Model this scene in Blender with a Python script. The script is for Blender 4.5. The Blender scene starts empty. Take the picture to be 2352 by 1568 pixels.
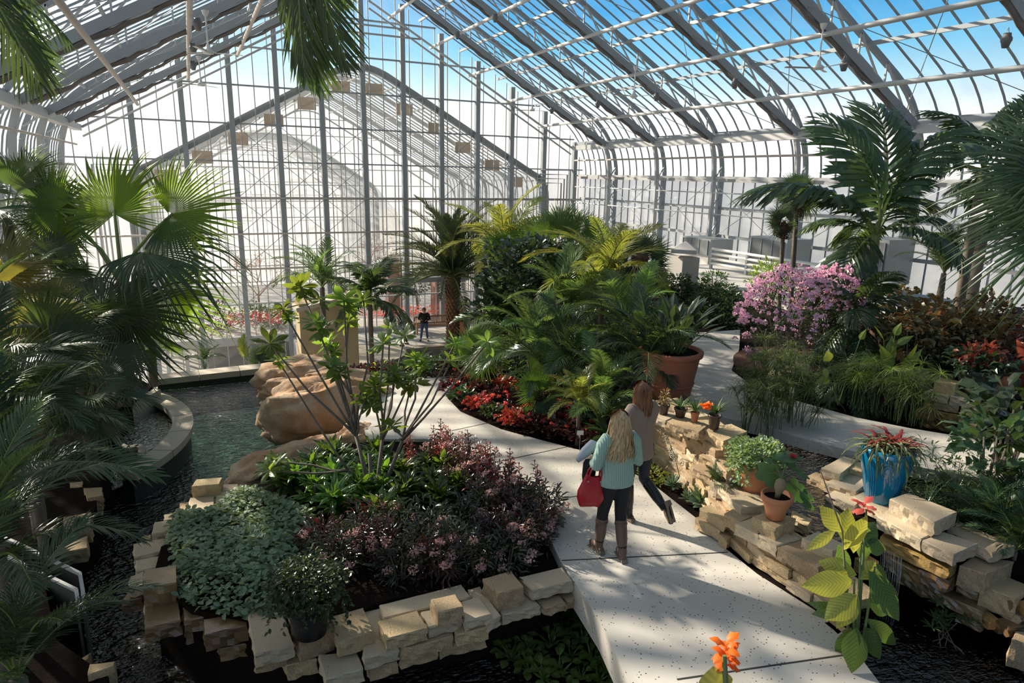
import bpy, math, random
import numpy as np
from mathutils import Vector, Matrix
rng = np.random.default_rng(7)
random.seed(7)
scn = bpy.context.scene
C = scn.collection
# ---------------- camera
FPX, YAW, PITCH, ROLL, CAMZ = 1535.7, 0.44488, 0.24220, 0.02062, 4.0
_w = np.array([math.sin(YAW)*math.cos(PITCH), math.cos(YAW)*math.cos(PITCH), -math.sin(PITCH)])
_r0 = np.array([math.cos(YAW), -math.sin(YAW), 0.0]); _u0 = np.cross(_r0, _w)
_r = math.cos(ROLL)*_r0 + math.sin(ROLL)*_u0
_u = -math.sin(ROLL)*_r0 + math.cos(ROLL)*_u0
cam = bpy.data.cameras.new('camera'); camo = bpy.data.objects.new('camera', cam); C.objects.link(camo)
cam.sensor_width = 36; cam.lens = FPX/2352*36; cam.clip_end = 500; cam.clip_start = .05
camo.matrix_world = Matrix(((_r[0], _u[0], -_w[0], 0), (_r[1], _u[1], -_w[1], 0), (_r[2], _u[2], -_w[2], CAMZ), (0, 0, 0, 1)))
scn.camera = camo
# ---------------- sky, sun, exposure
SUNDIR = Vector((-.5*.87, .866*.87, .50)).normalized()
wd = bpy.data.worlds.new('sky'); scn.world = wd; wd.use_nodes = True
nt = wd.node_tree; nt.nodes.clear()
def N(nt, t, **k):
    n = nt.nodes.new(t)
    for a, b in k.items():
        if a.startswith('i_'): n.inputs[a[2:].replace('_', ' ')].default_value = b
        else: setattr(n, a, b)
    return n
def ramp(nt, src, stops, interp='LINEAR'):
    r = nt.nodes.new('ShaderNodeValToRGB'); r.color_ramp.interpolation = interp
    e = r.color_ramp.elements
    while len(e) < len(stops): e.new(.5)
    for el, (p, c) in zip(e, stops): el.position = p; el.color = (*c, 1)
    nt.links.new(src, r.inputs[0]); return r.outputs[0]
tc = N(nt, 'ShaderNodeTexCoord'); sx = N(nt, 'ShaderNodeSeparateXYZ'); nt.links.new(tc.outputs['Generated'], sx.inputs[0])
skyc = ramp(nt, sx.outputs[2], [(0, (.85, .83, .81)), (.02, (1.35, 1.33, 1.32)), (.08, (1.15, 1.18, 1.2)), (.125, (.58, .90, 1.08)), (.165, (.20, .66, 1.0)), (.215, (.04, .42, .88)), (.32, (.10, .27, .48)), (1, (.12, .19, .28))])
dp = N(nt, 'ShaderNodeVectorMath', operation='DOT_PRODUCT'); nt.links.new(tc.outputs['Generated'], dp.inputs[0]); dp.inputs[1].default_value = SUNDIR
gl = ramp(nt, dp.outputs['Value'], [(.60, (0, 0, 0)), (.78, (.25, .25, .25)), (.88, (.75, .75, .75)), (1, (1, 1, 1))])
nz = N(nt, 'ShaderNodeTexNoise', i_Scale=2.2, i_Detail=5); nt.links.new(tc.outputs['Generated'], nz.inputs['Vector'])
cl = ramp(nt, nz.outputs[0], [(.52, (0, 0, 0)), (.75, (.35, .35, .35))])
mx0 = N(nt, 'ShaderNodeMix', data_type='RGBA'); nt.links.new(cl, mx0.inputs[0]); nt.links.new(skyc, mx0.inputs[6]); mx0.inputs[7].default_value = (1, 1.03, 1.06, 1)
mx = N(nt, 'ShaderNodeMix', data_type='RGBA'); nt.links.new(gl, mx.inputs[0]); nt.links.new(mx0.outputs[2], mx.inputs[6]); mx.inputs[7].default_value = (1.35, 1.33, 1.28, 1)
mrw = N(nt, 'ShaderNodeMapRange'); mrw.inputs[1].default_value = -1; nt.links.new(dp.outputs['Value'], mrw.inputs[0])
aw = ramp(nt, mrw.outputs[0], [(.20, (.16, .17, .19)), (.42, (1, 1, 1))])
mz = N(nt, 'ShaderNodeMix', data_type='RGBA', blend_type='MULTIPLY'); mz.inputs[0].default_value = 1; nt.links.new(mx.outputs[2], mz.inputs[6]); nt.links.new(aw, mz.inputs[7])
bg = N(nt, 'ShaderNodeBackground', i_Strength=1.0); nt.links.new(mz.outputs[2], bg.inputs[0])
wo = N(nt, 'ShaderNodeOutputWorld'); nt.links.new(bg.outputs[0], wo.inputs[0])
sl = bpy.data.lights.new('sun', 'SUN'); sl.energy = 8.3; sl.angle = math.radians(1.1); sl.color = (1, .91, .77)
so = bpy.data.objects.new('sun', sl); C.objects.link(so); so.rotation_euler = (-SUNDIR).to_track_quat('-Z', 'Y').to_euler(); so.location = (0, 0, 30)
scn.view_settings.view_transform = 'Standard'; scn.view_settings.look = 'None'
scn.view_settings.exposure = 0.14; scn.view_settings.gamma = 1; scn.view_settings.use_curve_mapping = False
cy = scn.cycles
cy.max_bounces = 7; cy.diffuse_bounces = 4; cy.glossy_bounces = 3; cy.transmission_bounces = 3; cy.transparent_max_bounces = 14
cy.caustics_reflective = False; cy.caustics_refractive = False; cy.use_denoising = True
cy.sample_clamp_indirect = 4
# ---------------- turning a photo pixel into a place on a known plane
def ray(x, y): return (x-1176)/FPX*_r - (y-784)/FPX*_u + _w
O3 = np.array([0, 0, CAMZ])
def Pz(x, y, z): d = ray(x, y); return O3 + d*(z-CAMZ)/d[2]
def Py(x, y, Y): d = ray(x, y); return O3 + d*Y/d[1]
def Px(x, y, X): d = ray(x, y); return O3 + d*X/d[0]
def V(a): return Vector([float(t) for t in a])
_CR = {'1': (0, 0, 2.94), '2': (776, 0, 2.94), '3': (1552, 0, 2.94), '4': (0, 517, 2.94), '5': (776, 517, 2.94), '6': (1552, 517, 2.94),
       'A': (0, 1035, 2.94), 'B': (400, 1035, 2.94), 'C': (1000, 1035, 3.92), 'D': (1200, 850, 3.92), 'E': (1552, 1035, 2.94), 'F': (1752, 800, 3.92)}
def px(k, x, y): a = _CR[k]; return (a[0]+x/a[2], a[1]+y/a[2])
# ---------------- objects
def link(o): C.objects.link(o); return o
def tag(o, label=None, cat=None, group=None, kind=None):
    if label: o['label'] = label
    if cat: o['category'] = cat
    if group: o['group'] = group
    if kind: o['kind'] = kind
    return o
def empty(name, loc=(0, 0, 0), rz=0, label=None, cat=None, group=None, kind=None):
    o = bpy.data.objects.new(name, None); link(o); o.location = loc; o.rotation_euler = (0, 0, rz); o.empty_display_size = .1
    return tag(o, label, cat, group, kind)
class MB:
    def __init__(s): s.v = []; s.f = []; s.m = []; s.n = 0
    def add(s, v, f, mi=0):
        v = np.asarray(v, float).reshape(-1, 3); s.v.append(v)
        f = [tuple(int(i)+s.n for i in q) for q in f]; s.f += f; s.m += [mi]*len(f); s.n += len(v)
    def xf(s, M):
        A = np.array(M)
        s.v = [v @ A[:3, :3].T + A[:3, 3] for v in s.v]; return s
    def merge(s, o, M=None, mi=None):
        for v in o.v:
            if M is not None: A = np.array(M); v = v @ A[:3, :3].T + A[:3, 3]
            s.v.append(v)
        s.f += [tuple(i+s.n for i in q) for q in o.f]; s.m += (o.m if mi is None else [mi]*len(o.m)); s.n += o.n; return s
    def box(s, c, d, rz=0, mi=0):
        x, y, z = [t/2 for t in d]
        v = np.array([(a, b, e) for a in (-x, x) for b in (-y, y) for e in (-z, z)])
        cs, sn = math.cos(rz), math.sin(rz)
        v = np.c_[v[:, 0]*cs-v[:, 1]*sn, v[:, 0]*sn+v[:, 1]*cs, v[:, 2]]+np.array(c)
        s.add(v, [(0, 1, 3, 2), (4, 6, 7, 5), (0, 4, 5, 1), (2, 3, 7, 6), (0, 2, 6, 4), (1, 5, 7, 3)], mi); return s
    def bar(s, a, b, w, h=None, up=(0, 0, 1), mi=0):
        a = np.array(a, float); b = np.array(b, float); h = h or w; d = b-a; L = np.linalg.norm(d)
        if L < 1e-6: return s
        d /= L; u = np.array(up, float); sd = np.cross(d, u)
        if np.linalg.norm(sd) < 1e-3: sd = np.cross(d, (1, 0, 0))
        sd /= np.linalg.norm(sd); u = np.cross(sd, d)
        v = [p+sd*x*w/2+u*y*h/2 for p in (a, b) for x, y in ((-1, -1), (1, -1), (1, 1), (-1, 1))]
        s.add(v, [(3, 2, 1, 0), (4, 5, 6, 7), (0, 1, 5, 4), (1, 2, 6, 5), (2, 3, 7, 6), (3, 0, 4, 7)], mi); return s
    def tube(s, pts, rad, n=8, mi=0, cap=True):
        pts = [np.array(p, float) for p in pts]; k = len(pts)
        if not hasattr(rad, '__len__'): rad = [rad]*k
        base = s.n; V_ = []; pr = None
        for i, p in enumerate(pts):
            t = pts[min(i+1, k-1)]-pts[max(i-1, 0)]; t = t/(np.linalg.norm(t)+1e-9)
            if pr is None: pr = np.cross(t, (0, 0, 1)) if abs(t[2]) < .9 else np.cross(t, (1, 0, 0))
            a = pr-t*(pr@t); a /= np.linalg.norm(a)+1e-9; pr = a; b = np.cross(t, a)
            r = rad[i]; rx, ry = (r if hasattr(r, '__len__') else (r, r))
            for j in range(n):
                th = 2*math.pi*j/n; V_.append(p+a*math.cos(th)*rx+b*math.sin(th)*ry)
        F = []
        for i in range(k-1):
            for j in range(n):
                F.append((i*n+j, i*n+(j+1) % n, (i+1)*n+(j+1) % n, (i+1)*n+j))
        if cap: F.append(tuple(range(n-1, -1, -1))); F.append(tuple((k-1)*n+j for j in range(n)))
        s.add(V_, F, mi); return s
    def lathe(s, prof, n=24, c=(0, 0, 0), mi=0):
        V_ = [(c[0]+r*math.cos(2*math.pi*j/n), c[1]+r*math.sin(2*math.pi*j/n), c[2]+z) for r, z in prof for j in range(n)]
        F = [(i*n+j, i*n+(j+1) % n, (i+1)*n+(j+1) % n, (i+1)*n+j) for i in range(len(prof)-1) for j in range(n)]
        s.add(V_, F, mi); return s
    def mesh(s, name, mats, smooth=False):
        me = bpy.data.meshes.new(name)
        v = np.concatenate(s.v) if s.v else np.zeros((0, 3))
        me.vertices.add(len(v)); me.vertices.foreach_set('co', v.ravel())
        ln = np.array([len(q) for q in s.f], dtype=np.int32)
        me.loops.add(int(ln.sum())); me.loops.foreach_set('vertex_index', np.fromiter((i for q in s.f for i in q), dtype=np.int32, count=int(ln.sum())))
        me.polygons.add(len(ln)); me.polygons.foreach_set('loop_start', np.concatenate([[0], np.cumsum(ln)[:-1]]).astype(np.int32))
        me.update(calc_edges=True)
        me.polygons.foreach_set('material_index', np.array(s.m, dtype=np.int32))
        me.polygons.foreach_set('use_smooth', np.full(len(ln), bool(smooth)))
        for m in (mats if isinstance(mats, (list, tuple)) else [mats]): me.materials.append(m)
        me.validate(); return me
    def build(s, name, mats, parent=None, smooth=False, loc=None):
        return ob(name, s.mesh(name, mats, smooth), parent, loc)
def ob(name, me, parent=None, loc=None):
    o = bpy.data.objects.new(name, me); link(o)
    if parent: o.parent = parent
    if loc is not None: o.location = loc
    return o
def dup(o, parent=None):
    kids = [c for c in o.children]
    c = o.copy(); C.objects.link(c)
    if parent: c.parent = parent
    for k in kids: dup(k, c)
    return c
def poly_slab(mb, pts, z, th, mi=0):
    """flat plate with the outline pts (n x 2 or n x 3), top at z, thickness th"""
    n = len(pts); P_ = [tuple(p[:2]) for p in pts]
    ar = sum(P_[i][0]*P_[(i+1) % n][1]-P_[(i+1) % n][0]*P_[i][1] for i in range(n))
    if ar < 0: P_ = P_[::-1]
    zz = z if callable(z) else (lambda x, y: z)
    v = [(x, y, zz(x, y)) for x, y in P_]+[(x, y, zz(x, y)-th) for x, y in P_]
    from mathutils.geometry import tessellate_polygon
    tr = tessellate_polygon([[Vector((x, y, 0)) for x, y in P_]])
    F = []
    for t in tr:
        a, b, c = [P_[i] for i in t]
        if (b[0]-a[0])*(c[1]-a[1])-(b[1]-a[1])*(c[0]-a[0]) < 0: t = t[::-1]
        F.append(tuple(t))
    F += [(i, i+n, (i+1) % n+n, (i+1) % n) for i in range(n)]
    mb.add(v, F, mi); return mb
# ---------------- materials
MAT = {}
def mat(name, col, rough=.6, metal=0, spec=.5, var=0, vscale=4, bump=0, bscale=20, col2=None, transl=0, tcol=None, obj=True, coat=0, rndv=0, grain=0, stretch=None):
    if name in MAT: return MAT[name]
    m = bpy.data.materials.new(name); m.use_nodes = True; t = m.node_tree; t.nodes.clear()
    out = N(t, 'ShaderNodeOutputMaterial'); b = N(t, 'ShaderNodeBsdfPrincipled')
    b.inputs['Roughness'].default_value = rough; b.inputs['Metallic'].default_value = metal; b.inputs['Specular IOR Level'].default_value = spec
    b.inputs['Coat Weight'].default_value = coat
    tcn = N(t, 'ShaderNodeTexCoord'); cs = None
    c2 = col2 or tuple(c*.45 for c in col)
    if stretch:
        mpn = N(t, 'ShaderNodeMapping'); mpn.inputs['Scale'].default_value = stretch; t.links.new(tcn.outputs['Object'], mpn.inputs[0]); tcn = type('x', (), {'outputs': {'Object': mpn.outputs[0]}})()
    if var or col2:
        nz = N(t, 'ShaderNodeTexNoise', i_Scale=vscale, i_Detail=6); t.links.new(tcn.outputs['Object'], nz.inputs['Vector'])
        k = max(var, .01)
        cs = ramp(t, nz.outputs[0], [(.5-.22/(.3+k), tuple(a*(1-k)+b_*k for a, b_ in zip(col, c2))), (.5+.15/(.3+k), col)])
    else:
        rg = N(t, 'ShaderNodeRGB'); rg.outputs[0].default_value = (*col, 1); cs = rg.outputs[0]
    if rndv:
        oi = N(t, 'ShaderNodeObjectInfo'); mr = N(t, 'ShaderNodeMapRange'); mr.inputs[3].default_value = 1-rndv; mr.inputs[4].default_value = 1+rndv
        t.links.new(oi.outputs['Random'], mr.inputs[0]); hs = N(t, 'ShaderNodeHueSaturation'); t.links.new(cs, hs.inputs['Color']); t.links.new(mr.outputs[0], hs.inputs['Value'])
        mr2 = N(t, 'ShaderNodeMapRange'); mr2.inputs[3].default_value = .5-rndv*.06; mr2.inputs[4].default_value = .5+rndv*.06; t.links.new(oi.outputs['Random'], mr2.inputs[0]); t.links.new(mr2.outputs[0], hs.inputs['Hue'])
        cs = hs.outputs[0]
    if grain:
        n3 = N(t, 'ShaderNodeTexNoise', i_Scale=70, i_Detail=4, i_Roughness=.7); t.links.new(tcn.outputs['Object'], n3.inputs['Vector']); g3 = ramp(t, n3.outputs[0], [(.30, (1-grain,)*3), (.52, (1, 1, 1)), (.75, (1+grain*.35,)*3)])
        v3 = N(t, 'ShaderNodeTexVoronoi', i_Scale=16); t.links.new(tcn.outputs['Object'], v3.inputs['Vector']); g4 = ramp(t, v3.outputs['Distance'], [(.06, (.35, .3, .25)), (.10, (1, 1, 1))])
        for gg_ in (g3, g4):
            mg = N(t, 'ShaderNodeMix', data_type='RGBA', blend_type='MULTIPLY'); mg.inputs[0].default_value = 1; t.links.new(cs, mg.inputs[6]); t.links.new(gg_, mg.inputs[7]); cs = mg.outputs[2]
    t.links.new(cs, b.inputs['Base Color'])
    if bump:
        bn = N(t, 'ShaderNodeTexNoise', i_Scale=bscale, i_Detail=8, i_Roughness=.65); t.links.new(tcn.outputs['Object'], bn.inputs['Vector'])
        bp = N(t, 'ShaderNodeBump', i_Strength=bump, i_Distance=.02); t.links.new(bn.outputs[0], bp.inputs['Height']); t.links.new(bp.outputs[0], b.inputs['Normal'])
    sh = b.outputs[0]
    if transl:
        tr = N(t, 'ShaderNodeBsdfTranslucent'); hv = N(t, 'ShaderNodeMix', data_type='RGBA', blend_type='MULTIPLY'); hv.inputs[0].default_value = 1
        t.links.new(cs, hv.inputs[6]); hv.inputs[7].default_value = (*(tcol or (2.6, 2.4, .9)), 1); t.links.new(hv.outputs[2], tr.inputs[0])
        ms = N(t, 'ShaderNodeMixShader'); ms.inputs[0].default_value = transl; t.links.new(sh, ms.inputs[1]); t.links.new(tr.outputs[0], ms.inputs[2]); sh = ms.outputs[0]
    t.links.new(sh, out.inputs[0]); MAT[name] = m; return m
def leafmat(name, col, transl=.42, rough=.38, tcol=(2.4, 2.3, .7), var=.5, rnd=.3, spec=.5):
    l_ = .3*col[0]+.6*col[1]+.1*col[2]; col = tuple(c*.80+l_*.20 for c in col); tcol = (tcol[0], tcol[1]*.93, tcol[2]+.15)
    return mat(name, col, rough, 0, spec, var=var, vscale=2.5, transl=transl, tcol=tcol, rndv=rnd)
def glassmat(name, frost, tint=(.985, .98, .96), fcol=(.86, .86, .85), stain=0.0, gl=.07):
    """clear pane with a thin film of dirt or condensation (frost = how much of the light the film scatters)"""
    if name in MAT: return MAT[name]
    m = bpy.data.materials.new(name); m.use_nodes = True; t = m.node_tree; t.nodes.clear()
    out = N(t, 'ShaderNodeOutputMaterial'); tp = N(t, 'ShaderNodeBsdfTransparent'); tp.inputs[0].default_value = (*tint, 1)
    gs = N(t, 'ShaderNodeBsdfGlossy'); gs.inputs['Roughness'].default_value = .05; gs.inputs[0].default_value = (.9, .95, 1, 1)
    m1 = N(t, 'ShaderNodeMixShader'); m1.inputs[0].default_value = gl; t.links.new(tp.outputs[0], m1.inputs[1]); t.links.new(gs.outputs[0], m1.inputs[2])
    df = N(t, 'ShaderNodeBsdfDiffuse'); df.inputs[0].default_value = (*fcol, 1); tl = N(t, 'ShaderNodeBsdfTranslucent'); tl.inputs[0].default_value = (*fcol, 1)
    m2 = N(t, 'ShaderNodeMixShader'); m2.inputs[0].default_value = .62; t.links.new(df.outputs[0], m2.inputs[1]); t.links.new(tl.outputs[0], m2.inputs[2])
    m3 = N(t, 'ShaderNodeMixShader'); t.links.new(m1.outputs[0], m3.inputs[1]); t.links.new(m2.outputs[0], m3.inputs[2])
    tcn = N(t, 'ShaderNodeTexCoord'); nz = N(t, 'ShaderNodeTexNoise', i_Scale=.55, i_Detail=7, i_Roughness=.62); t.links.new(tcn.outputs['Object'], nz.inputs['Vector'])
    mr = N(t, 'ShaderNodeMapRange'); mr.inputs[1].default_value = .3; mr.inputs[2].default_value = .72
    mr.inputs[3].default_value = max(0, frost-stain); mr.inputs[4].default_value = min(1, frost+stain); t.links.new(nz.outputs[0], mr.inputs[0]); t.links.new(mr.outputs[0], m3.inputs[0])
    t.links.new(m3.outputs[0], out.inputs[0]); MAT[name] = m; return m
steel = mat('galvanised_steel', (.36, .39, .41), .5, .3, var=.35, vscale=3, col2=(.26, .29, .31))
steel_w = mat('pale_steel', (.56, .56, .55), .5, .15, var=.2, vscale=3)
steel_tan = mat('dusty_pipe', (.52, .46, .40), .55, .2, var=.3)
cloth_dark = mat('shade_cloth', (.22, .19, .17), .9, var=.5, vscale=3, bump=.5)
tan_board = mat('tan_board', (.62, .48, .36), .8, var=.3)
concrete = mat('pale_concrete', (.66, .62, .57), .75, var=.18, vscale=1.3, bump=.15, bscale=60)
terracotta = mat('terracotta', (.52, .20, .11), .7, var=.35, vscale=6, bump=.1, bscale=60, rndv=.12)
soil = mat('dark_soil', (.020, .014, .011), 1.0, spec=.05, var=.6, vscale=14, bump=1, bscale=30)
bark = mat('grey_bark', (.24, .20, .16), .85, var=.5, vscale=12, bump=.6, bscale=40)
# ======================= the glasshouse
XC, HW, YE = 8.5, 13.7, 37.0
FR_Y = [33.0+.0, 28.6, 24.4, 19.7, 15.0, 10.3, 5.6, .9]
def outer(off=0.0, n=9):
    """right half of the glass line, from wall foot over the curved eave to the ridge (dx from the middle, z)"""
    p = [(HW-off, -5.0), (HW-off, 4.0)]
    for i in range(1, n+1):
        th = math.radians(60.9)*i/n; p.append((9.8+(3.9-off)*math.cos(th), 4+(3.9-off)*math.sin(th)))
    p.append((0, p[-1][1]+.5566*p[-1][0])); return p
INNER = [(13.05, -5), (13.05, 4.1), (12.95, 5.0), (12.7, 5.81), (0, 12.85)]
def zin(dx): return 12.85-.5543*abs(dx)
def zout(dx):
    p = outer()
    for a, b in zip(p[1:], p[2:]):
        if b[0] <= abs(dx) <= a[0]: return a[1]+(b[1]-a[1])*(a[0]-abs(dx))/(a[0]-b[0]+1e-9)
    return p[-1][1]
g_roof = glassmat('roof_glass', .035, gl=.045, stain=.05)
g_roof_d = glassmat('streaky_roof_glass', .12, fcol=(.72, .69, .68), stain=.16, gl=.04)
g_wall = glassmat('misted_wall_glass', .5, fcol=(.95, .93, .92), stain=.22, gl=.03)
g_end = glassmat('end_wall_glass', .035, stain=.035, gl=.05)
g_far = glassmat('far_house_glass', .36, fcol=(.92, .94, .96), stain=.22, gl=.05)
ceiling = empty('ceiling', (XC, 18, 12), kind='structure')
wallR = empty('wall_right', (XC+HW, 18, -5), kind='structure')
wallL = empty('wall_left', (XC-HW, 18, -5), kind='structure')
wallE = empty('wall_end', (XC, YE, -5), kind='structure')
def rel(mb, name, mats, parent, smooth=False):
    o = mb.build(name, mats, None, smooth); o.parent = parent; o.matrix_parent_inverse = Matrix.Translation(-parent.location); return o
# glass skins
Y0 = -2.0
def skin(sg, i0, i1, ya, yb, off=0):
    p = outer(off); m = MB()
    for a, b in zip(p[i0:i1], p[i0+1:i1+1]):
        q = [(XC+sg*a[0], ya, a[1]), (XC+sg*a[0], yb, a[1]), (XC+sg*b[0], yb, b[1]), (XC+sg*b[0], ya, b[1])]
        m.add(q if sg > 0 else q[::-1], [(0, 1, 2, 3)])
    return m
rel(skin(1, 1, 11, 19.7, YE), 'glazing', g_roof, ceiling)
rel(skin(1, 1, 11, Y0, 19.7), 'streaky_glazing', g_roof_d, ceiling)
rel(skin(-1, 1, 11, Y0, YE), 'glazing', g_roof, ceiling)
rel(skin(1, 0, 1, Y0, YE), 'glazing', g_wall, wallR)
rel(skin(-1, 0, 1, Y0, YE), 'glazing', g_wall, wallL)
# frames: outer chord, inner chord, lattice
def ribbon(mb, pts, y, w, d):
    for a, b in zip(pts, pts[1:]): mb.bar((XC+a[0], y, a[1]), (XC+b[0], y, b[1]), w, d, up=(0, 1, 0))
for y in FR_Y:
    for sg, wl in ((1, wallR), (-1, wallL)):
        m = MB(); p = [(sg*a, b) for a, b in outer(.10)]
        for a, b in zip(p[1:], p[2:]): m.bar((XC+a[0], y, a[1]), (XC+b[0], y, b[1]), .16, .14, up=(0, 1, 0))
        rel(m, 'rafter', steel, ceiling)
        m = MB(); yy = y-.18
        m.bar((XC+sg*12.75, yy, 5.81-.05), (XC, yy, 12.85-.05), .26, .20, up=(0, 1, 0))
        rel(m, 'truss_chord', steel, ceiling)
        # sagging rolled shade cloth under the chord
        pts = []; k = 46
        for i in range(k+1):
            t = i/k; dx = 12.4*(1-t)+.3*t
            bay = (t*6) % 1; pts.append((XC+sg*dx, yy-.02, zin(dx)-.20-.07*math.sin(bay*math.pi)-.03*math.sin(i*2.1)))
        m = MB().tube(pts, [(.05+.02*abs(math.sin(i*.43+y)), .065+.02*math.sin(i*.9)) for i in range(k+1)], 7)
        rel(m, 'rolled_shade_cloth', cloth_dark, ceiling, True)
        # lattice
        m = MB(); dxs = [12.4-1.3*i for i in range(10)]
        for i, dx in enumerate(dxs):
            a = (XC+sg*dx, y-.08, zin(dx)+.05); b = (XC+sg*dx, y-.08, zout(dx)-.15); m.bar(a, b, .05)
            if i+1 < len(dxs): m.bar(a, (XC+sg*(dx-1.3), y-.08, zout(dx-1.3)-.15), .05)
        m.bar((XC+sg*12.7, y-.08, 5.8), (XC+sg*13.4, y-.08, 5.3), .07)
        rel(m, 'lattice', steel_w, ceiling)
        m = MB(); p = [(sg*13.05, -5), (sg*13.05, 4.1), (sg*12.95, 5.0), (sg*12.7, 5.81)]
        for a, b in zip(p, p[1:]): m.bar((XC+a[0], y-.1, a[1]), (XC+b[0], y-.1, b[1]), .20, .12, up=(0, 1, 0))
        rel(m, 'column', steel_w, wl)
        m = MB().bar((XC+sg*13.55, y, -5), (XC+sg*13.55, y, 4.0), .24, .16, up=(0, 1, 0)); rel(m, 'post', steel, wl)
        m = MB(); z = 4.6; k = 0
        while z > -1:
            a = 13.08 if k % 2 else 13.5; b = 13.5 if k % 2 else 13.08
            m.bar((XC+sg*a, y-.05, z), (XC+sg*b, y-.05, z-.62), .05); z -= .62; k += 1
        rel(m, 'lattice', steel, wl)
# glazing bars, seven panes to a bay
for sg, wl in ((1, wallR), (-1, wallL)):
    m = MB(); m2 = MB(); p = outer(.03); ys = []
    for ya, yb in zip([YE]+FR_Y, FR_Y+[-2.0]):
        n = 7
        ys += [ya+(yb-ya)*i/n for i in range(1, n)]
    for y in ys:
        for a, b in zip(p[1:], p[2:]): m.bar((XC+sg*a[0], y, a[1]), (XC+sg*b[0], y, b[1]), .05, .045, up=(0, 1, 0))
        m2.bar((XC+sg*13.66, y, -5), (XC+sg*13.66, y, 4), .05, .04, up=(0, 1, 0))
    rel(m, 'glazing_bars', steel, ceiling); rel(m2, 'glazing_bars', steel, wl)
    # lengthwise purlins under the glass and lengthwise pipes along the truss chords
    for dx in (1.0, 3.3, 5.6, 7.9, 10.2, 11.9, 13.0):
        rel(MB().bar((XC+sg*dx, Y0, zout(dx)-.2), (XC+sg*dx, YE, zout(dx)-.2), .07, .12), 'purlin', steel, ceiling)
    for dx in (1.5, 3.7, 5.9, 8.1, 10.3):
        rel(MB().tube([(XC+sg*dx, Y0, zin(dx)-.30), (XC+sg*dx, YE-.6, zin(dx)-.30)], .075, 8), 'shade_pipe', steel_tan if sg < 0 else steel_w, ceiling, True)
    rel(MB().bar((XC+sg*12.75, Y0, 5.72), (XC+sg*12.75, YE-.5, 5.72), .30, .26), 'gutter', steel_w, ceiling)
    rel(MB().bar((XC+sg*12.98, Y0, 5.95), (XC+sg*12.98, YE-.5, 5.95), .10, .16), 'eave_beam', steel, ceiling)
    rel(MB().tube([(XC+sg*12.88, Y0, 5.0), (XC+sg*12.88, YE-.5, 5.0)], .045, 8), 'eave_pipe', steel_tan, ceiling, True)
    rel(MB().bar((XC+sg*13.5, Y0, 4.0), (XC+sg*13.5, YE, 4.0), .16, .14), 'rail', steel_w, wl)
    rel(MB().bar((XC+sg*13.1, Y0, 4.12), (XC+sg*13.1, YE, 4.12), .10, .10), 'rail', steel_w, wl)
    for z in (2.75, 1.5, .25, -1.0):
        rel(MB().bar((XC+sg*13.62, Y0, z), (XC+sg*13.62, YE, z), .08, .13), 'rail', steel_w, wl)
    for z in (3.45, 2.5):
        rel(MB().tube([(XC+sg*13.0, Y0, z), (XC+sg*13.0, YE, z)], .03, 6), 'pipe', steel_w, wl, True)
    for yb in zip(FR_Y, FR_Y[1:]):
        mb_ = MB(); yb = yb; y1, y2 = yb
        for a, b in (((13.0, 4.0), (13.0, 1.2)), ((13.0, 1.2), (13.0, 4.0))): mb_.tube([(XC+sg*a[0], y1, a[1]), (XC+sg*b[0], y2, b[1])], .012, 5)
        for a, b in ((12.3, 7.0), (7.0, 12.3), (7.0, 1.8), (1.8, 7.0)): mb_.tube([(XC+sg*a, y1, zin(a)-.1), (XC+sg*b, y2, zin(b)-.1)], .012, 5)
        rel(mb_, 'tie_rods', steel, ceiling)
    m = MB()
    for k_ in range(4):
        yb = YE-.55-.0*k_; m.tube([(XC+sg*(12.6-.2*k_), YE-.5, -4.7), (XC+sg*(12.6-.2*k_), YE-.5, 4.4-.25*k_), (XC+sg*(10.6-.1*k_), YE-.5, 4.4-.25*k_)], .045, 6)
    rel(m, 'riser_pipes', steel_w, wallE, True)
rel(MB().bar((XC, Y0, 13.75), (XC, YE, 13.75), .3, .2), 'ridge_beam', steel, ceiling)
# ---- end wall
MX = [8.64+2.155*k for k in range(-5, 7)]
for x in MX:
    zt = zout(x-XC)-.1; rel(MB().bar((x, YE-.15, -7.6), (x, YE-.15, zt), .24, .30, up=(0, 1, 0)), 'mullion', steel, wallE)
ZR = [-4.66, -2.75, -.92, .87, 2.66, 4.45, 6.24, 8.03, 9.8, 11.6]
def halfw(z):
    if z <= 4: return HW
    lo, hi = 0, HW
    for _ in range(30):
        mid = (lo+hi)/2
        if zout(mid) > z: lo = mid
        else: hi = mid
    return lo
for z in ZR:
    h = halfw(z); big = z in (2.66, -4.66)
    rel(MB().bar((XC-h, YE-.08, z), (XC+h, YE-.08, z), .16 if z != -4.66 else .3, (.13 if big else .07) if z != -4.66 else .40), 'rail', steel_w if z < 4 else steel, wallE)
    if z in (-.92, .87, 2.66): rel(MB().tube([(XC-h+.6, YE-.42, z+.02), (XC+h-.6, YE-.42, z+.02)], .05, 6), 'pipe', steel_tan, wallE, True)
m = MB()
for x in np.arange(XC-HW+.6, XC+HW, 2.155/3):
    m.bar((x, YE-.02, -7.6), (x, YE-.02, zout(x-XC)-.05), .045, .06, up=(0, 1, 0))
rel(m, 'glazing_bars', steel_w, wallE)
m = MB(); op = outer()
pts = [(XC-a, b) for a, b in op]+[(XC+a, b) for a, b in op[::-1][1:]]; pts[0] = (pts[0][0], -7.6); pts[-1] = (pts[-1][0], -7.6)
m.add([(a, YE, b) for a, b in pts], [tuple(range(len(pts)))]); rel(m, 'glazing', g_end, wallE)
m = MB()
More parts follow.
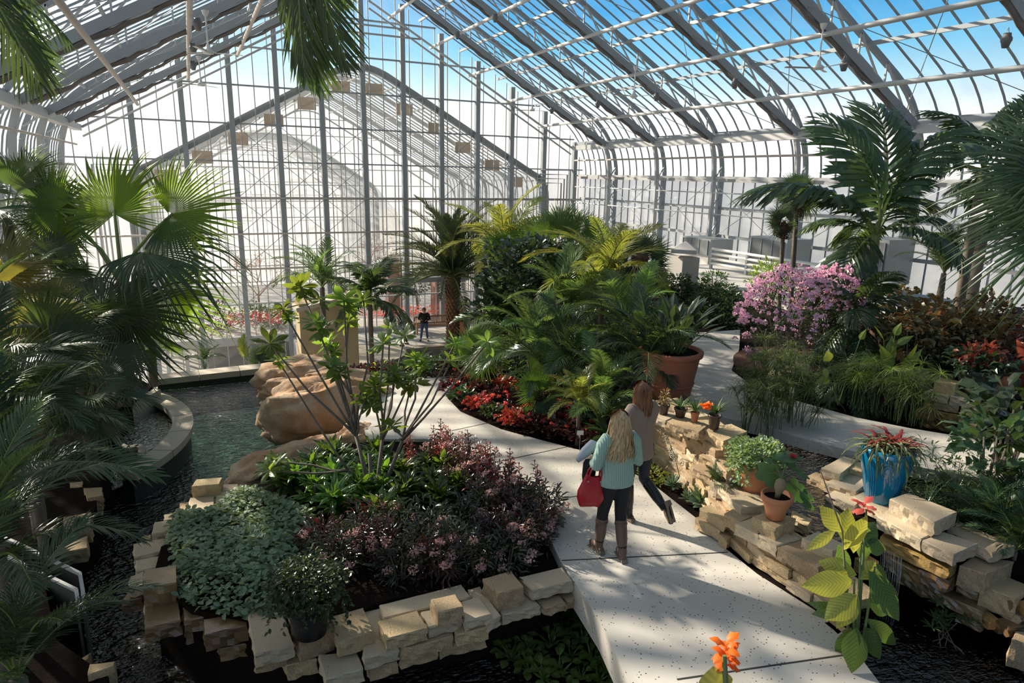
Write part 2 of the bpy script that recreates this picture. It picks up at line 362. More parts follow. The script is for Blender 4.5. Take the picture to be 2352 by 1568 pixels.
for xi in (3, 4, 7, 2):
    for z0, z1 in zip(ZR[1:6], ZR[2:7]):
        a, b = MX[xi], MX[xi+1]; m.tube([(a, YE-.2, z0), (b, YE-.2, z1)], .014, 4); m.tube([(b, YE-.2, z0), (a, YE-.2, z1)], .014, 4)
rel(m, 'tie_rods', steel, wallE)
m = MB()
for sg in (-1, 1):
    m.tube([(XC+sg*12.6, YE-.5, 5.75), (XC+sg*.5, YE-.5, 12.45)], .06, 6); m.tube([(XC+sg*12.6, YE-.5, 5.35), (XC+sg*.5, YE-.5, 12.1)], .05, 6)
m.tube([(XC-3.2, YE-.5, 10.9), (XC+3.2, YE-.5, 10.9)], .05, 6); m.tube([(XC-2.6, YE-.5, 11.3), (XC+2.6, YE-.5, 11.3)], .05, 6)
rel(m, 'rake_pipes', steel_w, wallE, True)

# ---- the next glasshouse beyond the end wall, and the one beyond that
def house_profile(hw, zw, za, rr, n=8):
    """rounded ridge, straight slopes, curved eaves; symmetric"""
    pts = [(hw, -7.6), (hw, zw-1.2)]
    s = (za+.35-zw)/(hw-.2)
    for i in range(1, 6):
        t = i/5; pts.append((hw-1.0*t*t, zw-1.2+1.2*(2*t-t*t)+s*t*t*.55))
    x1 = rr; z1 = pts[-1][1]+s*(pts[-1][0]-rr); pts.append((x1, z1))
    for i in range(1, n+1):
        x = rr*(1-i/n); pts.append((x, z1+s*rr/2*(1-(x/rr)**2)))
    return pts
def glasshouse(label, x0, y0, y1, hw, zw, za, rr, frames, bw):
    root = empty('glasshouse', (x0, y0, -7.6), label=label, cat='greenhouse', group=None)
    pr = house_profile(hw, zw, za, rr); full = [(-a, b) for a, b in pr]+[(a, b) for a, b in pr[::-1][1:]]
    m = MB()
    for a, b in zip(full, full[1:]): m.add([(x0+a[0], y0, a[1]), (x0+a[0], y1, a[1]), (x0+b[0], y1, b[1]), (x0+b[0], y0, b[1])], [(0, 1, 2, 3)])
    rel(m, 'roof_glazing', g_far, root)
    for i in range(frames):
        y = y0+(y1-y0)*i/(frames-1); m = MB(); w = .32 if i == 0 else .2
        for a, b in zip(full, full[1:]): m.bar((x0+a[0], y, a[1]-.12), (x0+b[0], y, b[1]-.12), w, w*.9, up=(0, 1, 0))
        if i:
            for a, b in zip(full, full[1:]): m.bar((x0+a[0]*.94, y, a[1]-.9), (x0+b[0]*.94, y, b[1]-.9), .1, .1, up=(0, 1, 0))
        rel(m, 'frame', steel if i == 0 else steel_w, root)
    m = MB(); L = (y1-y0)
    for k in range(int(L/.8)):
        y = y0+.8*k
        for a, b in zip(full, full[1:]): m.bar((x0+a[0], y, a[1]), (x0+b[0], y, b[1]), .07, .04, up=(0, 1, 0))
    rel(m, 'glazing_bars', steel_w, root)
    m = MB()
    for dx in np.linspace(-hw*.92, hw*.92, 13):
        z = np.interp(abs(dx), [p[0] for p in pr[::-1]], [p[1] for p in pr[::-1]]); m.tube([(x0+dx, y0, z-.5), (x0+dx, y1, z-.5)], .05, 5)
    rel(m, 'purlins', steel_w, root)
    m = MB(); m.add([(x0+a, y1, b) for a, b in full], [tuple(range(len(full)))]); rel(m, 'end_glazing', g_far, root)
    m = MB()
    for dx in np.arange(-hw+.5, hw, bw):
        z = np.interp(abs(dx), [p[0] for p in pr[::-1]], [p[1] for p in pr[::-1]]); m.bar((x0+dx, y1-.1, -7.6), (x0+dx, y1-.1, z), .1, .1, up=(0, 1, 0))
    for z in np.arange(-4.5, za, 1.25):
        h = np.interp(-z, [-p[1] for p in pr[::-1]], [p[0] for p in pr[::-1]]); m.bar((x0-h, y1-.1, z), (x0+h, y1-.1, z), .08, .07)
    rel(m, 'end_wall_grid', steel_w, root)
    for i in range(1, frames-1):
        for sg in (-1, 1):
            for z in np.arange(-3, zw-1, 2.2): pass
    return root, pr
gh, pr2 = glasshouse('second pitched glasshouse with a rounded ridge seen through the end wall', 8.65, YE+.25, YE+19, 11.2, 4.0, 9.7, 1.5, 5, 1.1)
# tan boards hung in steps under its front rafter
for sg in (-1, 1):
    for i in range(7):
        dx = .9+1.75*i; z = np.interp(dx, [p[0] for p in pr2[::-1]], [p[1] for p in pr2[::-1]])-.95
        m = MB().box((8.65+sg*dx, YE+1.0+.35*(i % 2), z), (.95, .08, .62)); m.box((8.65+sg*(dx-.3), YE+1.0, z+.75), (.04, .04, .9)); rel(m, 'tan_board', tan_board, gh)
glasshouse('farthest low glasshouse with an arched roof behind the second one', 5.6, YE+19.5, YE+34, 8.5, 3.2, 8.2, 4.2, 4, 1.3)
# ---- outside ground
outg = mat('outside_ground', (.52, .50, .47), .9, var=.3, vscale=.3)
tag(poly_slab(MB(), [(22.35, -20), (90, -20), (90, 90), (22.35, 90)], -.6, 7).build('ground', outg), kind='structure')
tag(poly_slab(MB(), [(-90, -20), (22.3, -20), (22.3, 120), (-90, 120)], -7.62, .3).build('ground', outg), kind='structure')
# ======================= ground levels, paths, water
def zpath(x, y): return -.045*max(0., y-8.0)
def Pf(x, y, fz, it=6):
    z = 0.
    for _ in range(it): p = Pz(x, y, z); z = fz(p[0], p[1])
    return Pz(x, y, z)
ZB, ZW, ZS = -.12, -1.0, .42
conc2 = mat('speckled_concrete', (.74, .69, .62), .7, bump=.12, bscale=90)
# dark and pale aggregate chips in the concrete
t = conc2.node_tree; bs = [n for n in t.nodes if n.type == 'BSDF_PRINCIPLED'][0]; tcn = [n for n in t.nodes if n.type == 'TEX_COORD'][0]
vo = N(t, 'ShaderNodeTexVoronoi', i_Scale=27, i_Randomness=1); t.links.new(tcn.outputs['Object'], vo.inputs['Vector'])
c1 = ramp(t, vo.outputs['Distance'], [(.17, (.16, .135, .12)), (.21, (1, 1, 1))])
gt = N(t, 'ShaderNodeMath', operation='GREATER_THAN'); sepc = N(t, 'ShaderNodeSeparateColor'); t.links.new(vo.outputs['Color'], sepc.inputs[0]); t.links.new(sepc.outputs[0], gt.inputs[0]); gt.inputs[1].default_value = .5
n1 = N(t, 'ShaderNodeTexNoise', i_Scale=1.1, i_Detail=6); t.links.new(tcn.outputs['Object'], n1.inputs['Vector'])
c0 = ramp(t, n1.outputs[0], [(.35, (.50, .465, .415)), (.62, (.65, .61, .545))])
mm = N(t, 'ShaderNodeMix', data_type='RGBA', blend_type='MULTIPLY'); t.links.new(gt.outputs[0], mm.inputs[0]); t.links.new(c0, mm.inputs[6]); t.links.new(c1, mm.inputs[7])
t.links.new(mm.outputs[2], bs.inputs['Base Color'])
# water
def watermat(name, col, rs=.5, sc=2.2, rough=.05, deep=.9):
    m = bpy.data.materials.new(name); m.use_nodes = True; t = m.node_tree; t.nodes.clear()
    out = N(t, 'ShaderNodeOutputMaterial'); tp = N(t, 'ShaderNodeBsdfTransparent'); tp.inputs[0].default_value = (*col, 1)
    g = N(t, 'ShaderNodeBsdfGlossy'); g.inputs['Roughness'].default_value = rough
    fr = N(t, 'ShaderNodeFresnel'); fr.inputs[0].default_value = 2.1
    tcn = N(t, 'ShaderNodeTexCoord'); mp = N(t, 'ShaderNodeMapping'); mp.inputs['Scale'].default_value = (1, 1.7, 1); t.links.new(tcn.outputs['Object'], mp.inputs[0])
    n1 = N(t, 'ShaderNodeTexNoise', i_Scale=sc, i_Detail=3, i_Distortion=.6); t.links.new(mp.outputs[0], n1.inputs['Vector'])
    n2 = N(t, 'ShaderNodeTexNoise', i_Scale=sc*3.1, i_Detail=2, i_Distortion=.4); t.links.new(mp.outputs[0], n2.inputs['Vector'])
    ad = N(t, 'ShaderNodeMath', operation='MULTIPLY_ADD'); t.links.new(n2.outputs[0], ad.inputs[0]); ad.inputs[1].default_value = .45; t.links.new(n1.outputs[0], ad.inputs[2])
    b = N(t, 'ShaderNodeBump', i_Strength=rs, i_Distance=.11); t.links.new(ad.outputs[0], b.inputs['Height'])
    t.links.new(b.outputs[0], g.inputs['Normal']); t.links.new(b.outputs[0], fr.inputs['Normal'])
    mx = N(t, 'ShaderNodeMixShader'); t.links.new(fr.outputs[0], mx.inputs[0]); t.links.new(tp.outputs[0], mx.inputs[1]); t.links.new(g.outputs[0], mx.inputs[2]); t.links.new(mx.outputs[0], out.inputs[0]); return m
water_m = watermat('pond_water', (.82, .95, .88), 1.0, 4.2)
water_d = watermat('stream_water', (.45, .5, .45), .6, 7)
def PX(pts, z): return [tuple((Pf(x, y, z) if callable(z) else Pz(x, y, z))[:2]) for x, y in pts]
def stf(o): return tag(o, kind='structure')
# pond bed: pale tiled floor under the open pool, dark mud towards the camera
poolf = mat('pool_floor', (.48, .90, .58), .8, var=.6, vscale=1.2, col2=(.20, .44, .29))
mud = mat('pond_mud', (.012, .013, .012), .9)
stf(poly_slab(MB(), [(-1.3, 11.6), (1.2, 10.9), (2.6, 11.6), (2.6, 17.9), (-1.3, 17.9)], -1.75, .1).build('floor_pool', poolf))
stf(poly_slab(MB(), [(-9, -2), (4.6, -2), (4.6, 11.4), (3.0, 11.6), (1.2, 10.9), (-1.3, 11.6), (-1.3, 18.0), (-9, 18)], -1.82, .1).build('floor_pond', mud))
o = poly_slab(MB(), [(-4.3, -1.5), (4.4, -1.5), (4.4, 9.6), (2.9, 11.5), (2.7, 16.85), (-4.3, 16.85)], ZW, .02).build('pond_water', water_m); tag(o, 'rippled pond water from the pool past the stone blocks to the front', 'water', kind='stuff')
# planting island between pond and path
isl = [(700, 1055), (600, 1085), (560, 1130), (470, 1175), (370, 1255), (350, 1330), (440, 1400), (600, 1430), (720, 1440), (900, 1375), (1120, 1340), (1285, 1300), (1258, 1230), (1150, 1080), (1005, 1015), (880, 1010), (800, 1020)]
ISL = PX(isl, ZB)
stf(poly_slab(MB(), ISL, ZB, 1.6).build('ground_island', soil))
# left bank
lb = [(-500, 1750), (235, 1600), (250, 1555), (130, 1470), (100, 1330), (150, 1240), (215, 1180), (228, 1110), (250, 1075), (240, 1000), (350, 885), (250, 835), (-200, 800)]
LB = PX(lb, -.35)
stf(poly_slab(MB(), LB, -.35, 1.5).build('ground_bank', soil))
# main path
pl = [(1480, 1640), (1380, 1430), (1288, 1288), (1240, 1190), (1140, 1075), (1000, 1008), (850, 1008), (820, 960), (832, 915), (872, 884), (985, 868), (1075, 858)]
pr_ = [(1038, 885), (1026, 912), (1058, 945), (1150, 985), (1250, 1012), (1340, 1035), (1420, 1066), (1500, 1112), (1600, 1190), (1670, 1262), (1740, 1318), (1870, 1400), (1935, 1452), (1992, 1530), (2075, 1640)]
PATH = [tuple(Pf(x, y, zpath)[:2]) for x, y in pl+pr_]
stf(poly_slab(MB(), PATH, zpath, .30).build('floor_path', conc2))
stf(poly_slab(MB(), [(2.85, -1.8), (5.3, -1.8), tuple(Pz(2075, 1640, 0)[:2]), tuple(Pz(1480, 1640, 0)[:2])], -.001, .30).build('floor_path', conc2))
joint = mat('joint_dark', (.05, .045, .04), 1)  # plain dark strips marking the joints across the path
def jl(a, b, w=.012):
    p = V(Pf(*a, zpath)); q = V(Pf(*b, zpath)); m = MB().bar(p+Vector((0, 0, .001)), q+Vector((0, 0, .001)), w, .004); return m
for a, b in (((1290, 1287), (1672, 1268)), ((1200, 1157), (1375, 1132)), ((1060, 1078), (1330, 1020)), ((985, 1000), (1150, 965)), ((1555, 1560), (1965, 1500))):
    d = jl(a, b, .016); stf(d.build('trim_1', joint))
# soil edge under the right bed and the strip before the stone wall
BED = PX([(1075, 858), (1034, 886), (1022, 912), (1055, 948), (1150, 988), (1250, 1015), (1340, 1038), (1420, 1069), (1500, 1114), (1600, 1192), (1672, 1264), (1742, 1320), (1872, 1402), (1936, 1454), (1960, 1400), (1700, 1180), (1600, 1020), (1700, 900), (1640, 790), (1500, 730), (1250, 730)], 0)
stf(poly_slab(MB(), BED, lambda x, y: zpath(x, y)-.03, 4.8).build('ground_bed', soil))
# raised ground right of the stone wall
RW_BASE = [(1478, 1050), (1540, 1096), (1600, 1165), (1660, 1235), (1730, 1300), (1860, 1385), (1925, 1440)]
RWB = [Pz(x, y, 0) for x, y in RW_BASE]
R5 = [(p[0]+.30, p[1]+.12) for p in RWB[:5]]+[tuple(Pz(1800, 1262, .22)[:2]), tuple(Pz(1900, 1262, .22)[:2]), tuple(Pz(2020, 1215, .22)[:2]), tuple(Pz(2100, 1232, .22)[:2]), tuple(Pz(2230, 1262, .22)[:2]), tuple(Pz(2352, 1295, .22)[:2]), tuple(Pz(2600, 1400, .22)[:2]), (22, 1), (22, 30), (14, 33), (11, 20), tuple(Pz(1530, 760, .3)[:2]), tuple(Pz(1500, 890, .3)[:2])]
stf(poly_slab(MB(), R5, .22, 5.2).build('ground_raised', soil))
# upper path, bending away to the right
up = [(1475, 912), (1530, 850), (1585, 790), (1600, 764), (1700, 757), (1698, 800), (1680, 850), (1722, 882), (1836, 922), (1965, 958), (2090, 983), (2262, 1011), (2420, 1045), (2420, 1130), (2290, 1105), (2100, 1070), (1985, 1042), (1850, 1008), (1740, 975), (1600, 945)]
stf(poly_slab(MB(), PX(up, .5), .5, .16).build('floor_upper_path', conc2))
# paved ledge along the right wall, lower patio and lower floor
paving = mat('wall_paving', (.62, .59, .55), .8, var=.25, vscale=1)
stf(poly_slab(MB(), [(16.6, 6), (22.1, 6), (22.1, 32), (18.6, 32), (17.0, 18), (15.5, 12)], .40, 5.3).build('floor_ledge', paving))
stf(poly_slab(MB(), [(4.6, 15.6), (22, 15.6), (22, 37), (4.6, 37)], -4.7, .3).build('floor_patio', concrete))
stf(poly_slab(MB(), [(-5.2, 18), (4.6, 18), (4.6, 37), (-5.2, 37)], -7.4, .3).build('floor_lower', concrete))
stf(poly_slab(MB(), [(4.4, 17.9), (4.7, 17.9), (4.7, 37), (4.4, 37)], -4.68, 3).build('wall_terrace', concrete))
stf(poly_slab(MB(), [(-2.5, 37.4), (19, 37.4), (19, 56), (-2.5, 56)], -4.75, .3).build('floor_far_house', paving))
# pool coping at the far end with the dark drop below it
cop = mat('coping_stone', (.62, .54, .42), .8, var=.3, vscale=3, bump=.2)
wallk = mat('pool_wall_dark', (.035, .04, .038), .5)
ca, cb = Pz(360, 872, -.75), Pz(640, 842, -.75)
cpg = 'pool edge coping'
dv = (cb-ca)/np.linalg.norm(cb-ca); pv = np.array([-dv[1], dv[0], 0])
L = np.linalg.norm(cb-ca)
m = MB(); m.bar(ca+pv*.2+[0, 0, -.9], cb+pv*.2+[0, 0, -.9], .3, 1.5); stf(m.build('wall_pool', wallk))
for i in range(3):
    a = ca+dv*L*i/3+dv*.01; b = ca+dv*L*(i+1)/3-dv*.01
    o = MB().bar(a+pv*.22+[0, 0, -.06], b+pv*.22+[0, 0, -.06], .46, .14).build('coping_stone', cop)
    tag(o, ['tan coping slab at the far pool edge, next to the basin wall', 'tan coping slab in the middle of the far pool edge', 'tan coping slab at the far pool edge, next to the boulders'][i], 'coping', cpg)
# ======================= plant parts
def nrm(a): a = np.asarray(a, float); return a/(np.linalg.norm(a)+1e-9)
def frame(d, up=(0, 0, 1)):
    """4x4 with local +X along d and local +Z as near to up as possible"""
    x = nrm(d); z = np.asarray(up, float); z = z-x*(x@z)
    if np.linalg.norm(z) < 1e-3: z = np.array([1., 0, 0])-x*x[0]
    z = nrm(z); y = np.cross(z, x); M = np.eye(4); M[:3, 0] = x; M[:3, 1] = y; M[:3, 2] = z; return M
def at(M, p): M = M.copy(); M[:3, 3] = p; return M
def setm(o, M): o.matrix_world = Matrix([[float(c) for c in r] for r in M]); return o
def strip(mb, pts, wid, nor, fold=.0, mi=0):
    """blade of grass / leaflet: centre line, half widths, normal; folded along the middle"""
    n = len(pts); pts = [np.asarray(p, float) for p in pts]; V_ = []
    for i, p in enumerate(pts):
        t = nrm(pts[min(i+1, n-1)]-pts[max(i-1, 0)]); s = np.cross(nor, t); s = nrm(s); up = np.cross(t, s)
        V_ += [p-s*wid[i]+up*fold*wid[i], p, p+s*wid[i]+up*fold*wid[i]]
    F = []
    for i in range(n-1):
        a = i*3; F += [(a, a+1, a+4, a+3), (a+1, a+2, a+5, a+4)]
    mb.add(V_, F, mi)
def fan_leaf(R=1.0, n=36, spread=4.6, split=.55, droop=.25, cup=.22, pet=.0, seed=0, w=1.0):
    """pleated fan: hastula at the origin, middle segment along +X, upper face +Z"""
    r_ = np.random.default_rng(seed); mb = MB(); da = spread/n
    for i in range(n):
        a = (i+.5)/n*spread-spread/2; L = R*(1-.28*abs(a/(spread/2))**2)*(1+r_.normal(0, .04)); sp = split*(1+r_.normal(0, .08))
        d = np.array([math.cos(a), math.sin(a), 0]); sdv = np.array([-math.sin(a), math.cos(a), 0])
        dr = droop*(1+r_.normal(0, .3)); tw = r_.normal(0, .05)
        V_ = []; rs = [.03, .2, .4, sp, sp+(1-sp)*.4, sp+(1-sp)*.75, 1.0]
        for k, q in enumerate(rs):
            rr = q*L; hw = rr*math.tan(da/2) if q <= sp else sp*L*math.tan(da/2)*(1-(q-sp)/(1-sp))**.8*w
            hw = max(hw, .0006); ex = max(0, q-sp)/(1-sp)
            z = cup*rr*(abs(math.sin(a))**1.3)-droop*.35*L*q*q-dr*.55*L*ex*ex
            c = d*rr*(1-.12*ex*dr)+np.array([0, 0, z])+sdv*tw*L*ex; pl_ = hw*.75
            V_ += [c-sdv*hw, c+np.array([0, 0, pl_]), c+sdv*hw]
        F = []
        for k in range(len(rs)-1):
            a_ = k*3; F += [(a_, a_+1, a_+4, a_+3), (a_+1, a_+2, a_+5, a_+4)]
        mb.add(V_, F)
    if pet:
        pts = [(-pet*t, 0, -.10*pet*t*t-.01) for t in (0, .35, .7, 1)]
        mb.tube(pts, [(.010*R, .006*R), (.014*R, .008*R), (.017*R, .01*R), (.026*R, .012*R)], 6, mi=1)
    return mb
def rachis(L, e0, e1, k=14):
    p = [np.zeros(3)]
    for i in range(k):
        e = e0+(e1-e0)*(i+.5)/k; p.append(p[-1]+np.array([math.cos(e), 0, math.sin(e)])*L/k)
    return np.array(p)
def feather(L=2., n=40, ll=.45, lw=.012, e0=1.0, e1=-.4, ang=1.0, lift=.35, droop=.35, bare=.18, seed=0, shape='pinnate', curl=0., thick=.012, jag=False):
    """feather frond along +X from the origin, arching from elevation e0 to e1"""
    r_ = np.random.default_rng(seed); mb = MB(); P = rachis(L, e0, e1); k = len(P)-1
    P[:, 1] += curl*L*(np.arange(k+1)/k)**2
    mb.tube(P, [thick*(1-.85*i/k)+.001 for i in range(k+1)], 5, mi=1)
    for i in range(n):
        t = bare+(1-bare)*(i/(n-1)); q = t*k; j = min(int(q), k-1); f_ = q-j; c = P[j]*(1-f_)+P[j+1]*f_; tg = nrm(P[j+1]-P[j]); up = nrm(np.cross(tg, (0, 1, 0))*-1)
        if up[2] < 0 and abs(tg[2]) < .9: up = -up
        env = math.sin(math.pi*min(1, (.12+.88*(t-bare)/(1-bare)))**.8)**.55 if shape != 'flat' else 1
        env = max(env, .28)
        for sd in (-1, 1):
            aa = ang*(1-.45*t)*(1+r_.normal(0, .06)); l = ll*env*(1+r_.normal(0, .06))
            d = nrm(tg*math.cos(aa)+np.array([0, sd, 0])*math.sin(aa)+up*(lift+r_.normal(0, .07)))
            if jag:
                w = lw*env; s = nrm(np.cross(up, d)); V_ = []
                tt = [0, .3, .6, .85]; ww = [.12, .55, .85, 1.0]
                dd = lambda q_: c+d*l*q_-np.array([0, 0, droop*l*q_*q_])
                for q_, w_ in zip(tt, ww): V_ += [dd(q_)-s*w*w_, dd(q_)+up*w*.35, dd(q_)+s*w*w_]
                tip = [dd(1.0+.12*r_.random())-s*w*1.15, dd(.9), dd(1.12)-s*w*.35, dd(.93)+s*w*.2, dd(1.1)+s*w*.6, dd(.95+.1*r_.random())+s*w*1.2]
                F = []
                for m_ in range(3): b = m_*3; F += [(b, b+1, b+4, b+3), (b+1, b+2, b+5, b+4)]
                b = 12; V_ += tip; F += [(9, 10, b+1, b), (10, b+3, b+2, b+1), (10, 11, b+4, b+3), (11, b+5, b+4)]
                mb.add(V_, F)
            else:
                pts = [c+d*l*q_-np.array([0, 0, droop*l*q_*q_]) for q_ in (0, .35, .7, 1)]
                strip(mb, pts, [lw*.5, lw, lw*.8, lw*.08], up, .35)
    return mb
def blade(L=.6, W=.12, e0=1.0, e1=-.2, k=8, shape=.45, fold=.25, wave=0, seed=0, twist=0, mi=0, stalk=0):
    """broad leaf along +X"""
    r_ = np.random.default_rng(seed); mb = MB(); P = rachis(L, e0, e1, k); V_ = []; ph = r_.random()*6
    for i, p in enumerate(P):
        t = i/k; w = W*(math.sin(math.pi*t**(math.log(.5)/math.log(shape))) if 0 < t < 1 else 0); w = max(w, .0015)
        tg = nrm(P[min(i+1, k)]-P[max(i-1, 0)]); up = nrm(np.cross(tg, (0, -1, 0))); sd = np.array([0, 1., 0])
        ct, st_ = math.cos(twist*t), math.sin(twist*t); sd, up = sd*ct+up*st_, up*ct-sd*st_
        for u_ in (-1, -.55, 0, .55, 1):
            V_.append(p+sd*w*u_+up*(abs(u_)*w*fold*(1.4-abs(u_)*.6)+wave*w*math.sin(t*17+ph+u_*2)*abs(u_)))
    F = [(i*5+j, i*5+j+1, (i+1)*5+j+1, (i+1)*5+j) for i in range(k) for j in range(4)]
    mb.add(V_, F, mi)
    if stalk: mb.xf(Matrix.Translation((stalk*math.cos(e0), 0, stalk*math.sin(e0)))); mb.tube([(0, 0, 0), (stalk*math.cos(e0)*.5, 0, stalk*math.sin(e0)*.5), (stalk*math.cos(e0), 0, stalk*math.sin(e0))], .004+.012*W, 5, mi=mi)
    return mb
def rotmats(az, el, roll):
    """batch of 3x3 rotations, local X pointing at azimuth az, elevation el"""
    ca, sa, ce, se, cr, sr = np.cos(az), np.sin(az), np.cos(el), np.sin(el), np.cos(roll), np.sin(roll)
    X = np.stack([ca*ce, sa*ce, se], -1); Y = np.stack([-sa, ca, 0*az], -1); Z = np.cross(X, Y)
    Y2 = Y*cr[:, None]+Z*sr[:, None]; Z2 = -Y*sr[:, None]+Z*cr[:, None]
    return np.stack([X, Y2, Z2], -1)
def scatter(mb, tmpl, pos, R, sc, mi=None):
    tv = np.concatenate(tmpl.v); n = len(tv); sc = np.asarray(sc).reshape(-1, 1, 1)
    allv = np.einsum('nij,kj->nki', R, tv)*sc+np.asarray(pos)[:, None, :]
    b = mb.n; mb.v.append(allv.reshape(-1, 3)); tf = tmpl.f; tm = tmpl.m if mi is None else [mi]*len(tf)
    for i in range(len(pos)):
        o = b+i*n; mb.f += [tuple(o+q for q in f) for f in tf]; mb.m += tm
    mb.n += n*len(pos); return mb
def simple_leaf(L=1., W=.4, fold=.2, tip=.15):
    m = MB(); m.add([(0, 0, 0), (.35*L, -W*.5, fold*W), (.35*L, 0, 0), (.35*L, W*.5, fold*W), (.75*L, -W*.38, fold*W-.03*L), (.75*L, 0, -.04*L), (.75*L, W*.38, fold*W-.03*L), (L, 0, -tip*L)],
                    [(0, 1, 2), (0, 2, 3), (1, 4, 5, 2), (2, 5, 6, 3), (4, 7, 5), (5, 7, 6)]); return m
def bush(n, c, r, leaf, size, seed=0, shell=.55, el=(-.3, .9), mb=None, mi=None, top=None, flat=False):
    """n leaves spread through an ellipsoid (mostly its outer part), tips outward"""
    g = np.random.default_rng(seed); mb = mb or MB(); r = np.array(r if hasattr(r, '__len__') else (r, r, r), float)
    d = g.normal(size=(n, 3)); d /= np.linalg.norm(d, axis=1)[:, None]
    if top is not None: d[:, 2] = np.where(d[:, 2] < top, np.abs(d[:, 2]), d[:, 2])
    q = shell+(1-shell)*g.random(n)**.6; q *= 1+.16*np.sin(d[:, 0]*5+seed)*np.cos(d[:, 1]*4+seed*2)+.08*np.sin(d[:, 2]*9+seed)
    pos = d*q[:, None]*r+np.array(c)
    az = np.arctan2(d[:, 1], d[:, 0])+g.normal(0, .7, n); e = g.uniform(el[0], el[1], n)+d[:, 2]*.35
    if flat: e = g.uniform(-.25, .25, n)
    scatter(mb, leaf, pos, rotmats(az, e, g.normal(0, .5, n)), size*g.uniform(.6, 1.25, n), mi)
    return mb
def mound(n, poly, z, h, leaf, size, seed=0, el=(-.2, .8), mb=None, bump=.5):
    """leaves carpeting a polygon in plan up to height h"""
    g = np.random.default_rng(seed); mb = mb or MB(); P_ = np.array([p[:2] for p in poly]); lo, hi = P_.min(0), P_.max(0)
    x = g.uniform(lo[0], hi[0], n*4); y = g.uniform(lo[1], hi[1], n*4); ins = np.zeros(len(x), bool); k = len(P_)
    dm = np.full(len(x), 9.)
    for i in range(k):
        a, b = P_[i], P_[(i+1) % k]
        cnd = ((a[1] > y) != (b[1] > y)) & (x < (b[0]-a[0])*(y-a[1])/(b[1]-a[1]+1e-12)+a[0]); ins ^= cnd
        ab = b-a; t = np.clip(((x-a[0])*ab[0]+(y-a[1])*ab[1])/(ab@ab), 0, 1); dm = np.minimum(dm, np.hypot(x-a[0]-t*ab[0], y-a[1]-t*ab[1]))
    x, y, dm = x[ins][:n], y[ins][:n], dm[ins][:n]; n = len(x)
    hh = h*np.clip(dm/.28, .15, 1)**.6*(1-bump*.5+bump*.5*np.sin(x*3.1+seed)*np.cos(y*2.7+seed)); zz = z+hh*g.uniform(.45, 1.0, n)
    scatter(mb, leaf, np.c_[x, y, zz], rotmats(g.uniform(0, 6.28, n), g.uniform(el[0], el[1], n), g.normal(0, .5, n)), size*g.uniform(.6, 1.25, n)); return mb
def tpos(M, mb): return mb.xf(M)
# leaf greens
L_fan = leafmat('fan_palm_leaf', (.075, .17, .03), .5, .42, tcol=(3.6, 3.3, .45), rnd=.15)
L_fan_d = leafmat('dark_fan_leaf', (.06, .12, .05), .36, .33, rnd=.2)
L_olive = leafmat('olive_fan_leaf', (.17, .17, .03), .4, .4, rnd=.2)
L_date = leafmat('date_palm_leaf', (.095, .13, .065), .3, .45, rnd=.2)
L_areca = leafmat('areca_leaf', (.10, .20, .06), .40, .27, rnd=.3)
L_areca_y = leafmat('areca_leaf_yellow', (.22, .27, .045), .45, .3, rnd=.3)
L_dark = leafmat('dark_green_leaf', (.045, .10, .038), .3, .25, rnd=.3)
L_mid = leafmat('mid_green_leaf', (.06, .14, .035), .38, .34, rnd=.3)
L_bright = leafmat('bright_green_leaf', (.18, .30, .04), .5, .36, tcol=(2.6, 2.4, .5), rnd=.2)
L_gloss = leafmat('glossy_leaf', (.035, .085, .035), .15, .16, rnd=.2, spec=.9)
L_jag = leafmat('ragged_palm_leaf', (.045, .10, .035), .35, .3, rnd=.15)
L_sage = leafmat('sage_leaf', (.24, .37, .23), .25, .55, rnd=.2)
L_bronze = leafmat('bronze_leaf', (.055, .028, .024), .25, .22, tcol=(3.5, 1.2, .7), rnd=.3, spec=.7)
L_red = leafmat('red_leaf', (.34, .045, .03), .35, .35, tcol=(2.2, 1, .6), rnd=.4)
L_copper = leafmat('copper_leaf', (.22, .21, .065), .35, .4, tcol=(2.5, 1.3, .4), rnd=.4)
L_lime = leafmat('lime_leaf', (.36, .46, .05), .5, .38, tcol=(1.7, 1.6, .5), rnd=.12)
L_pap = leafmat('papyrus_leaf', (.12, .18, .04), .35, .5, rnd=.2)
L_plum = leafmat('plumeria_leaf', (.12, .24, .05), .5, .3, tcol=(2.8, 2.4, .5), rnd=.35)
F_pink = mat('pink_petal', (.84, .56, .70), .7, transl=.35, tcol=(1.2, 1, 1.1), rndv=.15)
F_pale = mat('pale_pink_petal', (.78, .50, .46), .7, transl=.3, tcol=(1.1, 1, 1), rndv=.15)
F_coral = mat('coral_petal', (.75, .13, .10), .6, transl=.3, tcol=(1.3, .9, .9), rndv=.2)
F_orange = mat('orange_petal', (.88, .20, .02), .5, transl=.4, tcol=(1.2, 1.2, 1), rndv=.1, var=.4, col2=(.75, .05, .02), vscale=9)
stem_g = mat('green_stem', (.11, .16, .05), .6); stem_b = mat('brown_stem', (.20, .15, .10), .8)
fibre = mat('trunk_fibre', (.15, .085, .05), .95, var=.6, vscale=12, bump=1, bscale=30)
petiole = mat('petiole', (.20, .26, .07), .5)
trunk_g = mat('ringed_trunk', (.19, .155, .12), .85, var=.4, vscale=8, bump=.7, bscale=14)
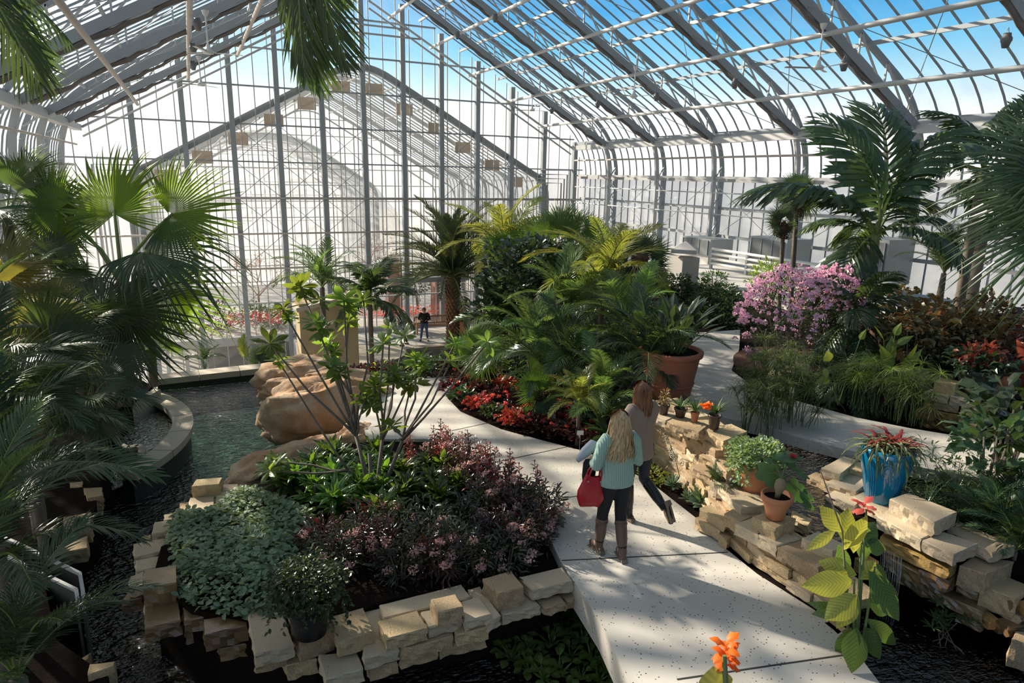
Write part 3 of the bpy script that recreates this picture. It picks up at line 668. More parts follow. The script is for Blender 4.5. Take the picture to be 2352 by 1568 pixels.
# shared frond meshes
FANS = [fan_leaf(1., 50, 4.3, .50, .22, .24, 0, s).mesh('fan', [L_fan, petiole]) for s in range(3)]
FANS_DR = [fan_leaf(1., 46, 3.6, .5, .75, .30, 0, s+10).mesh('fan_drooping', [L_fan, petiole]) for s in range(2)]
def recolor(me, m0):
    c = me.copy(); c.materials[0] = m0; return c
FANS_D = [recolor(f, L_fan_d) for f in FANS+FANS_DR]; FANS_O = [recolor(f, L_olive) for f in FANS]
ARE = [feather(1., 46, .25, .0068, .9+.1*s, -.35-.15*s, .95, .30, .30, .16, s, thick=.009).mesh('frond', [L_areca, petiole], False) for s in range(3)]
ARE_Y = [recolor(f, L_areca_y) for f in ARE]; ARE_D = [recolor(f, L_dark) for f in ARE]
DATE = [feather(1., 58, .17, .0060, .75-.2*s, -.45-.2*s, .75, .45, .12, .10, s+5, thick=.010).mesh('frond', [L_date, petiole]) for s in range(3)]
JAG = [feather(1., 19, .31, .030, .95-.25*s, -.5-.2*s, .95, .25, .55, .16, s+9, jag=True, thick=.011).mesh('frond', [L_jag, petiole]) for s in range(3)]
def frond(parent, me, base, d, L, up=(0, 0, 1), name='frond', roll=0):
    M = frame(d, up); S = np.eye(4)*L; S[3, 3] = 1
    if roll: M = M @ np.array(Matrix.Rotation(roll, 4, 'X'))
    o = ob(name, me, None); setm(o, at(M @ S, base)); o.parent = parent; o.matrix_parent_inverse = Matrix.LocRotScale(parent.location, parent.rotation_euler, None).inverted(); return o
def keep(o, parent):
    o.parent = parent; o.matrix_parent_inverse = Matrix.LocRotScale(parent.location, parent.rotation_euler, None).inverted(); return o
GA = 2.39996
def crown(root, meshes, c, n, L, el=(1.2, -.4), az0=0, name='frond', seed=0, sym=True, arch=False):
    """fronds spiralling out from c. Feather meshes already rise, so d is kept level for them"""
    g = np.random.default_rng(seed)
    for i in range(n):
        t = i/max(1, n-1); az = az0+GA*i; e = el[0]+(el[1]-el[0])*t+g.normal(0, .08)
        me = meshes[min(len(meshes)-1, int(t*len(meshes)))] if arch else meshes[i % len(meshes)]
        d = np.array([math.cos(az)*math.cos(e), math.sin(az)*math.cos(e), math.sin(e)])
        frond(root, me, c, d, L*g.uniform(.82, 1.1), name=name, roll=g.normal(0, .2))
def trunk_mb(p0, p1, r0, r1, rings=18, ring=.08, lean=(0, 0), n=12, seed=0):
    g = np.random.default_rng(seed); m = MB(); p0 = np.array(p0, float); p1 = np.array(p1, float); pts = []; rad = []
    for i in range(rings*2+1):
        t = i/(rings*2); p = p0*(1-t)+p1*t; p = p+np.array([lean[0], lean[1], 0])*math.sin(math.pi*t); pts.append(p); rad.append((r0+(r1-r0)*t)*(1+(ring if i % 2 else 0)))
    return m.tube(pts, rad, n)
def feather_palm(name, label, base, h, L, n, meshes, cat='palm tree', group=None, el=(.75, -.45), r=(.09, .07), tm=None, seed=0, lean=(0, 0), scale_th=1, arch=True, stems=1, spread=.25):
    root = empty(name, V(base), label=label, cat=cat, group=group); g = np.random.default_rng(seed+50)
    for s in range(stems):
        off = np.array([g.normal(0, spread), g.normal(0, spread), 0]) if stems > 1 else np.zeros(3)
        hh = h*(1 if s == 0 else g.uniform(.45, .95)); b = np.array(base)+off*.3; c = np.array(base)+off+np.array([lean[0], lean[1], hh])
        if hh > .05: keep(trunk_mb(b, c, r[0], r[1], max(3, int(hh*7)), .06, n=9).build('trunk', tm or trunk_g, None, True), root)
        crown(root, meshes, c, max(3, n//stems), L, el, az0=g.uniform(0, 6), seed=seed+s, arch=arch)
    return root
# ======================= palms
def Dp(x, y, d): return O3+ray(x, y)*d
TOCAM = -_w
def fan_palm(label, heart, depth, fans, base=None, tr=(.11, .13), group=None, fib=.32, seed=0, cat='palm tree', meshset=None, name='fan_palm', skirt=0):
    """heart = pixel of the crown's centre; fans = (hastula px, tip px, facing, set, depth offset)"""
    hp = Dp(*heart, depth); bz = base if base is not None else (hp[0], hp[1], -.35)
    root = empty(name, V(bz), label=label, cat=cat, group=group); b = np.array(bz, float)
    keep(trunk_mb(b, hp-[0, 0, .1], tr[0], tr[1], 14, .08, n=10).build('trunk', trunk_g, None, True), root)
    if fib:
        m = MB(); g = np.random.default_rng(seed)
        m.tube([hp-[0, 0, fib*2.2], hp-[0, 0, fib*1.2], hp, hp+[0, 0, fib*.5]], [tr[1]*1.2, tr[1]*2.0, tr[1]*1.9, tr[1]*.7], 10)
        for i in range(160):
            a = g.uniform(0, 6.28); z = g.uniform(-fib*2.2, fib*.3); r = tr[1]*1.7; p = hp+[r*math.cos(a), r*math.sin(a), z]; q = p+np.array([math.cos(a), math.sin(a), g.uniform(-.6, .9)])*g.uniform(.05, .16)
            m.bar(p, q, .012)
        keep(m.build('fibre', fibre), root)
    for i, f in enumerate(fans):
        hx, hy, tx, ty, face, st = f[:6]; dd = f[6] if len(f) > 6 else 0
        H = Dp(hx, hy, depth+dd*.5); T = Dp(tx, ty, depth+dd); R = np.linalg.norm(T-H); d = (T-H)/R
        up = nrm(TOCAM*face+np.array([0, 0, 1])*(1-face)+np.array([-.15, .1, 0]))
        me = (meshset or {'g': FANS, 'r': FANS_DR, 'd': FANS_D, 'o': FANS_O})[st] if not meshset else meshset
        o = frond(root, me[i % len(me)], H, d, R*1.04, up)
        mid = (hp+H)/2+np.array([0, 0, .12*np.linalg.norm(H-hp)]); pm = MB().tube([hp, (hp*.5+mid*.5)+[0, 0, .02], mid, (mid+H)/2+[0, 0, .01], H+d*.04*R], [.03*R+.008, .02*R+.006, .016*R+.004, .014*R+.004, .012*R+.003], 6)
        keep(pm.build('petiole', petiole, None, True), o)
    return root
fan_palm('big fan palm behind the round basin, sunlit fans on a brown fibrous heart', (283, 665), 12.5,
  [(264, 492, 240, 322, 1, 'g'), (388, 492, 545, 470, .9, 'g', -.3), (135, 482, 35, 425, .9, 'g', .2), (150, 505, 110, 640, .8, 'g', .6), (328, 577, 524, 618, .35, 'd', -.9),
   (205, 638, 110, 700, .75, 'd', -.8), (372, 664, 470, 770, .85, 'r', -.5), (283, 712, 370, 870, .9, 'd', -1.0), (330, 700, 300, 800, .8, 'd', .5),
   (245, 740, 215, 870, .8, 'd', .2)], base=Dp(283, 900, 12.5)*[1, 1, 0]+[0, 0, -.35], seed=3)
# companions on the left bank
def wild_fan(label, heart, depth, n, R, st, seed, cone=(-.5, 1.2), group=None, h0=-.35):
    g = np.random.default_rng(seed); hp = Dp(*heart, depth); root = empty('fan_palm', (hp[0], hp[1], h0), label=label, cat='palm tree', group=group)
    keep(trunk_mb([hp[0], hp[1], h0], hp, .08, .09, 8, .08, n=8).build('trunk', trunk_g, None, True), root)
    ms = {'g': FANS, 'd': FANS_D, 'o': FANS_O}[st]
    for i in range(n):
        az = GA*i+g.uniform(0, .5); e = cone[1]+(cone[0]-cone[1])*i/max(1, n-1)+g.normal(0, .1); d = np.array([math.cos(az)*math.cos(e), math.sin(az)*math.cos(e), math.sin(e)])
        P_ = R*g.uniform(.6, .9); H = hp+d*P_; d2 = nrm(d-np.array([0, 0, .45])); o = frond(root, ms[i % len(ms)], H, d2, R*g.uniform(.8, 1.05), (0, 0, 1), roll=g.normal(0, .5))
        keep(MB().tube([hp, (hp+H)/2+[0, 0, .03], H+d2*.03], [.02, .012, .009], 5).build('petiole', petiole), o)
    return root
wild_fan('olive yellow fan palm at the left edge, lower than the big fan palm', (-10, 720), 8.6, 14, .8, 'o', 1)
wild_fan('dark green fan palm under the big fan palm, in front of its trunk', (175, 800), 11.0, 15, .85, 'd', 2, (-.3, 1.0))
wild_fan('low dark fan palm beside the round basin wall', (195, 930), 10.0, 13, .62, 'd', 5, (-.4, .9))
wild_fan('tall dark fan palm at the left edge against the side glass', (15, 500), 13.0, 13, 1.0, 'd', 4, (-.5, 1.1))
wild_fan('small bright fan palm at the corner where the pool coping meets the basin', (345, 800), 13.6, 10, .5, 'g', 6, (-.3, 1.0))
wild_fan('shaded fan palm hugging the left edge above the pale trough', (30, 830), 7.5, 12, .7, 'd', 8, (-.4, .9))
wild_fan('green fan palm standing between the left edge and the big fan palm', (70, 650), 12.0, 12, .75, 'd', 9, (-.4, .9))
def near_feather(label, base, h, L, n, me, el, seed, r=(.05, .05), **k): return feather_palm('feather_palm', label, base, h, L, n, me, el=el, seed=seed, r=r, **k)
g_ = 'low feather palms on the shaded left bank'
for i, (x, y, d, L, n, lab) in enumerate([(-20, 1180, 5.6, 1.5, 13, 'low feather palm at the left edge with pale-lit frond tips over the stream'), (-30, 1330, 4.4, 1.25, 12, 'feather palm over the pale trough in the shaded lower left'),
      (60, 1010, 7.2, 1.2, 12, 'dark feather palm on the left bank below the low fan palm'), (-60, 980, 6.0, 1.5, 12, 'feather palm with grey-green lit leaflets at the left edge, middle height'), (40, 1560, 4.0, 1.0, 11, 'feather palm in the bottom left corner')]):
    c = Dp(x, y, d); near_feather(lab, (c[0], c[1], -.35), max(.05, c[2]+.35), L, n, [recolor(f, L_fan_d) for f in ARE] if i % 2 else ARE_D, (.9, -.25), 60+i)
# fronds reaching in from above: palms whose trunks stand outside the frame
def hanging(label, apex, depth, tips, me, L, seed):
    c = Dp(*apex, depth); root = empty('tall_feather_palm', V(c), label=label, cat='palm tree'); g = np.random.default_rng(seed)
    for tx, ty, dd in tips:
        T = Dp(tx, ty, depth+dd); d = nrm(T-c); frond(root, me[int(g.integers(len(me)))], c, d, np.linalg.norm(T-c)*1.0, TOCAM if abs(d[2]) > .8 else (0, 0, 1), roll=g.normal(0, .3))
    return root
HANG = [feather(1., 17, .42, .012, -.15, -.5, .55, .0, .35, .05, s, thick=.012).mesh('frond', [L_fan_d, petiole]) for s in range(2)]
hanging('dark palm frond tips hanging into the top of the view left of the ridge', (690, -190), 4.6, [(640, 130, 0), (690, 195, .2), (745, 110, -.1), (790, 15, .2), (600, 30, .2), (720, 150, .3), (665, 160, .1)], HANG, 1, 1)
hanging('dark palm frond tips entering the top left corner', (-90, -120), 4.2, [(60, 110, 0), (130, 60, .3), (20, 180, .1), (180, 20, .2), (100, 100, -.2)], HANG, 1, 2)
# date palm by the patio
c = Py(1040, 632, 31.0); b = Py(1046, 775, 31.0)
dp_ = empty('date_palm', V((c[0], c[1], -4.7)), label='date palm with a scaly brown trunk and feathery crown on the lower patio', cat='palm tree')
m = MB(); g = np.random.default_rng(4); zt = c[2]; zb = -4.7; r0 = .40
m.tube([(c[0], c[1], zb), (c[0], c[1], zb+1.6), (c[0], c[1], zt-.9), (c[0], c[1], zt)], [.28, .27, .30, .2], 16)
k = 0
for z in np.arange(zb+.1, zt-.05, .17):
    nn = 11
    for j in range(nn):
        a = 6.283*(j+.5*(k % 2))/nn; rr = .285 if z < zt-1.0 else .33; p = np.array([c[0]+rr*math.cos(a), c[1]+rr*math.sin(a), z]); o_ = np.array([math.cos(a), math.sin(a), 0]); s_ = np.array([-math.sin(a), math.cos(a), 0])
        m.add([p-s_*.08-[0, 0, .08], p+s_*.08-[0, 0, .08], p+o_*.085+s_*.05+[0, 0, .08], p+o_*.085-s_*.05+[0, 0, .08], p+[0, 0, .12]], [(0, 1, 2, 3), (3, 2, 4), (0, 3, 4), (1, 4, 2)], 1 if z > zt-1.2 else 0)
    k += 1
keep(m.build('trunk', [mat('date_trunk', (.30, .17, .09), .9, var=.6, vscale=7, bump=.6, bscale=30), fibre]), dp_)
crown(dp_, DATE, np.array(c)-[0, 0, .1], 50, 4.3, (1.0, -.12), seed=8, arch=True)
# ---- right side: big ragged palm and its neighbours
def jag_palm(label, base_px, bz, heart_px, depth, n, L, el, seed, extra=(), r=(.10, .09), name='ragged_palm'):
    hp = Dp(*heart_px, depth); root = empty(name, (hp[0], hp[1], bz), label=label, cat='palm tree')
    keep(trunk_mb([hp[0], hp[1], bz], hp, r[0], r[1], 12, .07, n=10).build('trunk', trunk_g, None, True), root)
    keep(MB().tube([hp-[0, 0, .05], hp+[0, 0, .35], hp+[0, 0, .7]], [r[1]*1.1, r[1]*.9, r[1]*.4], 9).build('crownshaft', petiole, None, True), root)
    crown(root, JAG, hp+[0, 0, .5], n, L, el, seed=seed, arch=True)
    for tx, ty, dd, e in extra:
        T = Dp(tx, ty, depth+dd); d = nrm(T-hp); frond(root, JAG[e], hp+[0, 0, .4], d, np.linalg.norm(T-hp)*1.08, nrm(TOCAM+np.array([0, 0, .6])) if d[2] > .75 else (0, 0, 1))
    return root
root = jag_palm('big ragged-leaved palm with one upright frond, right of the middle before the side glass', None, .4, (2005, 590), 13.5, 5, 2.3, (.35, -.6), 3,
   extra=[(2035, 258, 0, 2), (1830, 345, 0, 0), (1705, 500, -.6, 1), (2230, 395, .3, 0), (2170, 560, -.8, 1), (1840, 570, 1.2, 1), (2110, 470, 1.2, 2)])
jag_palm('tall dark ragged palm behind the big one, near the right edge', None, .4, (2250, 440), 15.5, 9, 2.5, (.6, -.4), 5, extra=[(2352, 280, 0, 0), (2190, 320, 0, 1)], r=(.11, .10))
c = Dp(2250, 440, 15.5)
# small topped fan palm on a thin trunk
fan_palm('small round-headed fan palm on a thin trunk before the side glass', (1832, 455), 17.0, [(1832-22, 440, 1785, 470, .9, 'd'), (1820, 425, 1800, 400, .9, 'd'), (1845, 425, 1875, 408, .9, 'd'), (1850, 445, 1895, 455, .9, 'd'), (1835, 420, 1842, 385, .9, 'd', .3), (1815, 450, 1772, 432, .8, 'd', .3), (1845, 455, 1880, 500, .8, 'd', .2), (1820, 470, 1800, 505, .8, 'd', .3)], base=(Dp(1826, 640, 17)[0], Dp(1826, 640, 17)[1], .4), tr=(.06, .055), fib=.22, seed=9, name='small_fan_palm')
fan_palm('little fan palm head low on the left of the round-headed one', (1800, 515), 16.8, [(1795, 500, 1765, 478, .9, 'd'), (1805, 498, 1815, 470, .9, 'd'), (1790, 510, 1755, 505, .9, 'd'), (1795, 520, 1775, 548, .9, 'd'), (1808, 515, 1832, 535, .9, 'd')], base=(Dp(1800, 640, 16.8)[0], Dp(1800, 640, 16.8)[1], .4), tr=(.05, .05), fib=.16, seed=10, name='small_fan_palm')
# big fans pushing in from the right edge, near the camera
fan_palm('near fan palm at the right edge with long stiff leaf segments', (2480, 480), 5.2, [(2420, 400, 2215, 352, .55, 'd'), (2430, 470, 2210, 500, .5, 'd', .2), (2440, 380, 2290, 275, .6, 'd', .3), (2440, 530, 2255, 600, .6, 'd', -.3), (2450, 440, 2230, 425, .7, 'd', -.2)], base=(Dp(2800, 900, 5.2)[0], Dp(2800, 900, 5.2)[1], .22), tr=(.08, .08), fib=0, seed=12)
# potted slender palm on the ledge
def pot_mb(r, h, rim=.06, taper=.68, n=32, lip=True):
    m = MB(); rb = r*taper
    m.lathe([(0, 0), (rb, 0), (rb+.3*(r-rb), h*.35), (r*.955, h-rim*1.6), (r*.96, h-rim*1.5), (r*1.04, h-rim*1.4), (r*1.06, h-rim*.4), (r*1.04, h), (r*.93, h), (r*.90, h-.05), (0, h-.05)], n); return m
def pot(parent, base, r, h, m=None, **k):
    o = keep(pot_mb(r, h, **k).xf(Matrix.Translation(V(base))).build('pot', m or terracotta, None, True), parent)
    s = keep(MB().lathe([(0, h-.035), (r*.90, h-.045)], 20, tuple(base)).build('potting_soil', soil), parent); return o
b = Pz(2148, 742, .4)
r_ = empty('potted_palm', V(b), label='slender palm in a terracotta pot on the paving by the right glass wall', cat='potted plant'); pot(r_, b, .36, .5)
keep(trunk_mb(b+[0, 0, .45], b+[0, 0, 1.35], .10, .06, 8, n=8).build('trunk', trunk_g, None, True), r_)
crown(r_, ARE_D, b+[0, 0, 1.35], 15, 1.7, (1.0, .0), seed=31)
# dark trunk of a tall palm by the posts
b = Pz(2225, 716, .4); feather_palm('tall_palm', 'tall dark-trunked palm close to the right glass wall, crown hidden among ragged fronds', b, 3.3, 1.5, 9, JAG, el=(.5, -.3), r=(.16, .12), seed=33)
# ======================= stone blocks
sand = mat('sandstone', (.56, .41, .24), .85, var=.30, vscale=5, grain=.4, bump=.6, bscale=38, col2=(.36, .25, .13), rndv=.13)
sand_p = mat('pale_sandstone', (.60, .48, .33), .8, var=.25, vscale=4, grain=.22, bump=.4, bscale=45, col2=(.43, .34, .22), rndv=.10)
sand_w = mat('wet_sandstone', (.24, .15, .07), .12, spec=.9, var=.4, vscale=4, bump=.3, bscale=12, rndv=.15)
sand_o = mat('ochre_sandstone', (.40, .235, .075), .6, var=.45, vscale=5, bump=.6, bscale=30, rndv=.12)
def rough_block(q, h, seed=0, rough=.012, seg=.055, z=None):
    """q: four top corners (3-d, counter-clockwise from above), h: height; sawn top, split faces"""
    g = np.random.default_rng(seed); m = MB(); q = [np.array(p, float) for p in q]; per = []; nor = []
    c = sum(q)/4; A = sum(q[i][0]*q[(i+1) % 4][1]-q[(i+1) % 4][0]*q[i][1] for i in range(4))
    if A < 0: q = q[::-1]
    for i in range(4):
        a, b = q[i], q[(i+1) % 4]; L = np.linalg.norm(b-a); k = max(3, min(12, int(L/seg))); d = (b-a)/(L+1e-9); n_ = np.array([d[1], -d[0], 0])
        for j in range(k): per.append(a+(b-a)*j/k); nn = n_.copy(); nn = nn if j else nrm(nn+0*d); nor.append(nn)
    N_ = len(per); lv = [0, -.012, -h*.35, -h*.7, -h]; V_ = []; ph = g.uniform(0, 6, 4)
    for li, z_ in enumerate(lv):
        for i, p in enumerate(per):
            am = 0 if li == 0 else rough*(1 if li > 1 else .5)
            dsp = am*(g.normal(0, .8)+.9*math.sin(i*1.7+ph[0]+li*2))
            edge = -.006 if li == 0 else 0
            V_.append(p+nor[i]*(dsp+edge)+np.array([0, 0, z_+(g.normal(0, .002) if li in (2, 3) else 0)]))
    F = []
    for l in range(len(lv)-1):
        for i in range(N_): F.append((l*N_+i, (l+1)*N_+i, (l+1)*N_+(i+1) % N_, l*N_+(i+1) % N_))
    F.append(tuple(range(N_))); F.append(tuple(reversed([(len(lv)-1)*N_+i for i in range(N_)])))
    m.add(V_, F); return m
SEED = [100]
def block(k, FL, FR, BR, BL, z, h, label, mt=None, name='stone_block', cat='stone block', group=None, rough=.010):
    SEED[0] += 1; q = [Pz(*px(k, *p), z) for p in (FL, FR, BR, BL)]; c = sum(q)/4
    q = [c+(p-c)*.985 for p in q]
    m = rough_block([p-c for p in q], h, SEED[0], rough)
    o = m.build(name, mt or sand_p, None, False, V(c)); tag(o, label, cat, group); return o
GW = 'stone blocks edging the planting island'
W = [  # front wall of the island, seen from the left end to the path
 ('B', (545, 1380), (812, 1308), (705, 1020), (482, 1022), -.08, .13, 'long pale slab left of the potted ivy, spot of sun on its top', sand_p),
 ('B', (845, 1290), (1092, 1200), (1010, 1075), (752, 1085), -.06, .22, 'thick block carrying the dark pot of ivy', sand),
 ('B', (1105, 1288), (1352, 1212), (1275, 1056), (1058, 1118), -.02, .17, 'square thick block just right of the potted ivy', sand),
 ('B', (1022, 1540), (1282, 1465), (1230, 1350), (975, 1376), -.24, .14, 'low grey-topped slab jutting towards the water below the potted ivy', sand_p),
 ('B', (1285, 1405), (1515, 1330), (1385, 1060), (1242, 1095), -.16, .13, 'slab running back between two thick blocks, its front end low', sand_p),
 ('B', (1430, 1270), (1716, 1195), (1640, 1075), (1376, 1150), -.02, .13, 'broad thick block with two dark pits on its top', sand),
 ('B', (1412, 1128), (2010, 985), (1940, 900), (1380, 1042), -.06, .12, 'long grey slab at the back of the front wall beside the bare soil', sand_p),
 ('B', (1718, 1192), (1946, 1118), (1880, 1035), (1664, 1088), -.04, .12, 'thin block under the small loose cube', sand_p),
 ('B', (1780, 1090), (1955, 1050), (1896, 965), (1731, 1002), .12, .16, 'small loose cube set on top of the front wall', sand),
 ('B', (1962, 1152), (2143, 1100), (2055, 980), (1942, 1016), -.03, .11, 'thin pale block just right of the small loose cube', sand_p),
 ('B', (2120, 1165), (2205, 1108), (2062, 912), (1978, 938), -.08, .11, 'narrow slab running back left of the large cube', sand_p),
 ('C', (560, 1290), (803, 1226), (680, 1076), (420, 1152), .08, .20, 'large cube standing proud near the path end of the front wall', sand),
 ('C', (880, 1258), (1240, 1170), (1138, 1045), (748, 1138), .02, .12, 'wide block at the path end, streaked with sun', sand_p),
 ('C', (600, 1478), (948, 1392), (830, 1270), (540, 1390), -.12, .11, 'slab under the large cube, in front of it', sand_p),
 ('C', (990, 1416), (1172, 1365), (1112, 1290), (905, 1342), -.14, .09, 'thin brown slab below the wide block, nearer the water', sand),
 ('C', (1175, 1345), (1275, 1310), (1260, 1240), (1108, 1288), -.16, .13, 'small rough block wedged against the path slab', sand),
 ('B', (1600, 1330), (1885, 1245), (1880, 1190), (1510, 1320), -.17, .13, 'lower course block below the broad pitted block', sand),
 ('B', (1905, 1240), (2122, 1190), (2120, 1130), (1890, 1190), -.15, .13, 'lower course block below the small loose cube', sand),
 ('B', (1790, 1325), (2105, 1250), (2080, 1200), (1770, 1270), -.32, .13, 'bottom course block in shade near the floating plants', sand),
 ('B', (1530, 1395), (1785, 1325), (1770, 1280), (1510, 1350), -.30, .13, 'bottom course block in shade, left of the one near the floating plants', sand),
 ('B', (1320, 1475), (1510, 1420), (1500, 1370), (1300, 1420), -.34, .13, 'bottom course block right of the jutting grey-topped slab', sand),
 ('B', (760, 1450), (965, 1400), (950, 1330), (730, 1380), -.30, .16, 'dark block low under the potted ivy block', sand),
 ('B', (545, 1440), (760, 1390), (740, 1320), (540, 1370), -.24, .10, 'slab directly under the long pale slab', sand),
 # left flank by the stream, from the back
 ('A', (1290, 242), (1482, 224), (1502, 178), (1325, 192), .02, .20, 'thick honey-coloured block topmost at the pool end of the flank', sand),
 ('A', (1500, 270), (1614, 264), (1606, 222), (1508, 226), -.13, .12, 'pale block behind, against the boulder tip', sand_p),
 ('A', (1620, 305), (1700, 292), (1702, 234), (1618, 230), -.12, .14, 'pale block touching the boulder tip, plants hanging over it', sand_p),
 ('A', (1452, 378), (1612, 364), (1614, 264), (1458, 274), -.14, .10, 'square pale block in front of the boulder tip', sand_p),
 ('A', (1268, 430), (1446, 402), (1447, 302), (1280, 318), -.13, .10, 'square pale block below the thick honey-coloured one', sand_p),
 ('A', (1448, 445), (1514, 425), (1520, 376), (1448, 380), -.18, .12, 'small pale block beside the carpet of grey-green leaves', sand_p),
 ('A', (1212, 412), (1268, 404), (1272, 344), (1216, 350), -.22, .10, 'small pinkish block at the water below the thick honey-coloured one', sand),
 ('A', (1102, 470), (1300, 440), (1268, 408), (1108, 430), -.17, .12, 'thin slab behind the long slab in the middle of the flank', sand_p),
 ('A', (1020, 562), (1306, 518), (1312, 438), (1040, 482), -.13, .14, 'long slab in the middle of the flank with plants at its right end', sand_p),
 ('A', (904, 722), (1112, 672), (1112, 588), (902, 628), -.15, .10, 'pale slab left of its twin, second pair from the wet stones', sand_p),
 ('A', (1118, 685), (1330, 645), (1312, 560), (1118, 572), -.15, .10, 'pale slab right of its twin, against the carpet of leaves', sand_p),
 ('A', (912, 812), (1260, 750), (1385, 650), (914, 738), -.18, .10, 'very long slab above the wet cube', sand_p),
 ('A', (950, 605), (1020, 590), (1020, 565), (955, 575), -.28, .10, 'small low block at the water edge beside the long slab', sand),
 ('A', (966, 930), (1196, 888), (1193, 768), (968, 802), .05, .24, 'wet brown cube standing highest on the flank', sand_w),
 ('A', (872, 922), (966, 902), (970, 812), (876, 850), -.15, .12, 'pitted pale block left of the wet brown cube', sand_p),
 ('A', (818, 1018), (962, 985), (964, 930), (868, 945), -.28, .14, 'low wet block at the outer corner by the stream', sand_w),
 ('A', (1206, 928), (1392, 888), (1382, 826), (1204, 842), -.18, .10, 'wet slab right of the wet brown cube under the leaves', sand_w),
 ('A', (975, 1202), (1224, 1142), (1204, 985), (968, 1012), -.16, .16, 'large wet slab in front of the wet brown cube', sand_w),
 ('A', (1226, 1050), (1458, 995), (1432, 898), (1214, 942), -.17, .10, 'wet slab with a water ring, behind the mirror-wet one', sand_w),
 ('A', (1240, 1148), (1538, 1082), (1522, 978), (1232, 1055), -.17, .14, 'mirror-wet slab with a bright glint in its middle', sand_w),
 ('A', (1378, 1245), (1672, 1170), (1655, 1080), (1370, 1140), -.14, .18, 'wet block nearest the water left of the long pale slab', sand_w),
 ('A', (1545, 1082), (1655, 1055), (1642, 940), (1535, 970), -.16, .12, 'wet block tucked between the mirror-wet slab and the leaves', sand_w),
 ('A', (1480, 1340), (1700, 1290), (1690, 1240), (1470, 1290), -.38, .14, 'dark step block below the wet block nearest the water', sand_w),
 ('A', (1250, 1210), (1375, 1180), (1370, 1150), (1245, 1180), -.34, .16, 'dark step block in shadow below the mirror-wet slab', sand_w),
]
for d in W: block(*d[:8], mt=d[8], group=GW)
GL = 'stone blocks along the shaded left bank'
for d in [
 ('A', (430, 540), (612, 512), (616, 412), (425, 448), -.32, .22, 'dark-cornered block on the left bank, third from the back'),
 ('A', (590, 322), (692, 302), (690, 244), (560, 252), -.30, .16, 'back block of the left bank beside the dark water'),
 ('A', (588, 384), (682, 368), (692, 318), (588, 330), -.42, .16, 'small block on the left bank right under the back one'),
 ('A', (420, 442), (600, 414), (600, 378), (380, 408), -.36, .14, 'thin slab on the left bank behind the dark-cornered block'),
 ('A', (330, 642), (520, 582), (522, 528), (380, 560), -.36, .14, 'slab on the left bank half under the palm fronds'),
 ('A', (398, 692), (592, 652), (592, 572), (385, 640), -.34, .18, 'thick block on the left bank nearest the pale trough'),
 ('A', (300, 750), (450, 720), (455, 690), (300, 720), -.42, .16, 'lowest block of the left bank touching the pale trough'),
 ('A', (470, 250), (560, 240), (560, 205), (470, 215), -.34, .14, 'small block behind the back block of the left bank'),
 ('A', (590, 1515), (768, 1452), (780, 1418), (600, 1442), -.28, .40, 'isolated block in the bottom left corner with a lit top edge'),
 ('A', (400, 1560), (600, 1400), (610, 1360), (420, 1480), -.40, .3, 'dark block behind the isolated bottom left one')]:
    block(*d, mt=sand, group=GL, name='bank_stone')
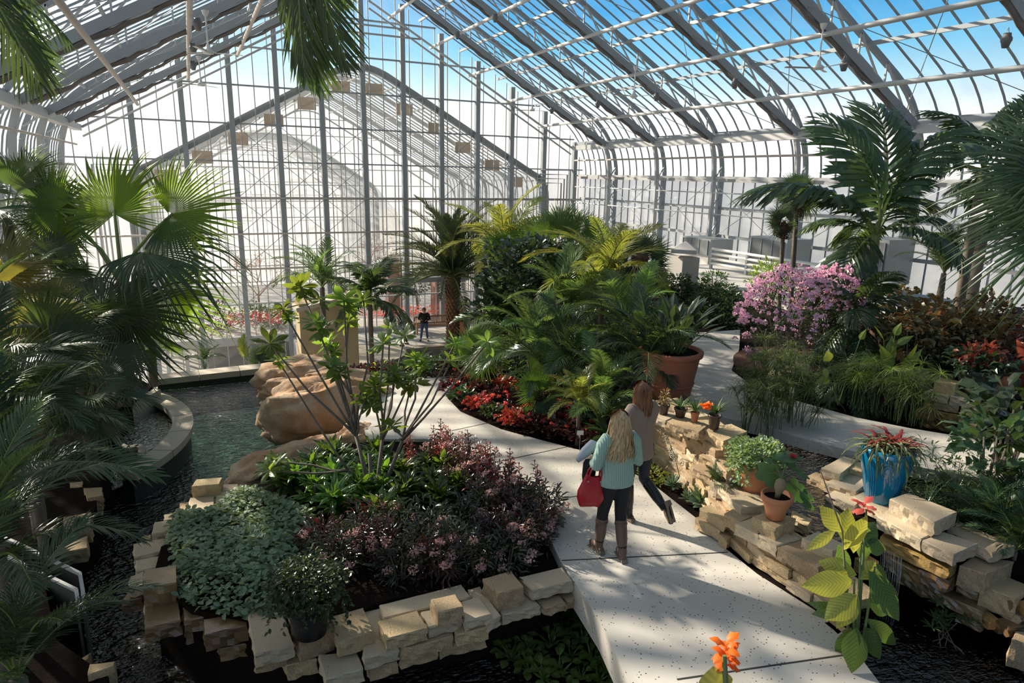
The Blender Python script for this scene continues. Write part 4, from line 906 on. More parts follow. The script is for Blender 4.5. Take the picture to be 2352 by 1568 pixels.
# ---- far bank of the stream, right side
GR = 'stone blocks on the far bank of the stream'
for d in [
 ('E', (1445, 322), (1750, 485), (1905, 412), (1570, 280), .64, .17, 'thick wedge-shaped block on top, right of the blue urn', sand_p),
 ('E', (1360, 440), (1662, 596), (1765, 545), (1425, 402), .47, .14, 'slab below the wedge-shaped block, overhanging the fall', sand_p),
 ('E', (1664, 602), (1882, 702), (2046, 625), (1805, 545), .46, .13, 'slab with a broken front edge above the little waterfall', sand_p),
 ('E', (1830, 530), (2140, 690), (2300, 640), (1905, 470), .42, .12, 'long slab ending in a rough point at the far right', sand_p),
 ('E', (1915, 775), (2105, 835), (2288, 745), (2015, 702), .27, .22, 'grey-brown block in shade below the rough-pointed slab', sand),
 ('E', (1905, 870), (2060, 920), (2120, 880), (1960, 840), .08, .14, 'dark wet block under the grey-brown one', sand_w),
 ('E', (2060, 910), (2300, 1000), (2440, 930), (2215, 840), .10, .22, 'thick block with a lit rough face at the right edge', sand),
 ('E', (1945, 950), (2330, 1125), (2440, 1060), (2040, 912), -.08, .10, 'long thin slab under the right-edge block', sand),
 ('E', (2070, 1085), (2285, 1190), (2330, 1160), (2115, 1070), -.22, .10, 'small thin slab low at the right edge of the dark pool', sand),
 ('E', (2268, 1270), (2400, 1310), (2420, 1230), (2300, 1215), -.20, .30, 'lit rough block at the bottom of the right edge', sand),
 ('E', (1375, 590), (1850, 800), (1905, 760), (1405, 540), .26, .12, 'long wet ochre ledge the water falls from', sand_o),
 ('E', (1400, 700), (1650, 830), (1720, 800), (1450, 660), .10, .14, 'wet stone shelf halfway down behind the falling water', sand_w),
 ('E', (1480, 800), (1800, 940), (1860, 900), (1540, 760), -.05, .14, 'lower wet stone shelf in the splash', sand_w),
 ('E', (1780, 960), (2080, 1090), (2120, 1050), (1840, 920), -.12, .12, 'wet shelf leading from the splash to the right edge', sand_w),
 ('E', (1900, 1080), (2080, 1160), (2110, 1120), (1940, 1050), -.26, .12, 'low wet stone at the foot of the right bank', sand_w),
 ('E', (1640, 800), (1850, 880), (1900, 840), (1680, 770), .12, .14, 'wet brown block under the ochre ledge', sand_w),
 ('F', (525, 1075), (702, 1130), (862, 1005), (722, 968), .50, .13, 'grey-topped block left of the blue urn, edge over dark water', sand_p),
 ('F', (782, 1080), (942, 1115), (955, 1030), (835, 1018), .48, .15, 'rough block tucked behind the blue urn', sand),
 ('F', (560, 1200), (842, 1290), (985, 1185), (765, 1122), .40, .13, 'broad grey slab in front of the blue urn', sand_p),
 ('F', (400, 1145), (565, 1215), (640, 1160), (475, 1110), .36, .13, 'slab at the water left of the broad grey slab', sand),
 ('F', (562, 1318), (835, 1415), (905, 1350), (655, 1272), .33, .12, 'slab with dark pits near the orange canna flower', sand_p),
 ('F', (805, 1330), (1095, 1485), (1170, 1440), (948, 1270), .38, .12, 'slab carrying the blue urn', sand_p),
 ('F', (860, 975), (935, 1005), (960, 985), (880, 955), .44, .1, 'small block peeping out behind the blue urn', sand)]:
    block(*d[:8], mt=d[8], group=GR, name='bank_block', rough=.009)
GT = 'stone blocks of the terrace at the right edge'
for d in [
 ('F', (1545, 292), (1740, 330), (1788, 295), (1598, 262), .98, .22, 'cube on the terrace left of the dark green pot', sand),
 ('F', (1455, 385), (1672, 428), (1705, 398), (1512, 362), .80, .13, 'slab under the terrace cube, left one', sand_p),
 ('F', (1688, 425), (1895, 460), (2010, 425), (1740, 392), .80, .14, 'slab under the dark green pot', sand_p),
 ('F', (1545, 478), (1770, 520), (1790, 480), (1560, 450), .66, .12, 'second-course slab of the terrace, left one', sand),
 ('F', (1785, 525), (1970, 560), (2060, 520), (1800, 480), .66, .14, 'second-course slab of the terrace, right one', sand_p),
 ('F', (1435, 520), (1560, 545), (1560, 480), (1470, 465), .62, .2, 'craggy ochre lump at the left end of the terrace', sand_o),
 ('F', (1530, 560), (1860, 620), (1915, 595), (1540, 530), .52, .14, 'long ochre slab in the middle of the terrace', sand_o),
 ('F', (1390, 560), (1540, 600), (1560, 570), (1400, 535), .50, .14, 'ochre block left under the long ochre slab', sand_o),
 ('F', (1430, 610), (1700, 670), (1740, 640), (1450, 580), .38, .16, 'ochre block with a sunlit rough face', sand_o),
 ('F', (1480, 680), (1690, 730), (1735, 700), (1490, 650), .24, .16, 'bottom ochre block of the terrace', sand_o),
 ('F', (1760, 650), (1930, 695), (1960, 640), (1770, 610), .46, .13, 'block right of the long ochre slab', sand),
 ('F', (1780, 720), (1950, 770), (1965, 720), (1790, 690), .33, .13, 'block below the one right of the long ochre slab', sand),
 ('F', (1740, 780), (1900, 800), (1950, 770), (1780, 740), .2, .1, 'lowest brown block of the terrace', sand),
 ('F', (2020, 440), (2230, 420), (2250, 330), (2050, 330), .86, .25, 'rough-faced block right of the dark green pot', sand),
 ('F', (1205, 285), (1330, 300), (1380, 250), (1260, 225), .82, .16, 'white-topped block at the left of the upper row', sand_p),
 ('F', (1335, 300), (1445, 275), (1440, 232), (1340, 250), .82, .18, 'white-topped block second in the upper row', sand_p),
 ('F', (1450, 290), (1545, 265), (1620, 235), (1450, 235), .84, .18, 'white-topped block third in the upper row', sand_p),
 ('F', (1120, 210), (1300, 205), (1330, 175), (1150, 175), .92, .14, 'pale slab behind the upper row, left', sand_p),
 ('F', (1290, 190), (1500, 215), (1540, 180), (1330, 155), .95, .14, 'sunlit white slab behind the upper row', sand_p),
 ('F', (1510, 215), (1720, 240), (1760, 200), (1540, 180), .95, .18, 'pale slab behind the terrace cube', sand_p),
 ('F', (2050, 300), (2300, 330), (2310, 250), (2080, 230), .98, .16, 'slab under the small pot at the right edge', sand_p),
 ('F', (2130, 220), (2300, 240), (2300, 180), (2150, 165), 1.12, .2, 'raised block behind the small pot at the right edge', sand_p),
 ('F', (40, 230), (190, 250), (230, 190), (90, 180), .75, .2, 'sunlit block behind the papyrus, left', sand_p),
 ('F', (170, 210), (400, 230), (420, 170), (200, 150), .80, .2, 'sunlit block behind the papyrus, right', sand_p),
 ('F', (70, 370), (300, 400), (320, 300), (110, 290), .62, .3, 'large sunlit block low behind the papyrus', sand_p),
 ('F', (290, 140), (420, 155), (440, 100), (320, 90), .95, .2, 'reddish-brown block below the pink shrub', sand)]:
    block(*d[:8], mt=d[8], group=GT, name='terrace_block', rough=.009)
# ---- dry-stone retaining wall along the path: courses of split blocks
def along(pts, s):
    ds = [np.linalg.norm(b-a) for a, b in zip(pts, pts[1:])]; L = sum(ds); s = s*L
    for (a, b), d in zip(zip(pts, pts[1:]), ds):
        if s <= d+1e-9: return a+(b-a)*s/d, (b-a)/d
        s -= d
    return pts[-1], (pts[-1]-pts[-2])/ds[-1]
LEN = sum(np.linalg.norm(b-a) for a, b in zip(RWB, RWB[1:]))
g = np.random.default_rng(21)
# variants: shared meshes, scaled a little by each stone
VAR = [rough_block([(-.5*a, -.14, 0), (.5*a, -.14, 0), (.5*a, .14, 0), (-.5*a, .14, 0)], .098, 900+i, .006, .06).mesh('wall_stone', [sand if i % 3 else sand_p]) for i, a in enumerate((.26, .34, .42, .30, .38, .50, .24, .46))]
VL = (.26, .34, .42, .30, .38, .50, .24, .46)
def hprof(t):  # wall height along the path
    return float(np.interp(t, [0, .30, .42, .52, .62, .72, .86, 1], [.86, .84, .72, .52, .44, .42, .36, .22]))
marks = ['beneath the big terracotta planter', 'beneath the row of small pots', 'beside the low succulents', 'below the terracotta pot of ground ivy', 'below the small caudex plant pot', 'in the middle of the sunlit low stretch', 'behind the tall canna leaves', 'at the tapering near end']
words = ['bottom', 'second', 'third', 'fourth', 'fifth', 'sixth', 'seventh', 'eighth', 'top']
ci = 0; cnt = {}
ch = .096
while ci*ch < .9:
    s = -.10*(ci % 2)-.05*g.random(); z = (ci+1)*ch
    while s < LEN:
        v = int(g.integers(8)); L = VL[v]*g.uniform(.92, 1.08); t = (s+L/2)/LEN
        if 0 <= t <= 1 and z <= hprof(t)+.05:
            p, d = along(RWB, t); n_ = np.array([d[1], -d[0], 0]); n_ = n_ if n_[0] < 0 or True else -n_
            inw = np.array([-d[1], d[0], 0]); inw = inw if inw[0] > 0 else -inw
            back = .10+.20*z+(.0 if z < .5 else .04)+g.normal(0, .012)+(.0 if g.random() > .1 else -.04)
            top = z+ch > hprof(t)+.05
            o = ob('wall_stone', VAR[v]); o.location = V(p+inw*(back+.05)+[0, 0, z]); o.rotation_euler = (g.normal(0, .008), g.normal(0, .012), math.atan2(d[1], d[0])+g.normal(0, .025)+(math.pi if g.random() > .5 else 0)); o.scale = (L/VL[v]*.975, 1.35 if top else 1, 1)
            mk = marks[min(7, int(t*8))]; key = (mk, ci); cnt[key] = cnt.get(key, 0)+1
            pos = ['first', 'next', 'third', 'fourth', 'fifth', 'sixth'][cnt[key]-1]
            tag(o, f'split {"cap" if top else "wall"} stone, {words[min(8, ci)]} course, {pos} from afar, {mk}', 'wall stone', 'split stones of the low wall beside the path')
        s += L+.006
    ci += 1
# capping slabs and steps of the wall
for d in [
 ('D', (1100, 345), (1240, 385), (1320, 345), (1090, 285), .95, .09, 'cap slab at the far end of the low wall, behind the brown-haired woman', sand_p),
 ('D', (1160, 410), (1290, 455), (1420, 395), (1240, 350), .93, .10, 'cap slab of the low wall under the first small pots', sand_p),
 ('D', (1290, 460), (1590, 560), (1680, 490), (1400, 395), .92, .11, 'cap slab of the low wall under the orange-flowering pot', sand),
 ('D', (1620, 520), (1810, 640), (2030, 550), (1880, 480), .90, .13, 'cap slab with a notched end at the near end of the pot row', sand),
 ('D', (1590, 760), (1760, 840), (1825, 790), (1660, 735), .62, .13, 'step block jutting above the hollow in the low wall', sand),
 ('D', (1510, 860), (1700, 960), (1790, 910), (1600, 830), .52, .12, 'step block beside the ground ivy pot, lower', sand),
 ('D', (1690, 990), (1850, 1060), (1960, 960), (1840, 900), .50, .18, 'step block left of the ground ivy pot', sand_p),
 ('E', (350, 250), (540, 330), (640, 240), (440, 180), .46, .20, 'block carrying the ground ivy pot', sand),
 ('E', (440, 345), (640, 430), (720, 350), (560, 300), .42, .16, 'grey block between the two terracotta pots', sand_p),
 ('E', (330, 420), (440, 480), (520, 440), (400, 380), .40, .16, 'rough corner block at the path bend of the low wall', sand),
 ('E', (515, 445), (680, 525), (815, 455), (640, 395), .55, .17, 'raised block carrying the caudex plant pot', sand),
 ('E', (400, 490), (560, 570), (640, 520), (520, 450), .41, .13, 'cap slab of the low wall below the caudex plant pot', sand_p),
 ('E', (545, 560), (680, 640), (850, 590), (640, 520), .41, .13, 'cap slab of the low wall, second below the caudex pot', sand_p),
 ('E', (685, 650), (960, 790), (1060, 740), (850, 600), .40, .13, 'long cap slab reaching towards the canna', sand),
 ('E', (850, 590), (1060, 680), (1160, 640), (960, 540), .50, .17, 'block set on the cap slabs left of the canna', sand_p),
 ('E', (790, 470), (900, 500), (925, 460), (790, 400), .42, .12, 'slab behind the raised pot block at the stream', sand),
 ('E', (1210, 720), (1370, 790), (1375, 745), (1300, 700), .15, .16, 'reddish block in shade behind the canna stems', sand_o),
 ('E', (1000, 1160), (1100, 1240), (1160, 1200), (1060, 1140), .0, .2, 'small block at the foot of the canna by the path', sand),
 ('E', (130, 450), (300, 540), (330, 520), (190, 430), .16, .13, 'long rough block at the path bend, lower left of the low wall', sand),
 ('E', (160, 385), (330, 480), (370, 440), (230, 360), .28, .13, 'long rough block above the one at the path bend', sand),
 ('E', (290, 560), (345, 610), (375, 575), (330, 545), .12, .12, 'small broken stone at the path bend', sand)]:
    block(*d[:8], mt=d[8], group='capping blocks of the low wall beside the path', name='cap_block', rough=.009)
# ---- boulders
bould = mat('ochre_boulder', (.60, .45, .31), .9, grain=.35, var=.9, vscale=2.2, bump=1.0, bscale=7, col2=(.42, .20, .07))
from mathutils import noise as mn
def boulder(label, c, dim, rz, seed, flat=.55, tilt=0):
    bm_ = MB(); n, k = 56, 34; V_ = []
    for i in range(k+1):
        ph = math.pi*i/k
        for j in range(n):
            th = 2*math.pi*j/n; x, y, z = math.sin(ph)*math.cos(th), math.sin(ph)*math.sin(th), math.cos(ph)
            s = lambda v, e: math.copysign(abs(v)**e, v); p = Vector((s(x, .8), s(y, .8), s(z, flat)))
            q = p*1.6+Vector((seed*3.1, seed, 0)); dsp = .22*mn.noise(q)+.12*mn.noise(q*2.4)+.05*mn.noise(q*5.5)+.025*mn.noise(q*12)-.10*abs(mn.noise(Vector((q.x*.8, q.y*.8, q.z*5))))
            p = p*(1+dsp); V_.append((p.x*dim[0]/2, p.y*dim[1]/2, p.z*dim[2]/2))
    F = [(i*n+j, (i+1)*n+j, (i+1)*n+(j+1) % n, i*n+(j+1) % n) for i in range(k) for j in range(n)]
    bm_.add(V_, F); o = bm_.build('boulder', bould, None, True, V(c)); o.rotation_euler = (tilt, 0, rz); return tag(o, label, 'boulder', 'rounded ochre boulders beside the pool')
c = Pz(745, 935, -.35); boulder('largest ochre boulder, flat-topped with a hollow, jutting over the green pool', (c[0], c[1], -.40), (2.25, 1.15, 1.15), .05, 2, .5)
c = Pz(735, 880, -.3); boulder('low layered boulder directly behind the largest one', (c[0], c[1], -.38), (2.3, .9, .72), -.1, 5, .7)
c = Pz(710, 835, 0); boulder('greyish boulder at the back beside the pool coping', (c[0]-.2, c[1], -.35), (1.9, 1.3, .95), .3, 7, .8)
c = Pz(672, 1050, -.35); boulder('long orange boulder sloping into the pool in front of the largest one', (c[0], c[1], -.52), (2.25, .85, .62), .42, 11, .75, .1)
c = Pz(820, 1000, -.3); boulder('small boulder half hidden beside the path end of the largest one', (c[0], c[1]-.1, -.35), (.8, .6, .55), .4, 13, .6)
stf(MB().box(tuple(Pz(640, 925, -.62)+[.1, 0, 0]), (.45, .9, .12), .1).build('trim_ledge', cop)); stf(MB().box(tuple(Pz(650, 935, -1.0)+[.3, 0, -.35]), (.7, .9, .5), .1).build('wall_pool_pier', wallk))
stf(MB().box(tuple(Pz(740, 1025, -1.5)), (1.2, .6, .5), -.4).build('wall_pool_pier', wallk))
# ---- round basin
bw = mat('basin_concrete', (.50, .45, .37), .8, var=.3, vscale=2, bump=.2)
pA = [px('4', *p) for p in ((1040, 1130), (1180, 1170), (1260, 1240), (1290, 1310), (1260, 1400), (1170, 1490), (1010, 1590), (930, 1680))]
PO = [Pz(x, y, -.5) for x, y in pA]
xs = np.array([p[:2] for p in PO]); A_ = np.c_[2*xs, np.ones(len(xs))]; sol = np.linalg.lstsq(A_, (xs**2).sum(1), rcond=None)[0]; bc = sol[:2]; br = math.sqrt(sol[2]+bc@bc)
print('BASIN', bc, br)
bas = empty('round_basin', (bc[0], bc[1], -1.0), label='round raised basin with a pale stone rim, water churning inside', cat='basin')
a0, a1 = [math.atan2(PO[i][1]-bc[1], PO[i][0]-bc[0]) for i in (0, -1)]
if a1 > a0: a1 -= 2*math.pi
def arcwall(r0, r1, z0, z1, a0, a1, n=40):
    m = MB(); V_ = []
    for i in range(n+1):
        a = a0+(a1-a0)*i/n
        for r, z in ((r0, z0), (r1, z0), (r1, z1), (r0, z1)): V_.append((bc[0]+r*math.cos(a), bc[1]+r*math.sin(a), z))
    F = [(i*4+j, i*4+(j+1) % 4, (i+1)*4+(j+1) % 4, (i+1)*4+j) for i in range(n) for j in range(4)]+[(0, 1, 2, 3), (n*4+3, n*4+2, n*4+1, n*4)]
    m.add(V_, F); return m
for i in range(5): keep(arcwall(br-.30, br+.05, -.62, -.5, a0+(a1-a0)*i/5-.004, a0+(a1-a0)*(i+1)/5+.004, 12).build('rim_stone', cop), bas)
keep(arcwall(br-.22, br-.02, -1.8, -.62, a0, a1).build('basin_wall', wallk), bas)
q0 = Pz(*px('4', 1060, 1105), -.35); q1 = Pz(*px('4', 745, 1300), -.35)
keep(MB().bar(q0+[0, 0, -.5], q1+[0, 0, -.5], .14, 1.0).build('straight_wall', bw), bas)
churn = watermat('churned_water', (.35, .4, .36), .9, 7, .08)
o = MB().lathe([(0, -.72), (br-.2, -.72)], 48, (bc[0], bc[1], 0)).build('basin_water', churn); tag(o, 'churning dark water filling the round basin', 'water', kind='stuff')
tro = empty('curved_trough', V(Pz(320, 1060, -.6)), label='small curved concrete trough at the near side of the round basin', cat='trough')
m = MB(); tp = [Pz(*px('4', *p), -.55) for p in ((775, 1420), (800, 1470), (860, 1500), (930, 1480), (960, 1500), (950, 1560))]
for a, b in zip(tp, tp[1:]): m.bar(a+[0, 0, -.3], b+[0, 0, -.3], .10, .6)
keep(m.build('wall', bw), tro)
# pale octagonal trough in the lower left
oc = empty('pale_trough', V(Pz(120, 1350, -.5)), label='pale-rimmed angular trough in the shaded lower left', cat='trough')
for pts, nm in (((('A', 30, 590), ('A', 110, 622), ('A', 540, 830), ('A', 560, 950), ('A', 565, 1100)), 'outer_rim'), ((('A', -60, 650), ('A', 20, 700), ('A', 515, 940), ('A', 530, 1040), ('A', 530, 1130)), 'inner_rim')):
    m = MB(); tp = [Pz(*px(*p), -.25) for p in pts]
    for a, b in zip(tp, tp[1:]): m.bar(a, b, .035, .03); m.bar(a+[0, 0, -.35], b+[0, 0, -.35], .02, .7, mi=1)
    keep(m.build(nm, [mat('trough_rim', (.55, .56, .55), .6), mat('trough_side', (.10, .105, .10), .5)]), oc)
# dark pools on the right
stf(poly_slab(MB(), PX([(1740, 1010), (1850, 1010), (1985, 1045), (2010, 1075), (1900, 1150), (1960, 1200), (1990, 1260), (1850, 1240), (1780, 1140), (1700, 1080)], .235), .235, .01).build('floor_stream_bed', mud))
tag(poly_slab(MB(), PX([(1740, 1005), (1850, 1005), (1990, 1045), (2010, 1075), (1900, 1150), (1960, 1200), (1990, 1260), (1850, 1240), (1780, 1140), (1700, 1080)], .26), .26, .01).build('stream_water', water_d), 'dark upper stream water under the concrete path edge', 'water', kind='stuff')
stf(poly_slab(MB(), PX([(1905, 1350), (1900, 1270), (1930, 1235), (2040, 1150), (2352, 1240), (2800, 1400)], -.55)+[(9.2, -2), (4.6, -2), tuple(Pz(2020, 1600, 0)[:2])], -.75, .1).build('floor_lower_pool', mud))
tag(poly_slab(MB(), PX([(1905, 1350), (1900, 1270), (1930, 1235), (2040, 1150), (2352, 1240), (2800, 1400)], -.55)+[(9.2, -2), (4.6, -2), tuple(Pz(2020, 1600, 0)[:2])], -.55, .01).build('lower_pool_water', water_d), 'dark lower pool below the little waterfall', 'water', kind='stuff')
# ======================= beds, shrubs and pots
lf = simple_leaf(1, .42); lf_n = simple_leaf(1, .22, .2, .25); lf_r = simple_leaf(1, .7, .15, .1)
def plant(name, label, cat, base, group=None): return empty(name, V(base), label=label, cat=cat, group=group)
def part(root, mb, name, mats, smooth=False): return keep(mb.build(name, mats, None, smooth), root)
def stems(root, base, n, h, spread, r=.008, m_=None, seed=0, name='stems'):
    g = np.random.default_rng(seed); m = MB()
    for i in range(n):
        a = g.uniform(0, 6.28); q = spread*g.random()**.5; e = np.array(base)+[q*math.cos(a), q*math.sin(a), h*g.uniform(.6, 1)]
        b = np.array(base)+[q*.3*math.cos(a), q*.3*math.sin(a), 0]; m.tube([b, (b*.6+e*.4)+[0, 0, .06*h], e], [r*1.3, r, r*.6], 5)
    return part(root, m, name, m_ or stem_b)
# --- island: carpet of sage-edged leaves
IS = lambda *p: [Pz(*px(*q), ZB) for q in p]
poly = IS(('B', 140, 430), ('B', 330, 420), ('B', 440, 330), ('B', 620, 300), ('B', 900, 420), ('B', 980, 620), ('B', 860, 850), ('B', 700, 990), ('B', 480, 960), ('B', 300, 920), ('B', 60, 800), ('B', 170, 700), ('B', 110, 560))
m = mound(9, poly, ZB-.02, .30, lf_r, .10, 1) if 0 else MB()
leafs = MB().merge(MB()); lr = simple_leaf(1, .66, .12, .12)
pc_ = sum(poly)/len(poly); poly = [pc_+(p-pc_)*1.22+np.array([-.13, -.13, 0]) for p in poly]
m = mound(5600, poly, ZB-.02, .32, lr, .075, 1, (-.25, .55)); n1 = m.n
edge = simple_leaf(1.07, .74, .12, .12)
g = np.random.default_rng(1)
o = m.build('sage_leaved_carpet', L_sage); tag(o, 'carpet of pale-edged grey-green oval leaves on the stream side of the island', 'ground cover', kind='stuff')
# crotons: rosettes of long glossy leaves
def rosette(mb, c, n, L, W, e=(1.2, -.1), seed=0, k=6, fold=.3, wave=.12, droop=.9, shape=.5, mi=0):
    g = np.random.default_rng(seed)
    for i in range(n):
        t = i/n; az = GA*i+g.normal(0, .15); ee = e[0]+(e[1]-e[0])*t+g.normal(0, .1); b = blade(L*g.uniform(.75, 1.1), W, ee, ee-droop*g.uniform(.7, 1.2), k, shape, fold, wave, int(g.integers(1e6)), mi=mi)
        mb.merge(b, Matrix.Translation(V(c)) @ Matrix.Rotation(az, 4, 'Z'))
    return mb
CROT = [rosette(MB(), (0, 0, .05), 22, .34, .042, (1.35, .1), s, 6, .3, .25).mesh('foliage', [leafmat('croton_leaf', (.045, .13, .02), .42, .22, tcol=(4.2, 3.4, .6), rnd=.35, spec=.8)]) for s in range(3)]
g = np.random.default_rng(5); cro = [('B', 900, 130), ('B', 1010, 60), ('B', 820, 200), ('B', 1080, 200), ('B', 1200, 300), ('B', 960, 290), ('B', 1330, 330), ('B', 1420, 200), ('B', 1560, 160), ('B', 1700, 120), ('B', 1640, 270), ('B', 1780, 330), ('B', 1520, 340), ('B', 1850, 160), ('B', 1280, 140), ('B', 1130, 60), ('B', 1400, 60), ('B', 1750, 230), ('B', 1450, 430), ('B', 1100, 360), ('B', 740, 190), ('B', 1900, 260)]
side = ['nearest the orange boulder', 'at the foot of the plumeria stems', 'towards the pink-flowering bush', 'in the middle of the clump', 'on the path side of the clump']
for i, (k, x, y) in enumerate(cro):
    b = Pz(*px(k, x, y+90), ZB); r_ = plant('leafy_shrub', 'long-leaved glossy green shrub on the island, '+('stream side of the plumeria stems' if x < 1250 else 'path side of the plumeria stems'), 'shrub', b, 'long-leaved shrubs on the stream side' if x < 1250 else 'long-leaved shrubs on the path side')
    o = ob('foliage', CROT[i % 3]); o.location = V(b+[0, 0, .06]); o.rotation_euler = (g.normal(0, .12), g.normal(0, .12), g.uniform(0, 6)); s = g.uniform(1.0, 1.35); o.scale = (s, s, s*1.1); keep(o, r_)
    o2 = ob('foliage', CROT[(i+1) % 3]); o2.location = V(b+[g.normal(0, .07), g.normal(0, .07), .24]); o2.rotation_euler = (g.normal(0, .25), g.normal(0, .25), g.uniform(0, 6)); o2.scale = (s*.8,)*3; keep(o2, r_)
    keep(MB().tube([b, b+[0, 0, .3]], .012, 5).build('stem', stem_b), r_)
# dark flowering shrubs with hanging pale pink clusters
def flower_cluster(mb, c, r, n, seed, mi=0, pet=.018, down=True):
    g = np.random.default_rng(seed); m_ = simple_leaf(1, .8, .3, .1)
    p = g.normal(0, 1, (n, 3)); p /= np.linalg.norm(p, axis=1)[:, None]; p *= r*g.uniform(.5, 1, (n, 1)); p[:, 2] *= .7
    if down: p[:, 2] -= r*.4
    scatter(mb, m_, p+np.array(c), rotmats(g.uniform(0, 6.28, n), g.uniform(-1.3, .3, n), g.uniform(0, 3, n)), pet*g.uniform(.7, 1.3, n), mi); return mb
dark = [('B', 1010, 620, .42), ('B', 1130, 720, .42), ('B', 1260, 640, .5), ('B', 1400, 700, .5), ('B', 1530, 800, .42), ('B', 1660, 700, .5), ('B', 1790, 780, .45), ('B', 1900, 690, .5), ('B', 2040, 760, .46), ('B', 2150, 640, .5), ('B', 2250, 760, .45), ('B', 2330, 640, .5), ('B', 2300, 470, .55), ('B', 2120, 420, .55), ('B', 1960, 520, .5), ('B', 1350, 520, .5), ('B', 1550, 560, .5), ('B', 1750, 560, .5), ('C', 880, 800, .55), ('C', 960, 660, .6), ('C', 800, 640, .6), ('C', 640, 500, .6)]
L_penta = leafmat('dark_shrub_leaf', (.035, .048, .022), .22, .25, rnd=.3, spec=.8)
for i, (k, x, y, h) in enumerate(dark):
    b = Pz(*px(k, x, y+70), ZB); left = k == 'B' and x < 1500
    r_ = plant('flowering_shrub', 'dark-leaved shrub with hanging pale pink clusters, '+('half nearer the potted ivy' if left else 'half nearer the path'), 'shrub', b, 'pink-clustered shrubs nearer the ivy' if left else 'pink-clustered shrubs nearer the path')
    part(r_, bush(330, b+[0, 0, h*.5], (.27, .27, h*.5), lf_n, .105, 40+i, .3), 'foliage', L_penta if i % 3 else L_bronze); stems(r_, b, 7, h*.8, .14, .006, seed=i)
    g = np.random.default_rng(i); m = MB()
    for j in range(4):
        a = g.uniform(-2.6, -.3); q = g.uniform(.12, .29); m = flower_cluster(MB(), b+[q*math.cos(a), q*math.sin(a), h*g.uniform(.45, .95)], .058, 40, i*7+j, pet=.024); part(r_, m, 'flower_cluster', F_pale)
# bronze-red tall stems along the path side
def redstem(b, h, seed, n=26, L=.10):
    g = np.random.default_rng(seed); m = MB(); tip = b+[g.normal(0, .06), g.normal(0, .06), h]; z = np.linspace(.25, 1, n); p = b+(tip-b)*z[:, None]
    scatter(m, simple_leaf(1, .3, .2, .35), p, rotmats(GA*np.arange(n), np.linspace(-.1, .6, n), g.normal(0, .3, n)), L*(1.1-.5*z**3)); return m, tip
rs = [('B', 1700, 40, .7), ('B', 1780, 90, .7), ('B', 1850, 60, .75), ('B', 1640, 20, .6), ('B', 1900, 140, .7), ('C', 300, 150, .75), ('C', 370, 180, .8), ('C', 440, 230, .75), ('C', 500, 320, .75), ('C', 560, 400, .7), ('C', 250, 250, .7), ('C', 400, 330, .75), ('C', 320, 420, .65), ('C', 200, 330, .65), ('C', 480, 440, .65), ('C', 560, 260, .75), ('C', 860, 470, .75), ('C', 740, 440, .7), ('C', 930, 480, .6), ('C', 100, 60, .7), ('C', 180, 110, .7), ('C', 40, 20, .7), ('C', 690, 520, .6), ('C', 640, 590, .6)]
for i, (k, x, y, h) in enumerate(rs):
    b = Pz(*px(k, x, y+140), ZB); upp = (k == 'B') or y < 200
    r_ = plant('bronze_shrub', 'upright bronze-red leafy stems against the pale path, '+('farther clump behind the green shrubs' if upp else 'nearer clump by the pink clusters'), 'shrub', b, 'farther bronze stems' if upp else 'nearer bronze stems')
    mm_ = MB(); st_ = MB(); g = np.random.default_rng(i+70)
    for j in range(5):
        bb = b+[g.normal(0, .09), g.normal(0, .09), 0]; m, t = redstem(bb, h*g.uniform(.6, 1.0), i*9+j); mm_.merge(m, mi=int(g.random() < .3)); st_.tube([bb, t], [.007, .004], 5)
    part(r_, mm_, 'foliage', [L_bronze, L_red]); part(r_, st_, 'stems', stem_b)
    if i % 2:
        for j in range(3): part(r_, flower_cluster(MB(), b+[g.normal(0, .12), g.normal(0, .12), h*g.uniform(.6, .9)], .05, 30, i*11+j, down=False, pet=.022), 'flower_cluster', F_pale)
# potted ivy on the front wall
b = Pz(*px('B', 920, 1225), -.06); r_ = plant('potted_ivy', 'dark pot of trailing small-leaved ivy on the front wall blocks', 'potted plant', b)
dpot = mat('black_pot', (.02, .02, .02), .45); pot(r_, b, .20, .36, dpot, taper=.72)
part(r_, bush(1500, b+[-.02, 0, .50], (.34, .34, .24), simple_leaf(1, .6, .15, .2), .055, 3, .35, (-.8, .6)), 'foliage', leafmat('ivy_leaf', (.045, .075, .02), .25, .3, rnd=.2))
g = np.random.default_rng(2); m = MB()
for i in range(26):
    a = g.uniform(0, 6.28); p = b+np.array([.3*math.cos(a), .3*math.sin(a), .42]); n = 9; q = p+np.outer(np.arange(n), [.008*math.cos(a), .008*math.sin(a), -.028*g.uniform(.5, 1.3)]); scatter(m, simple_leaf(1, .6), q, rotmats(g.uniform(0, 6, n), g.uniform(-1.2, 0, n), g.normal(0, .5, n)), .05*np.ones(n))
part(r_, m, 'trailing_shoots', leafmat('ivy_leaf', (.045, .075, .02)))['kind'] = 'stuff'
